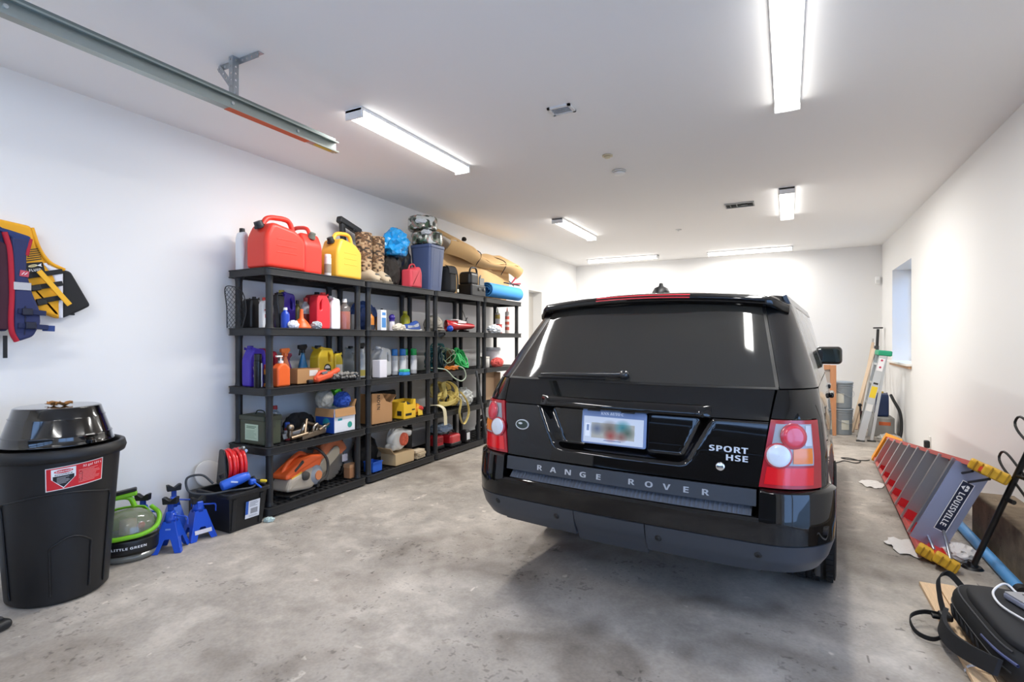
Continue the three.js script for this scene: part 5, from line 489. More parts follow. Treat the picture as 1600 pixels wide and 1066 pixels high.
  solo('plastic_bag', 'clear white plastic bag on the fourth shelf of the third unit', 'bag', at(lump(0.15, 0.12, 0.1, 2.4, 0.35, 3.2, 5)), M('#d5d8d6', 0.2, { transmission: 0.3, thickness: 0 }), [-3.72, LV[3], -5.7], H); solo('cloth', 'grey brown cloth heaped behind the clear plastic bag', 'cloth', at(lump(0.16, 0.17, 0.08, 6.1, 0.25)), M('#5b554d', 0.95), [-3.93, LV[3], -5.7], H);
  o = SH('cardboard_sheet', 'plain cardboard sheet standing on the far unit', 'cardboard', 3, -6.42, -3.75); part(o, 'panel', at(rbox(0.3, 0.4, 0.012, 0.002), 0, 0.203, 0, -0.06), M('#c2a384', 0.85)); part(o, 'fold', at(rbox(0.012, 0.38, 0.1, 0.002), 0.144, 0.195, 0.05), M('#b7977a', 0.85));
  solo('leaning_pole', 'grey metal pole leaning on the shelves near the car', 'pole', [rod([-3.44, 0.012, -5.86], [-3.535, 0.95, -5.74], 0.013), rod([-3.535, 0.93, -5.74], [-3.545, 1.0, -5.73], 0.018)], M('#5d6064', 0.4, { metalness: 0.6 })); }

// ------------------------------------------------------------------ bottom shelf
{ let o = SH('cutoff_saw', 'dusty orange petrol cut-off saw with a large round blade', 'saw', 4, -3.26, -3.77, 0.12); const og = M('#e8622a', 0.5), gr = M('#a89d8d', 0.7), dk = M('#3a3733', 0.7);
  part(o, 'housing', [ext(roundPoly([[-0.34, 0.06], [-0.05, 0.02], [0.06, 0.1], [0.04, 0.22], [-0.12, 0.2], [-0.3, 0.16]], 0.04), 0.2, 0.03, 3)], gr); part(o, 'top_cover', ext(roundPoly([[-0.33, 0.16], [-0.08, 0.13], [0.08, 0.2], [0.1, 0.29], [-0.02, 0.31], [-0.14, 0.3], [-0.33, 0.2]], 0.025), 0.17, 0.025, 3), og); part(o, 'rear_handle', tube([[-0.3, 0.19, 0], [-0.24, 0.27, 0], [-0.1, 0.33, 0], [-0.02, 0.3, 0]], 0.02), og);
  part(o, 'handle_gap', at(rbox(0.13, 0.03, 0.176, 0.012), -0.19, 0.245, 0, 0, 0, 0.55), dk); part(o, 'badge_plate', at(rbox(0.12, 0.035, 0.002, 0.0005), -0.22, 0.165, 0.087, 0, 0, 0.25), M('#e6b03a', 0.5)); part(o, 'fuel_cap', at(lathe([[0.001, 0.03], [0.035, 0.026], [0.04, 0]]), -0.14, 0.155, 0.095, H), dk); part(o, 'starter_cover', [at(lathe([[0.001, 0.03], [0.05, 0.026], [0.085, 0]]), 0.0, 0.13, 0.09, H)], M('#8b8f96', 0.6)); part(o, 'starter_disc', at(cyl(0.04, 0.04, 0.012), 0.0, 0.13, 0.12, H), M('#c77a4c', 0.6));
  part(o, 'front_bar', tube([[0.02, 0.06, 0.1], [0.1, 0.1, 0.12], [0.13, 0.24, 0.1], [0.08, 0.34, 0.03], [0.07, 0.34, -0.06]], 0.013), dk); part(o, 'blade_arm', at(ext(roundPoly([[0.02, 0.09], [0.12, 0.1], [0.36, 0.24], [0.35, 0.31], [0.3, 0.33], [0.08, 0.2]], 0.04), 0.05, 0.012, 3), 0, 0, 0.04), M('#b9ae98', 0.6)); part(o, 'blade', at(ext((() => { const s = new THREE.Shape(), n = 24; for (let i = 0; i < n; i++) { const a = i / n * 6.2832, b = (i + 0.72) / n * 6.2832, c = (i + 0.86) / n * 6.2832; const q = (r, t) => [Math.cos(t) * r, Math.sin(t) * r]; i ? s.lineTo(...q(0.185, a)) : s.moveTo(...q(0.185, a)); s.lineTo(...q(0.185, (a + b) / 2)); s.lineTo(...q(0.185, b)); s.lineTo(...q(0.17, b + 0.01)); s.lineTo(...q(0.17, c)); } s.closePath(); return s; })(), 0.006, 0.001), 0.29, 0.19, 0), M('#9c978d', 0.5, { metalness: 0.5 })); part(o, 'blade_guard', shell((s, t) => { const a = lerp(0.4, 3.0, s), p = t < 0.5 ? [0.04, lerp(0.1, 0.2, t * 2)] : [lerp(0.04, -0.045, (t - 0.5) * 2), 0.2]; return V(0.29 + Math.cos(a) * p[1], 0.19 + Math.sin(a) * p[1], p[0]); }, 24, 8, 0.004, false), M('#d4774c', 0.55));
  part(o, 'skid', [rbox(0.3, 0.018, 0.16, 0.006, -0.14, 0.009, 0), rbox(0.04, 0.06, 0.14, 0.01, 0.06, 0.03, 0)], dk);
  o = SH('cable_drum', 'black cable coil at the far end of the near bottom shelf', 'cable', 4, -3.7, -3.88); part(o, 'cable', at(mergeGeometries(coil(8, 0.085, 0.009, 4.2, 1, 0.04, 0.02)), 0, 0.115, 0, 0, 0.3), M('#121315', 0.5)); part(o, 'tag', rbox(0.07, 0.07, 0.003, 0.0008, 0.02, 0.18, 0.09), M('#d9d4dc', 0.6));
  o = SH('carton', 'small brown carton by the post on the bottom shelf', 'carton', 4, -3.72, -3.715); LIB.box(o, 0.1, 0.13, 0.08, '#b07c55'); part(o, 'tape', rbox(0.102, 0.03, 0.082, 0.001, 0, 0.116, 0), M('#c0926a', 0.5));
  o = SH('plastic_box', 'shallow bright blue plastic box on the bottom shelf', 'box', 4, -4.0, -3.69); LIB.openBox(o, 0.13, 0.1, 0.12, '#1f5cc4', 0); part(o, 'rim', [box(0.14, 0.012, 0.008, 0, 0.098, 0.064), box(0.14, 0.012, 0.008, 0, 0.098, -0.064)], M('#1b52b0', 0.5));
  solo('duffel_bag', 'black duffel bag behind the blue plastic box', 'bag', at(lump(0.15, 0.17, 0.1, 1.9, 0.16, 2.2, 5)), M('#1a1a1c', 0.85), [-3.94, LV[4], -4.15], H);
  o = SH('carton', 'worn open carton under the leaf blower', 'carton', 4, -4.4, -3.71); LIB.openBox(o, 0.3, 0.125, 0.2, '#c4aa82', 0); part(o, 'flap', at(box(0.005, 0.1, 0.18, 0, 0.05, 0), -0.15, 0.12, 0, 0, 0, 0.75), M('#b89a70', 0.85)); part(o, 'packing', rbox(0.28, 0.05, 0.18, 0.01, 0, 0.09, 0), M('#a58d69', 0.9));
  o = SH('leaf_blower', 'white leaf blower with an orange intake cover', 'leaf blower', 4, -4.42, -3.74, 0.1, undefined, 0.1265); const bw = M('#dfe0dc', 0.45); part(o, 'fan_housing', [at(lathe([[0.001, -0.07], [0.1, -0.068], [0.125, -0.04], [0.125, 0.03], [0.1, 0.06], [0.001, 0.065]]), 0, 0.125, 0, H)], bw); part(o, 'intake_cover', at(lathe([[0.07, 0], [0.068, 0.025], [0.05, 0.034], [0.001, 0.03]]), 0.03, 0.12, 0.06, H), M('#e2674a', 0.5)); for (let k = 0; k < 6; k++) part(o, 'intake_rib', at(rbox(0.05, 0.006, 0.006, 0.002, 0.034, 0, 0), 0.03, 0.12, 0.092, 0, 0, k * Math.PI / 3), M('#c9502f', 0.5)); part(o, 'handle', tube([[-0.09, 0.2, 0], [-0.06, 0.25, 0], [0.06, 0.25, 0], [0.1, 0.19, 0]], 0.018), bw); part(o, 'outlet', [rod([0.08, 0.19, 0], [0.19, 0.16, 0.04], 0.04, 16, 0.035)], bw); part(o, 'tank', rbox(0.14, 0.07, 0.12, 0.025, -0.08, 0.05, -0.0), M('#c9cac6', 0.4));
  o = SH('blower_tube', 'black ribbed blower tube standing by the far post of the second unit', 'tube', 4, -4.71, -3.84); part(o, 'tube', lathe(Array.from({ length: 25 }, (_, i) => [i % 2 ? 0.06 : 0.054, i * 0.012])), M('#16171a', 0.5)); part(o, 'collar', at(lathe([[0.056, 0], [0.066, 0.003], [0.066, 0.03], [0.056, 0.034]]), 0, 0.285, 0), M('#202124', 0.5));
  o = SH('lumber_offcuts', 'pale wood offcuts at the front of the bottom shelf', 'wood', 4, -4.68, -3.66, 0.1); for (const [x, y, z, a] of [[0, 0.018, 0, 0], [0.01, 0.05, 0.01, 0.12], [-0.01, 0.082, -0.005, -0.1]]) part(o, 'board', at(rbox(0.16, 0.028, 0.1, 0.003), x, y, z, 0, a), M(y > 0.06 ? '#cdbba0' : '#b9a88c', 0.85));
  o = SH('battery_pack', 'red and black power tool pack near the third unit post', 'tool pack', 4, -5.17, -3.77); part(o, 'body', [rbox(0.16, 0.16, 0.14, 0.03, 0, 0.085, 0)], M('#b8202a', 0.5)); part(o, 'base', rbox(0.17, 0.05, 0.15, 0.015, 0, 0.026, 0), M('#17181a', 0.5)); part(o, 'vent', [0, 1, 2].map((k) => rbox(0.09, 0.01, 0.004, 0.001, 0, 0.09 + k * 0.02, 0.071)), M('#5e1218', 0.5));
  o = SH('battery_pack', 'larger red tool case in the middle of the third unit', 'tool case', 4, -5.43, -3.73); part(o, 'body', rbox(0.22, 0.13, 0.17, 0.035, 0, 0.085, 0), gloss('#c4202a', 0.35)); part(o, 'base', rbox(0.23, 0.05, 0.18, 0.015, 0, 0.026, 0), M('#17181a', 0.5)); part(o, 'handle', tube([[-0.07, 0.145, 0], [-0.04, 0.185, 0], [0.04, 0.185, 0], [0.07, 0.145, 0]], 0.012), M('#1a1a1c', 0.5));
  solo('cloth', 'pale blue work cloth draped over the red tool cases', 'cloth', at(lump(0.17, 0.05, 0.1, 8.8, 0.45, 3.4, 5)), M('#8fa0b8', 0.9), [-3.76, LV[4] + 0.196, -5.26], H); o = SH('charger', 'black charger with a white label on the third unit', 'charger', 4, -5.68, -3.68); part(o, 'body', rbox(0.09, 0.16, 0.1, 0.02, 0, 0.081, 0), M('#1c1d1f', 0.5)); part(o, 'label', rbox(0.07, 0.09, 0.003, 0.0008, 0, 0.085, 0.051), M('#e4e6ea', 0.5)); solo('plastic_bag', 'grey plastic bag in the back of the third unit', 'bag', at(lump(0.2, 0.14, 0.08, 5.5, 0.3)), M('#8d949b', 0.4), [-3.95, LV[4], -5.5], H); solo('hose', 'black hose heap on the bottom shelf of the far unit', 'hose', mergeGeometries(coil(6, 0.12, 0.014, 2.1, 0.5, 0.06, 0.05)).translate(0, 0.13, 0), M('#17181a', 0.6), [-3.82, LV[4], -6.4], H); }

// ------------------------------------------------------------------ on the floor by the left wall
{ const o = thing('trash_can', 'large black plastic trash can with a red and white label', 'trash can', [-3.6, 0, -1.4], 0.93), bk = M('#101113', 0.5), hh = 0.81, R = (y) => lerp(0.222, 0.28, y / hh);
  part(o, 'body', [lathe([[0.001, 0], [0.2, 0], [0.222, 0.02], [0.25, hh * 0.5], [0.28, hh], [0.272, hh], [0.242, hh * 0.5], [0.212, 0.024], [0.001, 0.02]], 56)], bk); part(o, 'rim', at(lathe([[0.276, -0.05], [0.3, -0.045], [0.308, -0.02], [0.3, 0.012], [0.285, 0.018], [0.272, 0.008], [0.272, -0.03]], 56), 0, hh, 0), bk);
  const on = (a, y, d = 0) => [Math.sin(a) * (R(y) + d), y, Math.cos(a) * (R(y) + d)], arch = (a0, a1, y0, y1) => { const p = []; for (let i = 0; i <= 10; i++) p.push(on(a0, lerp(y0, y1 - 0.05, i / 10), 0.002)); for (let i = 1; i < 8; i++) { const t = i / 8; p.push(on(lerp(a0, a1, t), y1 - 0.05 * (1 - Math.sin(t * Math.PI)), 0.002)); } for (let i = 0; i <= 10; i++) p.push(on(a1, lerp(y1 - 0.05, y0, i / 10), 0.002)); return tube(p, 0.005, 70); };
  part(o, 'moulded_panel', arch(0.12, 0.85, 0.06, 0.36), bk); part(o, 'moulded_panel', arch(-0.75, 1.25, 0.05, 0.6), bk); part(o, 'handle', tube([on(3.4, 0.74, 0.01), on(3.45, 0.7, 0.05), on(3.65, 0.7, 0.05), on(3.7, 0.74, 0.01)], 0.014), bk);
  const lt = canvasTex(512, 256, (g, w, h) => { g.fillStyle = '#d2202a'; g.fillRect(0, 0, w, h); g.strokeStyle = '#e9e4e0'; g.lineWidth = 8; g.strokeRect(4, 4, w - 8, h - 8); g.fillStyle = '#f2f2f2'; g.beginPath(); g.moveTo(46, 20); g.lineTo(250, 20); g.lineTo(250, 130); g.lineTo(148, 244); g.lineTo(46, 130); g.fill(); g.fillStyle = '#16171a'; g.beginPath(); g.moveTo(60, 100); g.lineTo(236, 100); g.lineTo(236, 140); g.lineTo(148, 232); g.lineTo(60, 140); g.fill(); g.fillStyle = '#d2202a'; g.beginPath(); g.ellipse(148, 52, 78, 20, 0, 0, 6.3); g.fill(); g.fillStyle = '#f4f4f4'; g.font = 'bold 25px sans-serif'; g.textAlign = 'center'; g.fillText('Rubbermaid', 148, 60, 130); g.fillStyle = '#16171a'; g.font = 'bold 24px sans-serif'; g.fillText('ROUGHNECK', 148, 94, 170); lines(g, 92, 116, 110, 6, 13, '#c9c9cc', 4); g.fillStyle = '#fbe9e6'; g.font = 'bold 34px sans-serif'; g.textAlign = 'right'; g.fillText('32 gal 121 L', 496, 52, 190); lines(g, 274, 78, 210, 9, 17, '#f0b6b0', 4); g.strokeStyle = '#7c1218'; g.lineWidth = 4; g.beginPath(); g.arc(292, 110, 14, 0, 6.3); g.arc(292, 190, 14, 0, 6.3); g.stroke(); });
  part(o, 'label', shell((s, t) => V(...on(lerp(0.08, 1.0, s), lerp(0.635, 0.755, t) - 0.02 + 0.02 * s, 0.002)), 20, 4, 0.001), M('#ffffff', 0.4, { map: lt }));
  const b = thing('wash_tub', 'glossy black tub upside down on the trash can', 'tub', [-3.6, 0.8285, -1.4], 0.4); part(b, 'body', [lathe([[0.245, 0], [0.252, 0.006], [0.25, 0.014], [0.244, 0.018], [0.238, 0.05], [0.241, 0.052], [0.237, 0.058], [0.233, 0.06], [0.207, 0.145], [0.21, 0.148], [0.203, 0.156], [0.19, 0.2], [0.18, 0.206], [0.001, 0.203]], 56)], M('#060607', 0.12, { clearcoat: 0.6, clearcoatRoughness: 0.05 })); for (const a of [1.35, 4.5]) part(b, 'handle_lug', rbox(0.05, 0.03, 0.03, 0.01, Math.sin(a) * 0.245, 0.02, Math.cos(a) * 0.245), M('#060607', 0.2));
  for (const [x, z, a, l] of [[-0.03, 0.01, 0.3, 'dry brown leaf on the upturned tub, nearer the wall'], [0.03, -0.015, 1.6, 'dry brown leaf on the upturned tub, farther from the wall']]) { const lf = thing('dry_leaf', l, 'leaf', [-3.6 + x, 1.034, -1.4 + z], a); part(lf, 'blade', shell((s, t) => { const u = t * 2 - 1, w = 0.026 * (1 - u * u) * (1 + 0.3 * Math.sin(t * 20)); return V(u * 0.04, 0.004 + 0.014 * Math.abs(s - 0.5) * 2 + 0.006 * Math.sin(t * 9), (s - 0.5) * 2 * w); }, 6, 14, 0.001), M('#a8743e', 0.8)); part(lf, 'stem', rod([-0.06, 0.008, 0], [-0.03, 0.005, 0], 0.0015), M('#7d5428', 0.8)); }
  const e = thing('boot_scraper', 'black plastic object cut by the left picture edge', 'floor object', [-3.41, 0, -1.045], 0.3); part(e, 'body', rbox(0.2, 0.05, 0.1, 0.024, 0, 0.0255, 0), M('#17181a', 0.5)); part(e, 'ridge', rbox(0.12, 0.02, 0.05, 0.009, 0.01, 0.055, 0), M('#232427', 0.5)); }

{ // small carpet cleaner
  const o = thing('carpet_cleaner', 'small green and black carpet cleaner with a clear tank', 'carpet cleaner', [-3.755, 0, -1.825], 1.05), gn = M('#7cc41e', 0.4), bk = M('#121315', 0.4), S = (pts, sx, sz) => lathe(pts, 40).scale(sx, 1, sz);
  part(o, 'base', S([[0.001, 0.05], [0.165, 0.05], [0.172, 0.07], [0.172, 0.13], [0.165, 0.15], [0.001, 0.155]], 1, 0.8), bk); part(o, 'foot_tank', S([[0.001, 0.0], [0.14, 0.0], [0.155, 0.02], [0.165, 0.05], [0.001, 0.05]], 1, 0.8), M('#8f9088', 0.15, { transmission: 0.4, thickness: 0 }));
  part(o, 'tank', S([[0.16, 0.155], [0.163, 0.18], [0.15, 0.23], [0.12, 0.275], [0.07, 0.305], [0.001, 0.315]], 1, 0.8), M('#d8d6c6', 0.08, { transmission: 0.75, thickness: 0 })); part(o, 'tank_float', [lathe([[0.001, 0.16], [0.05, 0.16], [0.045, 0.24], [0.001, 0.25]])], M('#b9b5a8', 0.4)); part(o, 'red_float', at(ball(0.022, 0.07, 0.2, 0.02)), M('#c8443a', 0.4));
  part(o, 'green_band', tube([[-0.16, 0.25, 0.045], [-0.15, 0.18, 0.085], [-0.08, 0.165, 0.132], [0.0, 0.168, 0.142], [0.08, 0.175, 0.132], [0.15, 0.2, 0.085], [0.165, 0.26, 0.02], [0.12, 0.3, -0.04]], 0.014, 60, false, 8), gn); part(o, 'green_shroud', shell((s, t) => { const a = lerp(-2.6, -0.5, s); return V(Math.cos(a) * lerp(0.168, 0.1, t * t), lerp(0.15, 0.31, t), Math.sin(a) * 0.8 * lerp(0.168, 0.1, t * t)); }, 16, 8, 0.008, true), gn);
  part(o, 'handle', [tube([[-0.13, 0.3, -0.05], [-0.12, 0.36, -0.05], [0.0, 0.37, -0.05], [0.03, 0.31, -0.05]], 0.016), at(rbox(0.19, 0.03, 0.05, 0.01), -0.05, 0.385, -0.05, 0, 0, 0.16)], gn); part(o, 'handle_grip', at(rbox(0.19, 0.022, 0.052, 0.008), -0.052, 0.408, -0.05, 0, 0, 0.16), bk); part(o, 'hose', [tube([[-0.12, 0.17, 0.1], [-0.15, 0.12, 0.12], [-0.155, 0.05, 0.12], [-0.14, 0.018, 0.11]], 0.017, 30), tube([[-0.15, 0.14, 0.05], [-0.175, 0.16, 0.06], [-0.18, 0.08, 0.08], [-0.17, 0.02, 0.08]], 0.014, 30)], bk);
  const g = canvasTex(256, 48, (c, w, h) => { c.fillStyle = '#121315'; c.fillRect(0, 0, w, h); c.fillStyle = '#f2f2f2'; c.font = 'bold 36px sans-serif'; c.fillText('LITTLE GREEN', 4, 37, 248); }); part(o, 'lettering', shell((s, t) => { const a = lerp(H + 0.5, H - 0.7, s); return V(Math.cos(a) * 0.1735, lerp(0.085, 0.112, t), Math.sin(a) * 0.8 * 0.1745); }, 12, 2, 0.001), M('#ffffff', 0.4, { map: g })); }

const blueM = M('#1b4fc4', 0.35, { clearcoat: 0.3 });
function jackStand(x, z, turn, label, lift, sticker) {
  const o = thing('jack_stand', label, 'jack stand', [x, 0, z], turn, 'blue jack stands'), hb = 0.205; o.scale.set(0.86, 1, 0.86);
  for (let k = 0; k < 4; k++) { const s = roundPoly([[-0.105, 0], [-0.055, 0], [-0.02, 0.09], [0.02, 0.09], [0.055, 0], [0.105, 0], [0.04, hb], [-0.04, hb]], 0.008), g = ext(s, 0.005, 0.0015); g.rotateX(-0.28); g.translate(0, 0.001, 0.098); part(o, 'leg_plate', at(g, 0, 0, 0, 0, k * H, 0), blueM); }
  part(o, 'collar', [lathe([[0.001, hb - 0.015], [0.05, hb - 0.015], [0.042, hb + 0.01], [0.036, hb + 0.04], [0.001, hb + 0.04]]), rbox(0.05, 0.05, 0.07, 0.01, 0, hb + 0.03, 0.005)], blueM); part(o, 'ratchet_bar', rbox(0.036, 0.1 + lift, 0.028, 0.004, 0, hb + 0.02 + lift / 2, 0), M('#1640a0', 0.4)); part(o, 'release_handle', tube([[0.02, hb + 0.03, 0.02], [0.08, hb + 0.02, 0.03], [0.12, hb + 0.01, 0.03], [0.125, hb - 0.04, 0.03]], 0.006), blueM);
  part(o, 'saddle', at(ext(roundPoly([[-0.055, 0.045], [-0.05, 0.0], [0.05, 0.0], [0.055, 0.045], [0.035, 0.045], [0, 0.022], [-0.035, 0.045]], 0.006), 0.05, 0.006), 0, hb + 0.07 + lift, 0), M('#131416', 0.5)); if (sticker) part(o, 'sticker', at(rbox(0.13, 0.028, 0.002, 0.0005), 0, 0.06, 0.088, -0.28), M('#d8d4d8', 0.6)); else part(o, 'print', [at(rbox(0.035, 0.01, 0.002, 0.0005), 0, 0.15, 0.06, -0.28)], M('#7f9ce0', 0.6)); }
jackStand(-3.645, -2.025, 0.75, 'blue jack stand nearest the carpet cleaner, at the front', 0.03, false); jackStand(-3.93, -2.0, 0.6, 'blue jack stand by the wall behind the carpet cleaner', 0.02, false); jackStand(-3.695, -2.24, 1.45, 'blue jack stand with a white sticker beside the black crate', -0.03, true); jackStand(-3.965, -2.225, 1.2, 'blue jack stand by the wall beside the black crate', 0.025, false);

{ const o = thing('tool_crate', 'black plastic crate full of tools beside the shelves', 'crate', [-3.71, 0, -2.515], H), bk = M('#141517', 0.5), wx = 0.155, wz = 0.18, hC = 0.275;
  const wall = (k) => shell((s, t) => { const a = lerp(-1, 1, s), y = lerp(0.004, hC, t), x = lerp(wx - 0.025, wx, t), z = lerp(wz - 0.03, wz, t); return [V(a * x, y, z), V(x, y, -a * z), V(-a * x, y, -z), V(-x, y, a * z)][k]; }, 4, 4, 0.006); for (let k = 0; k < 4; k++) part(o, 'side', wall(k), bk); part(o, 'bottom', rbox(0.26, 0.008, 0.3, 0.003, 0, 0.006, 0), bk);
  const rim = rrect(0.35, 0.405, 0.04, -0.2025); rim.holes.push(rrect(0.3, 0.35, 0.03, -0.175, THREE.Path)); part(o, 'rim', at(ext(rim, 0.03, 0.006), 0, hC, 0, H), bk); for (const x of [-0.11, 0.11]) part(o, 'corner_rib', at(rbox(0.03, 0.23, 0.012, 0.004), x, 0.13, 0.167, 0.11), bk);
  sheet(o, 'label', 0.115, 0.13, canvasTex(128, 144, (g, w, h) => { g.fillStyle = '#d9dce2'; g.fillRect(0, 0, w, h); g.fillStyle = '#2a5cb4'; g.fillRect(0, 0, 24, 110); lines(g, 34, 10, 80, 5, 9, '#7d828c', 4); g.fillStyle = '#3a3c42'; for (let i = 0; i < 16; i++) g.fillRect(46 + i * 4, 66, i % 3 ? 2 : 3, 44); lines(g, 34, 122, 84, 2, 9, '#7d828c', 3); }), [0.035, 0.14, 0.175], [0.11, 0, 0], 0.5);
  part(o, 'tool_fill', at(lump(0.115, 0.03, 0.13, 2, 0.2), 0, 0.19, 0), M('#1c1d1f', 0.7));
  const t = thing('power_tool', 'blue corded power tool lying on the black crate', 'power tool', [-3.62, 0.325, -2.47], 1.3); part(t, 'motor_body', [at(lathe([[0.001, -0.1], [0.03, -0.1], [0.038, -0.09], [0.04, 0.03], [0.034, 0.07], [0.026, 0.1], [0.001, 0.105]]), 0, 0.03, 0, 0, 0, -H + 0.25)], M('#2b62d0', 0.4)); part(t, 'nose', [at(rbox(0.05, 0.045, 0.05, 0.015), 0.12, 0.0, 0), rod([0.125, 0.0, 0.02], [0.15, -0.03, 0.09], 0.007)], M('#2b62d0', 0.4)); part(t, 'switch', at(cyl(0.012, 0.012, 0.012), 0.05, 0.058, 0.015), M('#d0304a', 0.4)); part(t, 'end_knob', at(cyl(0.02, 0.02, 0.03), -0.09, 0.085, -0.005, 0, 0, 0.3), M('#15161a', 0.5)); part(t, 'side_print', at(rbox(0.05, 0.012, 0.003, 0.001), -0.02, 0.033, 0.04, 0, 0, -0.25), M('#c9d6f2', 0.5));
  solo('extension_cord', 'dark extension cord looped over the left rim of the black crate', 'cord', tube([[-3.68, 0.36, -2.34], [-3.72, 0.43, -2.28], [-3.76, 0.42, -2.2], [-3.74, 0.33, -2.2], [-3.66, 0.3, -2.28], [-3.6, 0.3, -2.4], [-3.545, 0.305, -2.46], [-3.53, 0.3, -2.54], [-3.56, 0.31, -2.6]], 0.008, 80), M('#33373c', 0.5));
  const c = thing('clamp', 'black clamp with a yellow handle in the crate corner', 'clamp', [-3.585, 0.292, -2.635], 0.6); c.scale.setScalar(0.7); part(c, 'jaw', [rbox(0.1, 0.05, 0.05, 0.012, -0.03, 0.03, 0), at(rbox(0.05, 0.07, 0.03, 0.008), -0.05, 0.06, 0.01, 0, 0, 0.4), rod([-0.09, 0.05, 0.02], [0.03, 0.03, 0.03], 0.012)], M('#17181a', 0.5)); part(c, 'grip', at(rbox(0.07, 0.03, 0.032, 0.012), 0.06, 0.045, 0.02, 0, 0, -0.1), M('#e2c22c', 0.4));
  const h = thing('hose_reel', 'black reel wound with red air hose standing on the crate', 'hose reel', [-3.77, 0.292, -2.55], 2.89); h.scale.setScalar(0.95); for (const [z, s] of [[-0.085, 1], [0.085, 0.92]]) part(h, 'side_frame', at(ext(roundPoly([[-0.12, 0], [0.12, 0], [0.05, 0.29 * s], [-0.05, 0.29 * s]], 0.03), 0.014, 0.004), 0, 0, z * 0.9), M('#131416', 0.45)); for (let k = 0; k < 5; k++) part(h, 'hose_turn', torus(0.118 + 0.01 * Math.sin(k * 2.2), 0.0145, 0, 0.155, -0.055 + k * 0.0275), gloss('#dc1a20', 0.3)); part(h, 'drum', at(cyl(0.105, 0.105, 0.14), 0, 0.155, 0, H), M('#1a1b1d', 0.5)); part(h, 'fitting', [rod([-0.03, 0.26, 0.09], [0.06, 0.25, 0.1], 0.015), ball(0.018, -0.06, 0.29, 0.06), rod([-0.06, 0.29, 0.06], [-0.09, 0.3, 0.02], 0.01)], metal('#a6a9aa', 0.35));
  solo('round_tray', 'pale round tray leaning on the wall behind the crate', 'tray', [lathe([[0.001, 0], [0.1, 0], [0.108, 0.01], [0.1, 0.022], [0.001, 0.026]]).rotateZ(-1.25)], M('#d6d4cf', 0.4), [-4.05, 0.34, -2.53]); solo('paper_scrap', 'crumpled pale paper on the floor between crate and shelves', 'paper', at(lump(0.04, 0.018, 0.03, 3, 0.4)), M('#b9cbc8', 0.8), [-3.535, 0.0, -2.69], 0.4); const st = thing('cardboard_box', 'grey box behind the crate holding up the round tray', 'box', [-4.02, 0, -2.52], 0); part(st, 'carton', rbox(0.16, 0.235, 0.22, 0.006, 0, 0.118, 0), M('#3a3c40', 0.8)); part(st, 'lid_edge', rbox(0.164, 0.02, 0.224, 0.004, 0, 0.224, 0), M('#4a4c50', 0.8)); }

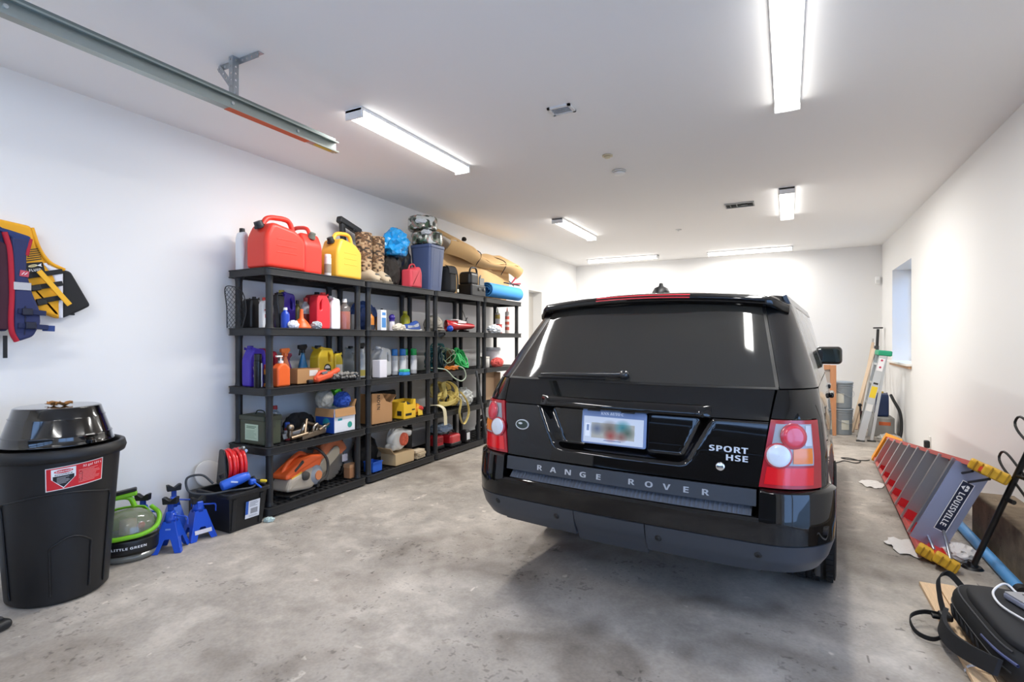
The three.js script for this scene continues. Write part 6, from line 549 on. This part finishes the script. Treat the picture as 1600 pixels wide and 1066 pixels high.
// ------------------------------------------------------------------ life vests on the wall
{ const put = (g) => g, o = thing('life_vest', 'yellow and black life vest on the wall with a small black emblem', 'life vest', [XL + 0.002, 0, 0], H), ye = M('#f2ad1c', 0.7), bk = M('#1c1d1f', 0.75), wh = M('#e4e4ea', 0.7); // local x = -z of the room, local z = out of the wall
  const slab = (pts, d, z, r = 0.02) => ext(roundPoly(pts, r), d, d * 0.3, 3, 6).translate(0, 0, z);
  part(o, 'front_panel', slab([[1.16, 2.1], [1.3, 2.105], [1.445, 2.09], [1.475, 1.965], [1.525, 1.885], [1.575, 1.8], [1.59, 1.68], [1.59, 1.53], [1.48, 1.575], [1.36, 1.64], [1.16, 1.65]], 0.065, 0.04), ye); part(o, 'white_panel', slab([[1.49, 1.88], [1.53, 1.865], [1.6, 1.83], [1.6, 1.53], [1.575, 1.54], [1.575, 1.7], [1.545, 1.8]], 0.05, 0.055), wh); part(o, 'side_panel', slab([[1.595, 1.845], [1.645, 1.84], [1.755, 1.625], [1.7, 1.59], [1.6, 1.535]], 0.05, 0.036), bk); part(o, 'armhole_piping', tube([[1.45, 2.08, 0.06], [1.485, 1.95, 0.07], [1.53, 1.88, 0.075], [1.61, 1.845, 0.06]], 0.011, 30), ye);
  for (const [y, x0, x1] of [[1.805, 1.4, 1.595], [1.735, 1.44, 1.595], [1.65, 1.46, 1.59]]) part(o, 'belt', at(rbox(x1 - x0, 0.03, 0.01, 0.003), (x0 + x1) / 2, y, 0.083, 0, 0, 0.28), bk); for (const [x, y] of [[1.455, 1.715], [1.485, 1.63]]) part(o, 'buckle', at(rbox(0.05, 0.035, 0.018, 0.005), x, y, 0.09, 0, 0, 0.28), M('#101113', 0.4)); part(o, 'loose_strap', at(rbox(0.03, 0.25, 0.008, 0.002), 1.545, 1.72, 0.1, 0, 0, 0.66), M('#f5b726', 0.6)); part(o, 'strap_tab', rbox(0.04, 0.012, 0.02, 0.003, 1.65, 1.565, 0.04), bk);
  sheet(o, 'emblem', 0.085, 0.06, canvasTex(160, 112, (g, w, h) => { g.fillStyle = '#17181a'; g.fillRect(0, 0, w, h); g.fillStyle = '#e9d9a0'; g.beginPath(); g.ellipse(62, 36, 44, 15, -0.1, 0, 6.3); g.fill(); g.fillStyle = '#17181a'; g.fillRect(40, 34, 46, 5); g.fillStyle = '#f4f4f4'; g.beginPath(); g.moveTo(100, 36); g.lineTo(146, 14); g.lineTo(138, 40); g.lineTo(146, 54); g.fill(); g.font = 'bold 40px sans-serif'; g.fillText('FLUID', 14, 98, 132); }), [1.46, 1.84, 0.0745], [0, 0, 0.22], 0.7); for (let i = 0; i < 6; i++) part(o, 'printed_line', at(rbox(0.075 - i * 0.005, 0.006, 0.003, 0.001), 1.455, 1.885 + i * 0.013, 0.0735, 0, 0, 0.3), M('#3a3a2c', 0.7));
  const n = thing('life_vest', 'navy blue life vest with red trim cut by the left picture edge', 'life vest', [XL + 0.076, 0, 0], H), nv = M('#27305c', 0.75), rd = M('#b2142e', 0.7);
  part(n, 'front_panel', slab([[1.325, 2.0], [1.41, 2.0], [1.4, 1.9], [1.4, 1.8], [1.425, 1.68], [1.46, 1.58], [1.465, 1.5], [1.43, 1.42], [1.36, 1.39], [1.335, 1.44], [1.335, 1.75]], 0.055, 0.04), nv); part(n, 'back_panel', slab([[1.0, 2.05], [1.3, 2.05], [1.32, 1.9], [1.32, 1.45], [1.0, 1.45]], 0.05, 0.026), M('#20264a', 0.8)); part(n, 'front_panel', slab([[1.0, 2.0], [1.23, 2.02], [1.26, 1.8], [1.25, 1.42], [1.0, 1.38]], 0.055, 0.06), nv); part(n, 'collar', slab([[1.24, 2.055], [1.32, 2.04], [1.425, 2.015], [1.405, 1.92], [1.34, 1.98]], 0.06, 0.035), M('#1f3468', 0.75)); part(n, 'red_trim', tube([[1.3, 2.02, 0.06], [1.32, 1.93, 0.062], [1.33, 1.7, 0.062], [1.33, 1.45, 0.062], [1.355, 1.392, 0.055]], 0.014, 40), rd); part(n, 'red_trim', tube([[1.42, 2.0, 0.055], [1.405, 1.93, 0.06], [1.4, 1.9, 0.058]], 0.01, 16), rd); part(n, 'lining', slab([[1.265, 1.97], [1.315, 1.95], [1.325, 1.46], [1.265, 1.46]], 0.02, 0.055), M('#3c1226', 0.75));
  part(n, 'reflective_band', rbox(0.082, 0.045, 0.006, 0.002, 1.375, 1.715, 0.07), M('#b9b9bc', 0.4)); part(n, 'reflective_band', rbox(0.26, 0.045, 0.006, 0.002, 1.13, 1.7, 0.089), M('#b9b9bc', 0.4)); part(n, 'badge', at(rbox(0.042, 0.036, 0.005, 0.001), 1.385, 1.79, 0.069, 0, 0, -0.1), M('#c24a5a', 0.6)); part(n, 'badge_mark', [rod([1.372, 1.783, 0.073], [1.384, 1.798, 0.073], 0.002), rod([1.384, 1.783, 0.073], [1.398, 1.797, 0.073], 0.002)], M('#f2e4e6', 0.6));
  for (const [x, y, w] of [[1.42, 1.565, 0.13], [1.425, 1.48, 0.14]]) part(n, 'belt', at(rbox(w, 0.03, 0.012, 0.003), x, y, 0.073, 0, 0, -0.08), M('#17234c', 0.7)); for (const [x, y] of [[1.395, 1.565], [1.41, 1.485]]) part(n, 'buckle', rbox(0.05, 0.042, 0.02, 0.006, x, y, 0.08), M('#10152c', 0.4)); part(n, 'loose_strap', at(rbox(0.06, 0.035, 0.008, 0.002), 1.5, 1.47, 0.066, 0, 0, -0.03), M('#1f3c7c', 0.6)); part(n, 'hanging_strap', rbox(0.02, 0.13, 0.006, 0.002, 1.305, 1.36, 0.05), M('#15171c', 0.7)); part(n, 'zip', tube([[1.39, 1.6, 0.069], [1.388, 1.5, 0.069], [1.386, 1.43, 0.068]], 0.003), M('#0f1430', 0.5)); }

// ------------------------------------------------------------------ along the right wall
const woodTex = dataTex(256, (u, v) => { const g = Math.sin((u * 14 + nB(u * 0.3, v) * 3) * 6.28) * 0.5 + 0.5, f = nE(u, v * 0.08), k = 0.9 + 0.1 * g * f + 0.08 * (nD(u, v * 0.1) - 0.5); return [k * 250, k * 214, k * 172]; });
const basis = (x, y, z) => new THREE.Matrix4().makeBasis(V(...x), V(...y), V(...z));
{ // stepladder lying on its side
  const B = [0.92, 0, -5.5], o = thing('step_ladder', 'red fibreglass stepladder lying on its side by the right wall', 'ladder', B), w = (g) => plain(g).translate(-B[0], -B[1], -B[2]), L3 = (a, b, t) => a.map((v, i) => lerp(v, b[i], t));
  const A0 = [0.9, 0.05, -7.15], A1 = [0.765, 0.06, -4.16], B0 = [1.0, 0.3, -7.06], B1 = [1.03, 0.62, -4.2], C0 = [0.965, 0.05, -7.1], C1 = [0.84, 0.055, -4.04], D0 = [1.06, 0.29, -7.0], D1 = [1.065, 0.615, -4.03], rail = M('#cf5c56', 0.5), rail2 = M('#d8382f', 0.5), al = metal('#c2c5ca', 0.38), up = [0.91, -0.41, 0], dv = [0.42, 0.9, 0];
  const chan = (a, b) => [w(beam(a, b, 0.008, 0.075, up)), w(beam(a.map((v, i) => v + up[i] * 0.034), b.map((v, i) => v + up[i] * 0.034), 0.03, 0.007, up)), w(beam(a.map((v, i) => v - up[i] * 0.034), b.map((v, i) => v - up[i] * 0.034), 0.03, 0.007, up))];
  part(o, 'rail', chan(A0, A1), rail); part(o, 'rail', chan(B0, B1), rail); part(o, 'rear_rail', chan(C0, C1), rail2); part(o, 'rear_rail', chan(D0, D1), rail2);
  for (let k = 0; k < 8; k++) { const t = 0.08 + k * 0.118, a = L3(A0, A1, t), b = L3(B0, B1, t); const s = part(o, 'step', [w(beam(a, b, 0.006, 0.105, up)), w(beam(a.map((v, i) => v - up[i] * 0.05 + (i === 2 ? -0.012 : 0)), b.map((v, i) => v - up[i] * 0.05 + (i === 2 ? -0.012 : 0)), 0.028, 0.006, up)), w(beam(a.map((v, i) => v + up[i] * 0.05 + (i === 2 ? -0.012 : 0)), b.map((v, i) => v + up[i] * 0.05 + (i === 2 ? -0.012 : 0)), 0.028, 0.006, up))], al); if (k > 0) part(s, 'step_bracket', w(beam(L3(a, b, 0.02), L3(a, b, 0.15), 0.012, 0.085, up)), M('#d0242c', 0.45)); }
  for (let k = 0; k < 4; k++) { const t = 0.2 + k * 0.23; part(o, 'rear_brace', w(rod(L3(C0, C1, t), L3(D0, D1, t), 0.012)), al); }
  // broad lowest tread with the maker's plate
  { const t = 0.952, a = L3(A0, A1, t), b = L3(B0, B1, t), d = V(b[0] - a[0], b[1] - a[1], b[2] - a[2]).normalize(), c = L3(a, b, 0.52); const p = part(o, 'bottom_tread', [w(beam(L3(a, b, 0.02).map((v, i) => v + up[i] * 0.03), L3(a, b, 0.98).map((v, i) => v + up[i] * 0.03), 0.008, 0.19, up))], M('#a9b0cc', 0.4, { metalness: 0.75 }));
    const tx = canvasTex(512, 96, (g, W, Hh) => { g.fillStyle = '#f2f2f4'; g.fillRect(0, 0, W, Hh); g.fillStyle = '#18203c'; g.fillRect(6, 6, W - 12, Hh - 12); g.fillStyle = '#f6f6f8'; g.beginPath(); g.arc(46, 40, 17, 0, 6.3); g.arc(70, 40, 17, 0, 6.3); g.moveTo(30, 48); g.lineTo(58, 84); g.lineTo(86, 48); g.fill(); g.fillStyle = '#18203c'; g.fillRect(54, 34, 8, 24); g.fillStyle = '#f6f6f8'; g.font = 'bold 64px sans-serif'; g.fillText('LOUISVILLE', 104, 72, 390); });
    const x = d.clone().negate(), z = V(0, 0, 1).addScaledVector(x, -x.z).normalize(), y = z.clone().cross(x), g = plain(new THREE.BoxGeometry(0.36, 0.068, 0.002)); g.applyMatrix4(basis(x.toArray(), y.toArray(), z.toArray())); g.translate(c[0] + up[0] * 0.05, c[1] + up[1] * 0.05, c[2] + 0.0075); part(p, 'maker_plate', w(g), M('#ffffff', 0.5, { map: tx })); }
  part(o, 'knee_brace', w(rod(L3(L3(A0, A1, 0.9), L3(B0, B1, 0.9), 0.16), [A1[0] + 0.05, A1[1] + 0.02, A1[2] + 0.02], 0.009)), al); part(o, 'knee_brace', w(rod(L3(L3(C0, C1, 0.9), L3(D0, D1, 0.9), 0.22), [C1[0] + 0.03, C1[1] + 0.02, C1[2] + 0.02], 0.009)), al); for (const [p, q] of [[L3(L3(A0, A1, 0.88), L3(B0, B1, 0.88), 0.8), B1], [L3(L3(C0, C1, 0.9), L3(D0, D1, 0.9), 0.82), D1]]) part(o, 'knee_brace', w(rod(p, [q[0] - 0.02, q[1] - 0.03, q[2] + 0.02], 0.008)), M('#26272a', 0.5));
  for (const [p, s] of [[A1, 1], [B1, 1], [C1, 1.25], [D1, 1.25]]) { const f = part(o, 'foot_pad', w(at(rbox(0.1 * s, 0.06, 0.075, 0.012), p[0] + 0.01, Math.max(p[1] - 0.0, 0.056), p[2] + 0.02, 0, -0.25, -0.44)), M('#d8a828', 0.6)); for (const q of [-0.3, 0, 0.3]) part(f, 'tread_groove', w(at(rbox(0.008, 0.062, 0.008, 0.002), p[0] + 0.01 + q * 0.09 * s, Math.max(p[1], 0.056) - q * 0.04 * s, p[2] + 0.059 + q * 0.02, 0, -0.25, -0.44)), M('#a8801c', 0.6)); }
  { const a = L3(A0, C0, 0.5), b = L3(B0, D0, 0.5); part(o, 'top_cap', [w(beam(L3(a, b, -0.12).map((v, i) => v + (i === 2 ? -0.05 : 0)), L3(a, b, 1.1).map((v, i) => v + (i === 2 ? -0.05 : 0)), 0.09, 0.16, up))], M('#eb9a1c', 0.5)); for (const t of [0.2, 0.4, 0.62, 0.82]) part(o, 'tool_slot', w(beam(L3(a, b, t - 0.05).map((v, i) => v + (i === 2 ? -0.003 : 0)), L3(a, b, t + 0.05).map((v, i) => v + (i === 2 ? -0.003 : 0)), 0.004, 0.05, up)), M('#f4d8a0', 0.5)); }
  solo('rag', 'white rag under the lower feet of the stepladder', 'rag', shell((s, t) => { const a = s * 6.2832, r = t * (0.13 + 0.05 * noise(Math.cos(a) * 2, Math.sin(a) * 2, 1)); return V(Math.cos(a) * r * 0.9, 0.004 + 0.02 * Math.abs(noise(Math.cos(a) * r * 22, Math.sin(a) * r * 22, 4)), -Math.sin(a) * r * 1.3); }, 40, 14, 0.002), M('#e0dcd8', 0.95), [0.72, 0, -4.34]); solo('rag', 'crumpled white rag between stepladder foot and black pole', 'rag', at(lump(0.08, 0.05, 0.1, 3.7, 0.35, 3, 4)), M('#e2dedb', 0.95), [0.975, 0, -4.3]);
  solo('rag', 'thin white rag on the floor beside the middle of the stepladder', 'rag', shell((s, t) => { const a = s * 6.2832, r = t * (0.1 + 0.04 * noise(Math.cos(a) * 2 + 5, Math.sin(a) * 2, 1)); return V(Math.cos(a) * r, 0.003 + 0.012 * Math.abs(noise(Math.cos(a) * r * 22, Math.sin(a) * r * 22, 8)), -Math.sin(a) * r * 1.6); }, 36, 12, 0.002), M('#e6e2dc', 0.95), [0.72, 0, -6.1]); }
{ const B = [1.0, 0, -4.15], o = thing('pole_rack', 'black pole rack with bent hooks leaning on the right wall', 'rack', B), w = (g) => plain(g).translate(-B[0], -B[1], -B[2]), bk = M('#111214', 0.4), P = (t) => [lerp(1.005, 1.398, t), lerp(0.02, 1.6, t), lerp(-4.14, -3.72, t)];
  part(o, 'pole', w(rod(P(0), P(1), 0.016)), bk); part(o, 'foot', [w(cyl(0.055, 0.045, 0.014, 1.003, 0.0075, -4.15)), w(cyl(0.03, 0.02, 0.03, 1.003, 0.028, -4.15))], bk); for (const t of [0.29, 0.385]) part(o, 'clamp_knob', w(rod(P(t), P(t).map((v, i) => v + [0.02, -0.004, 0.06][i]), 0.013)), bk);
  for (const t of [0.5, 0.36]) { const q = P(t), e = 0.05; part(o, 'hook', w(tube([[q[0] + 0.03, q[1] - 0.15, q[2] + 0.35], [q[0] + 0.01, q[1] - 0.02, q[2] + 0.02], [q[0] - 0.01, q[1] + 0.06, q[2] - 0.16], [q[0] - 0.01, q[1] + 0.1, q[2] - 0.2], [q[0] - 0.0, q[1] + 0.14, q[2] - 0.17], [q[0] + 0.03, q[1] + 0.05, q[2] + 0.05], [q[0] + 0.05, q[1] - 0.06, q[2] + 0.35]], 0.007, 60)), bk); } }
{ const o = thing('plastic_pipe', 'light blue plastic pipe lying along the concrete footing', 'pipe', [1.125, 0.034, -4.45]); part(o, 'pipe', at(cyl(0.032, 0.032, 1.3), 0, 0, 0, H, 0, 0), M('#5aa2e0', 0.4)); part(o, 'end_sleeve', at(cyl(0.036, 0.034, 0.05), 0, 0.001, 0.66, H, 0, 0), M('#16171a', 0.6)); }
// planks, backpack, gadget
for (const [x, y, z, L, a, l] of [[0.705, 0.011, -3.0, 1.45, 0, 'bare wood plank under the backpack, nearest the car'], [0.79, 0.011, -3.05, 1.4, 0, 'bare wood plank in the middle under the backpack'], [0.875, 0.011, -2.95, 1.3, 0, 'bare wood plank under the backpack, nearest the wall'], [0.8, 0.0335, -2.42, 0.5, 0.0, 'short wood offcut lying on the planks beside the backpack']]) { const tx = woodTex.clone(); tx.repeat.set(1, 4); tx.needsUpdate = true; const p = thing('wood_plank', l, 'plank', [x, y, z], a, 'wood planks under the backpack'); part(p, 'board', rbox(0.08, 0.021, L, 0.003), M('#ffffff', 0.7, { map: tx })); part(p, 'end_grain', [box(0.076, 0.018, 0.002, 0, 0, L / 2 + 0.0005), box(0.076, 0.018, 0.002, 0, 0, -L / 2 - 0.0005)], M('#c08a58', 0.8)); }
solo('zip_tie', 'white plastic tie around the wood planks', 'tie', ribbon([[0.66, 0.004, -2.84], [0.675, 0.03, -2.84], [0.74, 0.046, -2.83], [0.83, 0.05, -2.83], [0.9, 0.03, -2.83], [0.93, 0.004, -2.83]], 0.012, 0.003, [0, 0, 1]), M('#dcdce4', 0.4));
{ const o = thing('backpack', 'black backpack lying on wood planks by the right edge', 'backpack', [0.885, 0.0225, -2.99], 0.06), bk = M('#141518', 0.8), bk2 = M('#1b1c20', 0.75);
  const puff = (w, h, d, n = 2.6) => shell((s, t) => { const a = s * 6.2832, b = lerp(-H, H, t), sg = (v, p) => Math.sign(v) * Math.abs(v) ** p; return V(w / 2 * sg(Math.cos(b), 0.55) * sg(Math.cos(a), 0.5), h / 2 + h / 2 * sg(Math.sin(b), 0.75), -d / 2 * sg(Math.cos(b), 0.55) * sg(Math.sin(a), 0.5)); }, 48, 20, 0);
  part(o, 'body', puff(0.34, 0.2, 0.78), bk); part(o, 'front_pocket', at(puff(0.28, 0.07, 0.6), 0.0, 0.155, 0.03), bk2); part(o, 'piping', tube(Array.from({ length: 26 }, (_, i) => { const a = lerp(0.1, 3.9, i / 25), sg = (v, p) => Math.sign(v) * Math.abs(v) ** p, b = 0.62; return [0.17 * sg(Math.cos(b), 0.55) * sg(Math.cos(a), 0.5), 0.1 + 0.1 * sg(Math.sin(b), 0.75), -0.39 * sg(Math.cos(b), 0.55) * sg(Math.sin(a), 0.5)]; }), 0.0045, 90), M('#3a3b40', 0.6)); part(o, 'zip', tube(Array.from({ length: 26 }, (_, i) => { const a = lerp(0.1, 3.9, i / 25), sg = (v, p) => Math.sign(v) * Math.abs(v) ** p; return [0.17 * sg(Math.cos(a), 0.5), 0.1, -0.39 * sg(Math.sin(a), 0.5)]; }), 0.0035, 90), M('#2a2b2f', 0.5));
  for (let k = 0; k < 6; k++) part(o, 'side_mesh_fold', tube([[-0.145, 0.025, -0.24 + k * 0.06], [-0.168, 0.06, -0.22 + k * 0.06], [-0.166, 0.1, -0.25 + k * 0.06]], 0.007), bk2);
  part(o, 'grab_handle', ribbon([[-0.08, 0.13, -0.38], [-0.13, 0.18, -0.43], [-0.17, 0.16, -0.41], [-0.19, 0.1, -0.33], [-0.2, 0.05, -0.22]], 0.03, 0.006, [0.5, 1, 0]), bk); part(o, 'buckle', [rbox(0.05, 0.03, 0.06, 0.01, -0.205, 0.055, -0.2), rbox(0.035, 0.018, 0.05, 0.006, -0.24, 0.045, -0.215)], M('#0d0e10', 0.35)); part(o, 'shoulder_strap', ribbon([[-0.2, 0.06, -0.2], [-0.235, 0.05, -0.1], [-0.24, 0.05, 0.03], [-0.21, 0.07, 0.17], [-0.17, 0.1, 0.3]], 0.07, 0.018, [0.25, 1, 0]), bk2); part(o, 'strap_loop', ribbon([[-0.22, 0.05, -0.22], [-0.28, 0.045, -0.23], [-0.345, 0.03, -0.18], [-0.34, 0.0, -0.1], [-0.29, 0.0, -0.06], [-0.235, 0.03, -0.07]], 0.024, 0.004, [0, 1, 0.3]), bk); part(o, 'strap_ring', torus(0.022, 0.006, -0.235, 0.045, -0.06, 0, 1.2, 0), M('#5c5d60', 0.4)); part(o, 'side_stripe', tube([[-0.165, 0.13, 0.1], [-0.16, 0.14, 0.25], [-0.14, 0.15, 0.36]], 0.006), M('#46507c', 0.5));
  const t = thing('power_bank', 'grey flat charger lying on top of the backpack', 'charger', [0.95, 0.249, -2.99], 0.35); part(t, 'body', rbox(0.13, 0.028, 0.24, 0.01, 0, 0.015, 0), M('#8a8ea0', 0.35)); part(t, 'top_plate', rbox(0.122, 0.006, 0.23, 0.003, 0, 0.031, 0), M('#9d9da0', 0.4)); part(t, 'dark_slot', rbox(0.03, 0.004, 0.16, 0.001, 0.005, 0.0335, -0.01), M('#26272a', 0.4)); for (let k = 0; k < 3; k++) part(t, 'port', rbox(0.022, 0.004, 0.012, 0.001, 0.035, 0.034, 0.05 + k * 0.02), M('#dcdce0', 0.4));
  solo('charging_cable', 'white charging cable curling over the backpack', 'cable', tube([[0.905, 0.27, -3.11], [0.88, 0.29, -3.15], [0.82, 0.27, -3.09], [0.81, 0.258, -2.99], [0.84, 0.262, -2.87], [0.9, 0.262, -2.77], [0.97, 0.255, -2.69], [1.03, 0.225, -2.63]], 0.005, 60), M('#e4e4e6', 0.4)); }
// far right corner
{ const lift = [0, 0.392]; for (let k = 0; k < 2; k++) { const o = thing('plastic_bucket', k ? 'upper grey plastic bucket of the stack in the far corner' : 'lower grey plastic bucket of the stack in the far corner', 'bucket', [0.7, lift[k], -9.2], 0.5 + k * 0.3, 'stacked grey buckets'), g = M('#8f979d', 0.5); part(o, 'body', lathe([[0.001, 0], [0.14, 0], [0.143, 0.01], [0.152, 0.3], [0.16, 0.305], [0.152, 0.312], [0.153, 0.33], [0.162, 0.335], [0.155, 0.342], [0.155, 0.365], [0.001, 0.365]], 36), g); part(o, 'lid', at(lathe([[0.155, 0], [0.163, 0.002], [0.163, 0.02], [0.15, 0.026], [0.001, 0.022]], 36), 0, 0.362, 0), M('#9aa2a8', 0.5)); part(o, 'handle', tube([[0.158, 0.32, 0], [0.13, 0.22, 0.11], [0.02, 0.17, 0.165], [-0.11, 0.22, 0.12], [-0.158, 0.32, 0]], 0.003), metal('#b9bdc0', 0.4)); part(o, 'label', shell((s, t) => { const a = lerp(k ? -1.3 : -0.5, k ? -0.6 : 0.2, s); return V(Math.sin(a) * 0.1515, lerp(0.08, 0.22, t), Math.cos(a) * 0.1515); }, 8, 2, 0.001), M('#d2d2c6', 0.6)); }
  const p = thing('framed_board', 'wood framed board standing behind the car', 'board', [0.41, 0, -8.95], 0.1), tx = woodTex.clone(); tx.repeat.set(0.4, 2); tx.needsUpdate = true; const wd = M('#dcb6a2', 0.7, { map: tx }); for (const x of [-0.24, 0.13]) part(p, 'stile', rbox(0.075, 1.03, 0.035, 0.003, x + 0.05, 0.516, 0), wd); for (const y of [0.04, 0.55, 1.0]) part(p, 'cross_rail', rbox(0.3, 0.07, 0.03, 0.003, -0.005, y, 0.0), wd); part(p, 'panel', box(0.32, 0.98, 0.012, -0.005, 0.5, -0.024), M('#b9b4ae', 0.7));
  // leaning aluminium stepladder
  const B = [0.95, 0, -8.7], o = thing('step_ladder', 'silver aluminium stepladder with a green top leaning under the window', 'ladder', B), w = (g) => plain(g).translate(-B[0], -B[1], -B[2]), al = metal('#c8cac8', 0.4), L3 = (a, b, t) => a.map((v, i) => lerp(v, b[i], t)), R1a = [0.885, 0.02, -8.6], R1b = [1.165, 1.2, -8.75], R2a = [0.93, 0.02, -8.98], R2b = [1.15, 1.2, -9.0], Q1a = [1.02, 0.02, -8.66], Q1b = [1.2, 1.18, -8.78], Q2a = [1.03, 0.02, -9.02], Q2b = [1.17, 1.18, -9.04];
  part(o, 'rail', w(beam(R1a, R1b, 0.085, 0.03, [0, 0.2, 1])), al); part(o, 'rail', w(beam(R2a, R2b, 0.085, 0.03, [0, 0.2, 1])), al); part(o, 'rear_leg', w(beam(Q1a, Q1b, 0.035, 0.025, [0, 0.2, 1])), al); part(o, 'rear_leg', w(beam(Q2a, Q2b, 0.035, 0.025, [0, 0.2, 1])), al); for (const t of [0.2, 0.43, 0.66, 0.88]) part(o, 'step', w(beam(L3(R1a, R1b, t), L3(R2a, R2b, t), 0.08, 0.03, [0.2, 1, 0])), al); for (const t of [0.3, 0.7]) part(o, 'rear_brace', w(rod(L3(Q1a, Q1b, t), L3(Q2a, Q2b, t), 0.01)), al);
  part(o, 'top_cap', w(at(rbox(0.16, 0.075, 0.36, 0.02), 1.185, 1.215, -8.9, 0, 0, -0.1)), M('#1f9d70', 0.5)); for (const [t, s, c] of [[0.88, 0.11, '#f0eeee'], [0.56, 0.1, '#e8c92c'], [0.38, 0.06, '#dedcd8']]) { const q = L3(R1a, R1b, t); part(o, 'sticker', w(at(rbox(0.07, s * 1.6, 0.002, 0.0005), q[0], q[1], q[2] + 0.0165, -0.13, 0, -0.235)), M(c, 0.5)); } part(o, 'sticker_mark', w(at(rbox(0.055, 0.025, 0.002, 0.0005), ...L3(R1a, R1b, 0.66).map((v, i) => v + (i === 2 ? 0.017 : 0)), -0.13, 0, -0.235)), M('#221f1c', 0.5)); for (const t of [0.85, 0.93]) part(o, 'sticker_mark', w(at(cyl(0.014, 0.014, 0.003), ...L3(R1a, R1b, t).map((v, i) => v + (i === 2 ? 0.0185 : 0)), H - 0.13, 0, 0)), M('#c8405c', 0.5)); for (const q of [R1a, Q1a, R2a]) part(o, 'foot_pad', w(rbox(0.1, 0.02, 0.04, 0.004, q[0], 0.011, q[2])), M('#3a3a38', 0.7));
  const s = [['wood_batten', 'pale wood batten leaning behind the aluminium stepladder', 'batten', [0.86, 0.0, -9.4], [1.2, 1.25, -9.95], 0.03, '#d9bfa0'], ['wood_batten', 'slimmer wood batten leaning beside the black pole', 'batten', [0.95, 0.0, -9.7], [1.22, 1.35, -10.2], 0.022, '#cdb294']]; for (const [n, l, c, a, b, r, col] of s) { const q = thing(n, l, c, a, 0, 'leaning battens'), tx2 = woodTex.clone(); part(q, 'stick', plain(beam(a, b, r * 1.6, r)).translate(-a[0], -a[1] + 0.006, -a[2]), M(col, 0.7)); part(q, 'end_cap', rbox(r * 1.7, 0.01, r * 1.1, 0.002, 0, 0.0055, 0), M('#9c8264', 0.8)); }
  const tp = thing('floor_scraper', 'black pole with a flat head standing in the far corner', 'pole tool', [1.3, 0, -10.55]); part(tp, 'pole', rod([-0.05, 0.02, 0.1], [0.03, 1.58, 0.0], 0.026, 12, 0.02), M('#1a1b1d', 0.5)); part(tp, 'head', at(rbox(0.13, 0.022, 0.1, 0.008), 0.03, 1.6, 0), M('#131416', 0.5)); part(tp, 'collar', rod([-0.01, 0.95, 0.045], [0.01, 1.3, 0.02], 0.034), M('#3a3c3e', 0.5)); part(tp, 'foot', cyl(0.035, 0.035, 0.03, -0.05, 0.016, 0.1), M('#131416', 0.6));
  const br = thing('push_broom', 'grey handled broom leaning among the battens in the far corner', 'broom', [1.12, 0, -10.3]); part(br, 'handle', rod([0.0, 0.05, 0], [0.14, 1.42, -0.25], 0.014), M('#b8b4ae', 0.5)); part(br, 'brush_head', [at(rbox(0.05, 0.09, 0.24, 0.012), 0, 0.047, 0)], M('#3a3230', 0.9)); for (const y of [0.98, 1.05, 1.12]) part(br, 'grip_ring', rod([0.14 * y / 1.42, y, -0.25 * y / 1.42], [0.14 * (y + 0.04) / 1.42, y + 0.04, -0.25 * (y + 0.04) / 1.42], 0.021), M('#17181a', 0.6));
  const cn = thing('fuel_jug', 'dark blue jug on the box in the far right corner', 'jug', [1.22, 0.2805, -9.35], -H); LIB.jug(cn, 0.22, 0.36, 0.16, '#243a66', '#d8b83c', 1); const bx = thing('storage_box', 'grey box with an orange mark under the window', 'box', [1.22, 0, -9.35]); part(bx, 'carton', rbox(0.28, 0.28, 0.34, 0.02, 0, 0.14, 0), M('#a4a19c', 0.6)); part(bx, 'orange_mark', rbox(0.14, 0.05, 0.003, 0.001, 0.02, 0.19, 0.171), M('#d86a3a', 0.6)); solo('plastic_bag', 'clear plastic bag on the floor by the aluminium stepladder', 'bag', at(lump(0.13, 0.06, 0.1, 2.6, 0.35, 3, 4)), M('#d4d2cc', 0.3, { transmission: 0.3, thickness: 0 }), [1.23, 0, -8.72]);
  const sr = thing('vacuum_hose', 'black hose hanging beside the grey box under the window', 'hose', [1.36, 0, -8.85]); part(sr, 'hose', tube([[-0.01, 0.02, 0.05], [0.02, 0.15, 0.02], [0.01, 0.4, -0.02], [-0.05, 0.55, -0.08], [-0.07, 0.62, -0.18]], 0.02, 40), M('#1a1b1d', 0.6)); part(sr, 'cuff', rod([-0.01, 0.006, 0.05], [-0.005, 0.07, 0.04], 0.026), M('#242528', 0.6));
  const bv = thing('small_bottle', 'small dark bottle beside the stacked buckets', 'bottle', [0.97, 0, -9.32]); LIB.bottle(bv, 0.035, 0.2, '#6a2c38', '#1a1a1c'); const bh = thing('tool_hook', 'black tool with a knob leaning on the stacked buckets', 'tool', [0.965, 0, -9.18]); part(bh, 'shaft', rod([0, 0.005, 0], [-0.02, 0.42, -0.02], 0.012), M('#17181a', 0.5)); part(bh, 'knob', ball(0.026, -0.022, 0.44, -0.022), M('#17181a', 0.4)); part(bh, 'jaw', rbox(0.05, 0.06, 0.03, 0.01, 0.0, 0.33, 0.01), M('#3a2226', 0.5)); }
solo('floor_cable', 'thin black cable on the floor beyond the car', 'cable', tube([[0.4, 0.006, -6.8], [0.52, 0.006, -7.02], [0.58, 0.006, -7.12], [0.68, 0.006, -7.05], [0.74, 0.006, -7.18], [0.64, 0.006, -7.3], [0.56, 0.0055, -7.28], [0.62, 0.006, -7.22], [0.8, 0.006, -7.25], [0.84, 0.006, -7.3]], 0.005, 80), M('#1c1d1f', 0.6));

renderer.render(scene, camera);
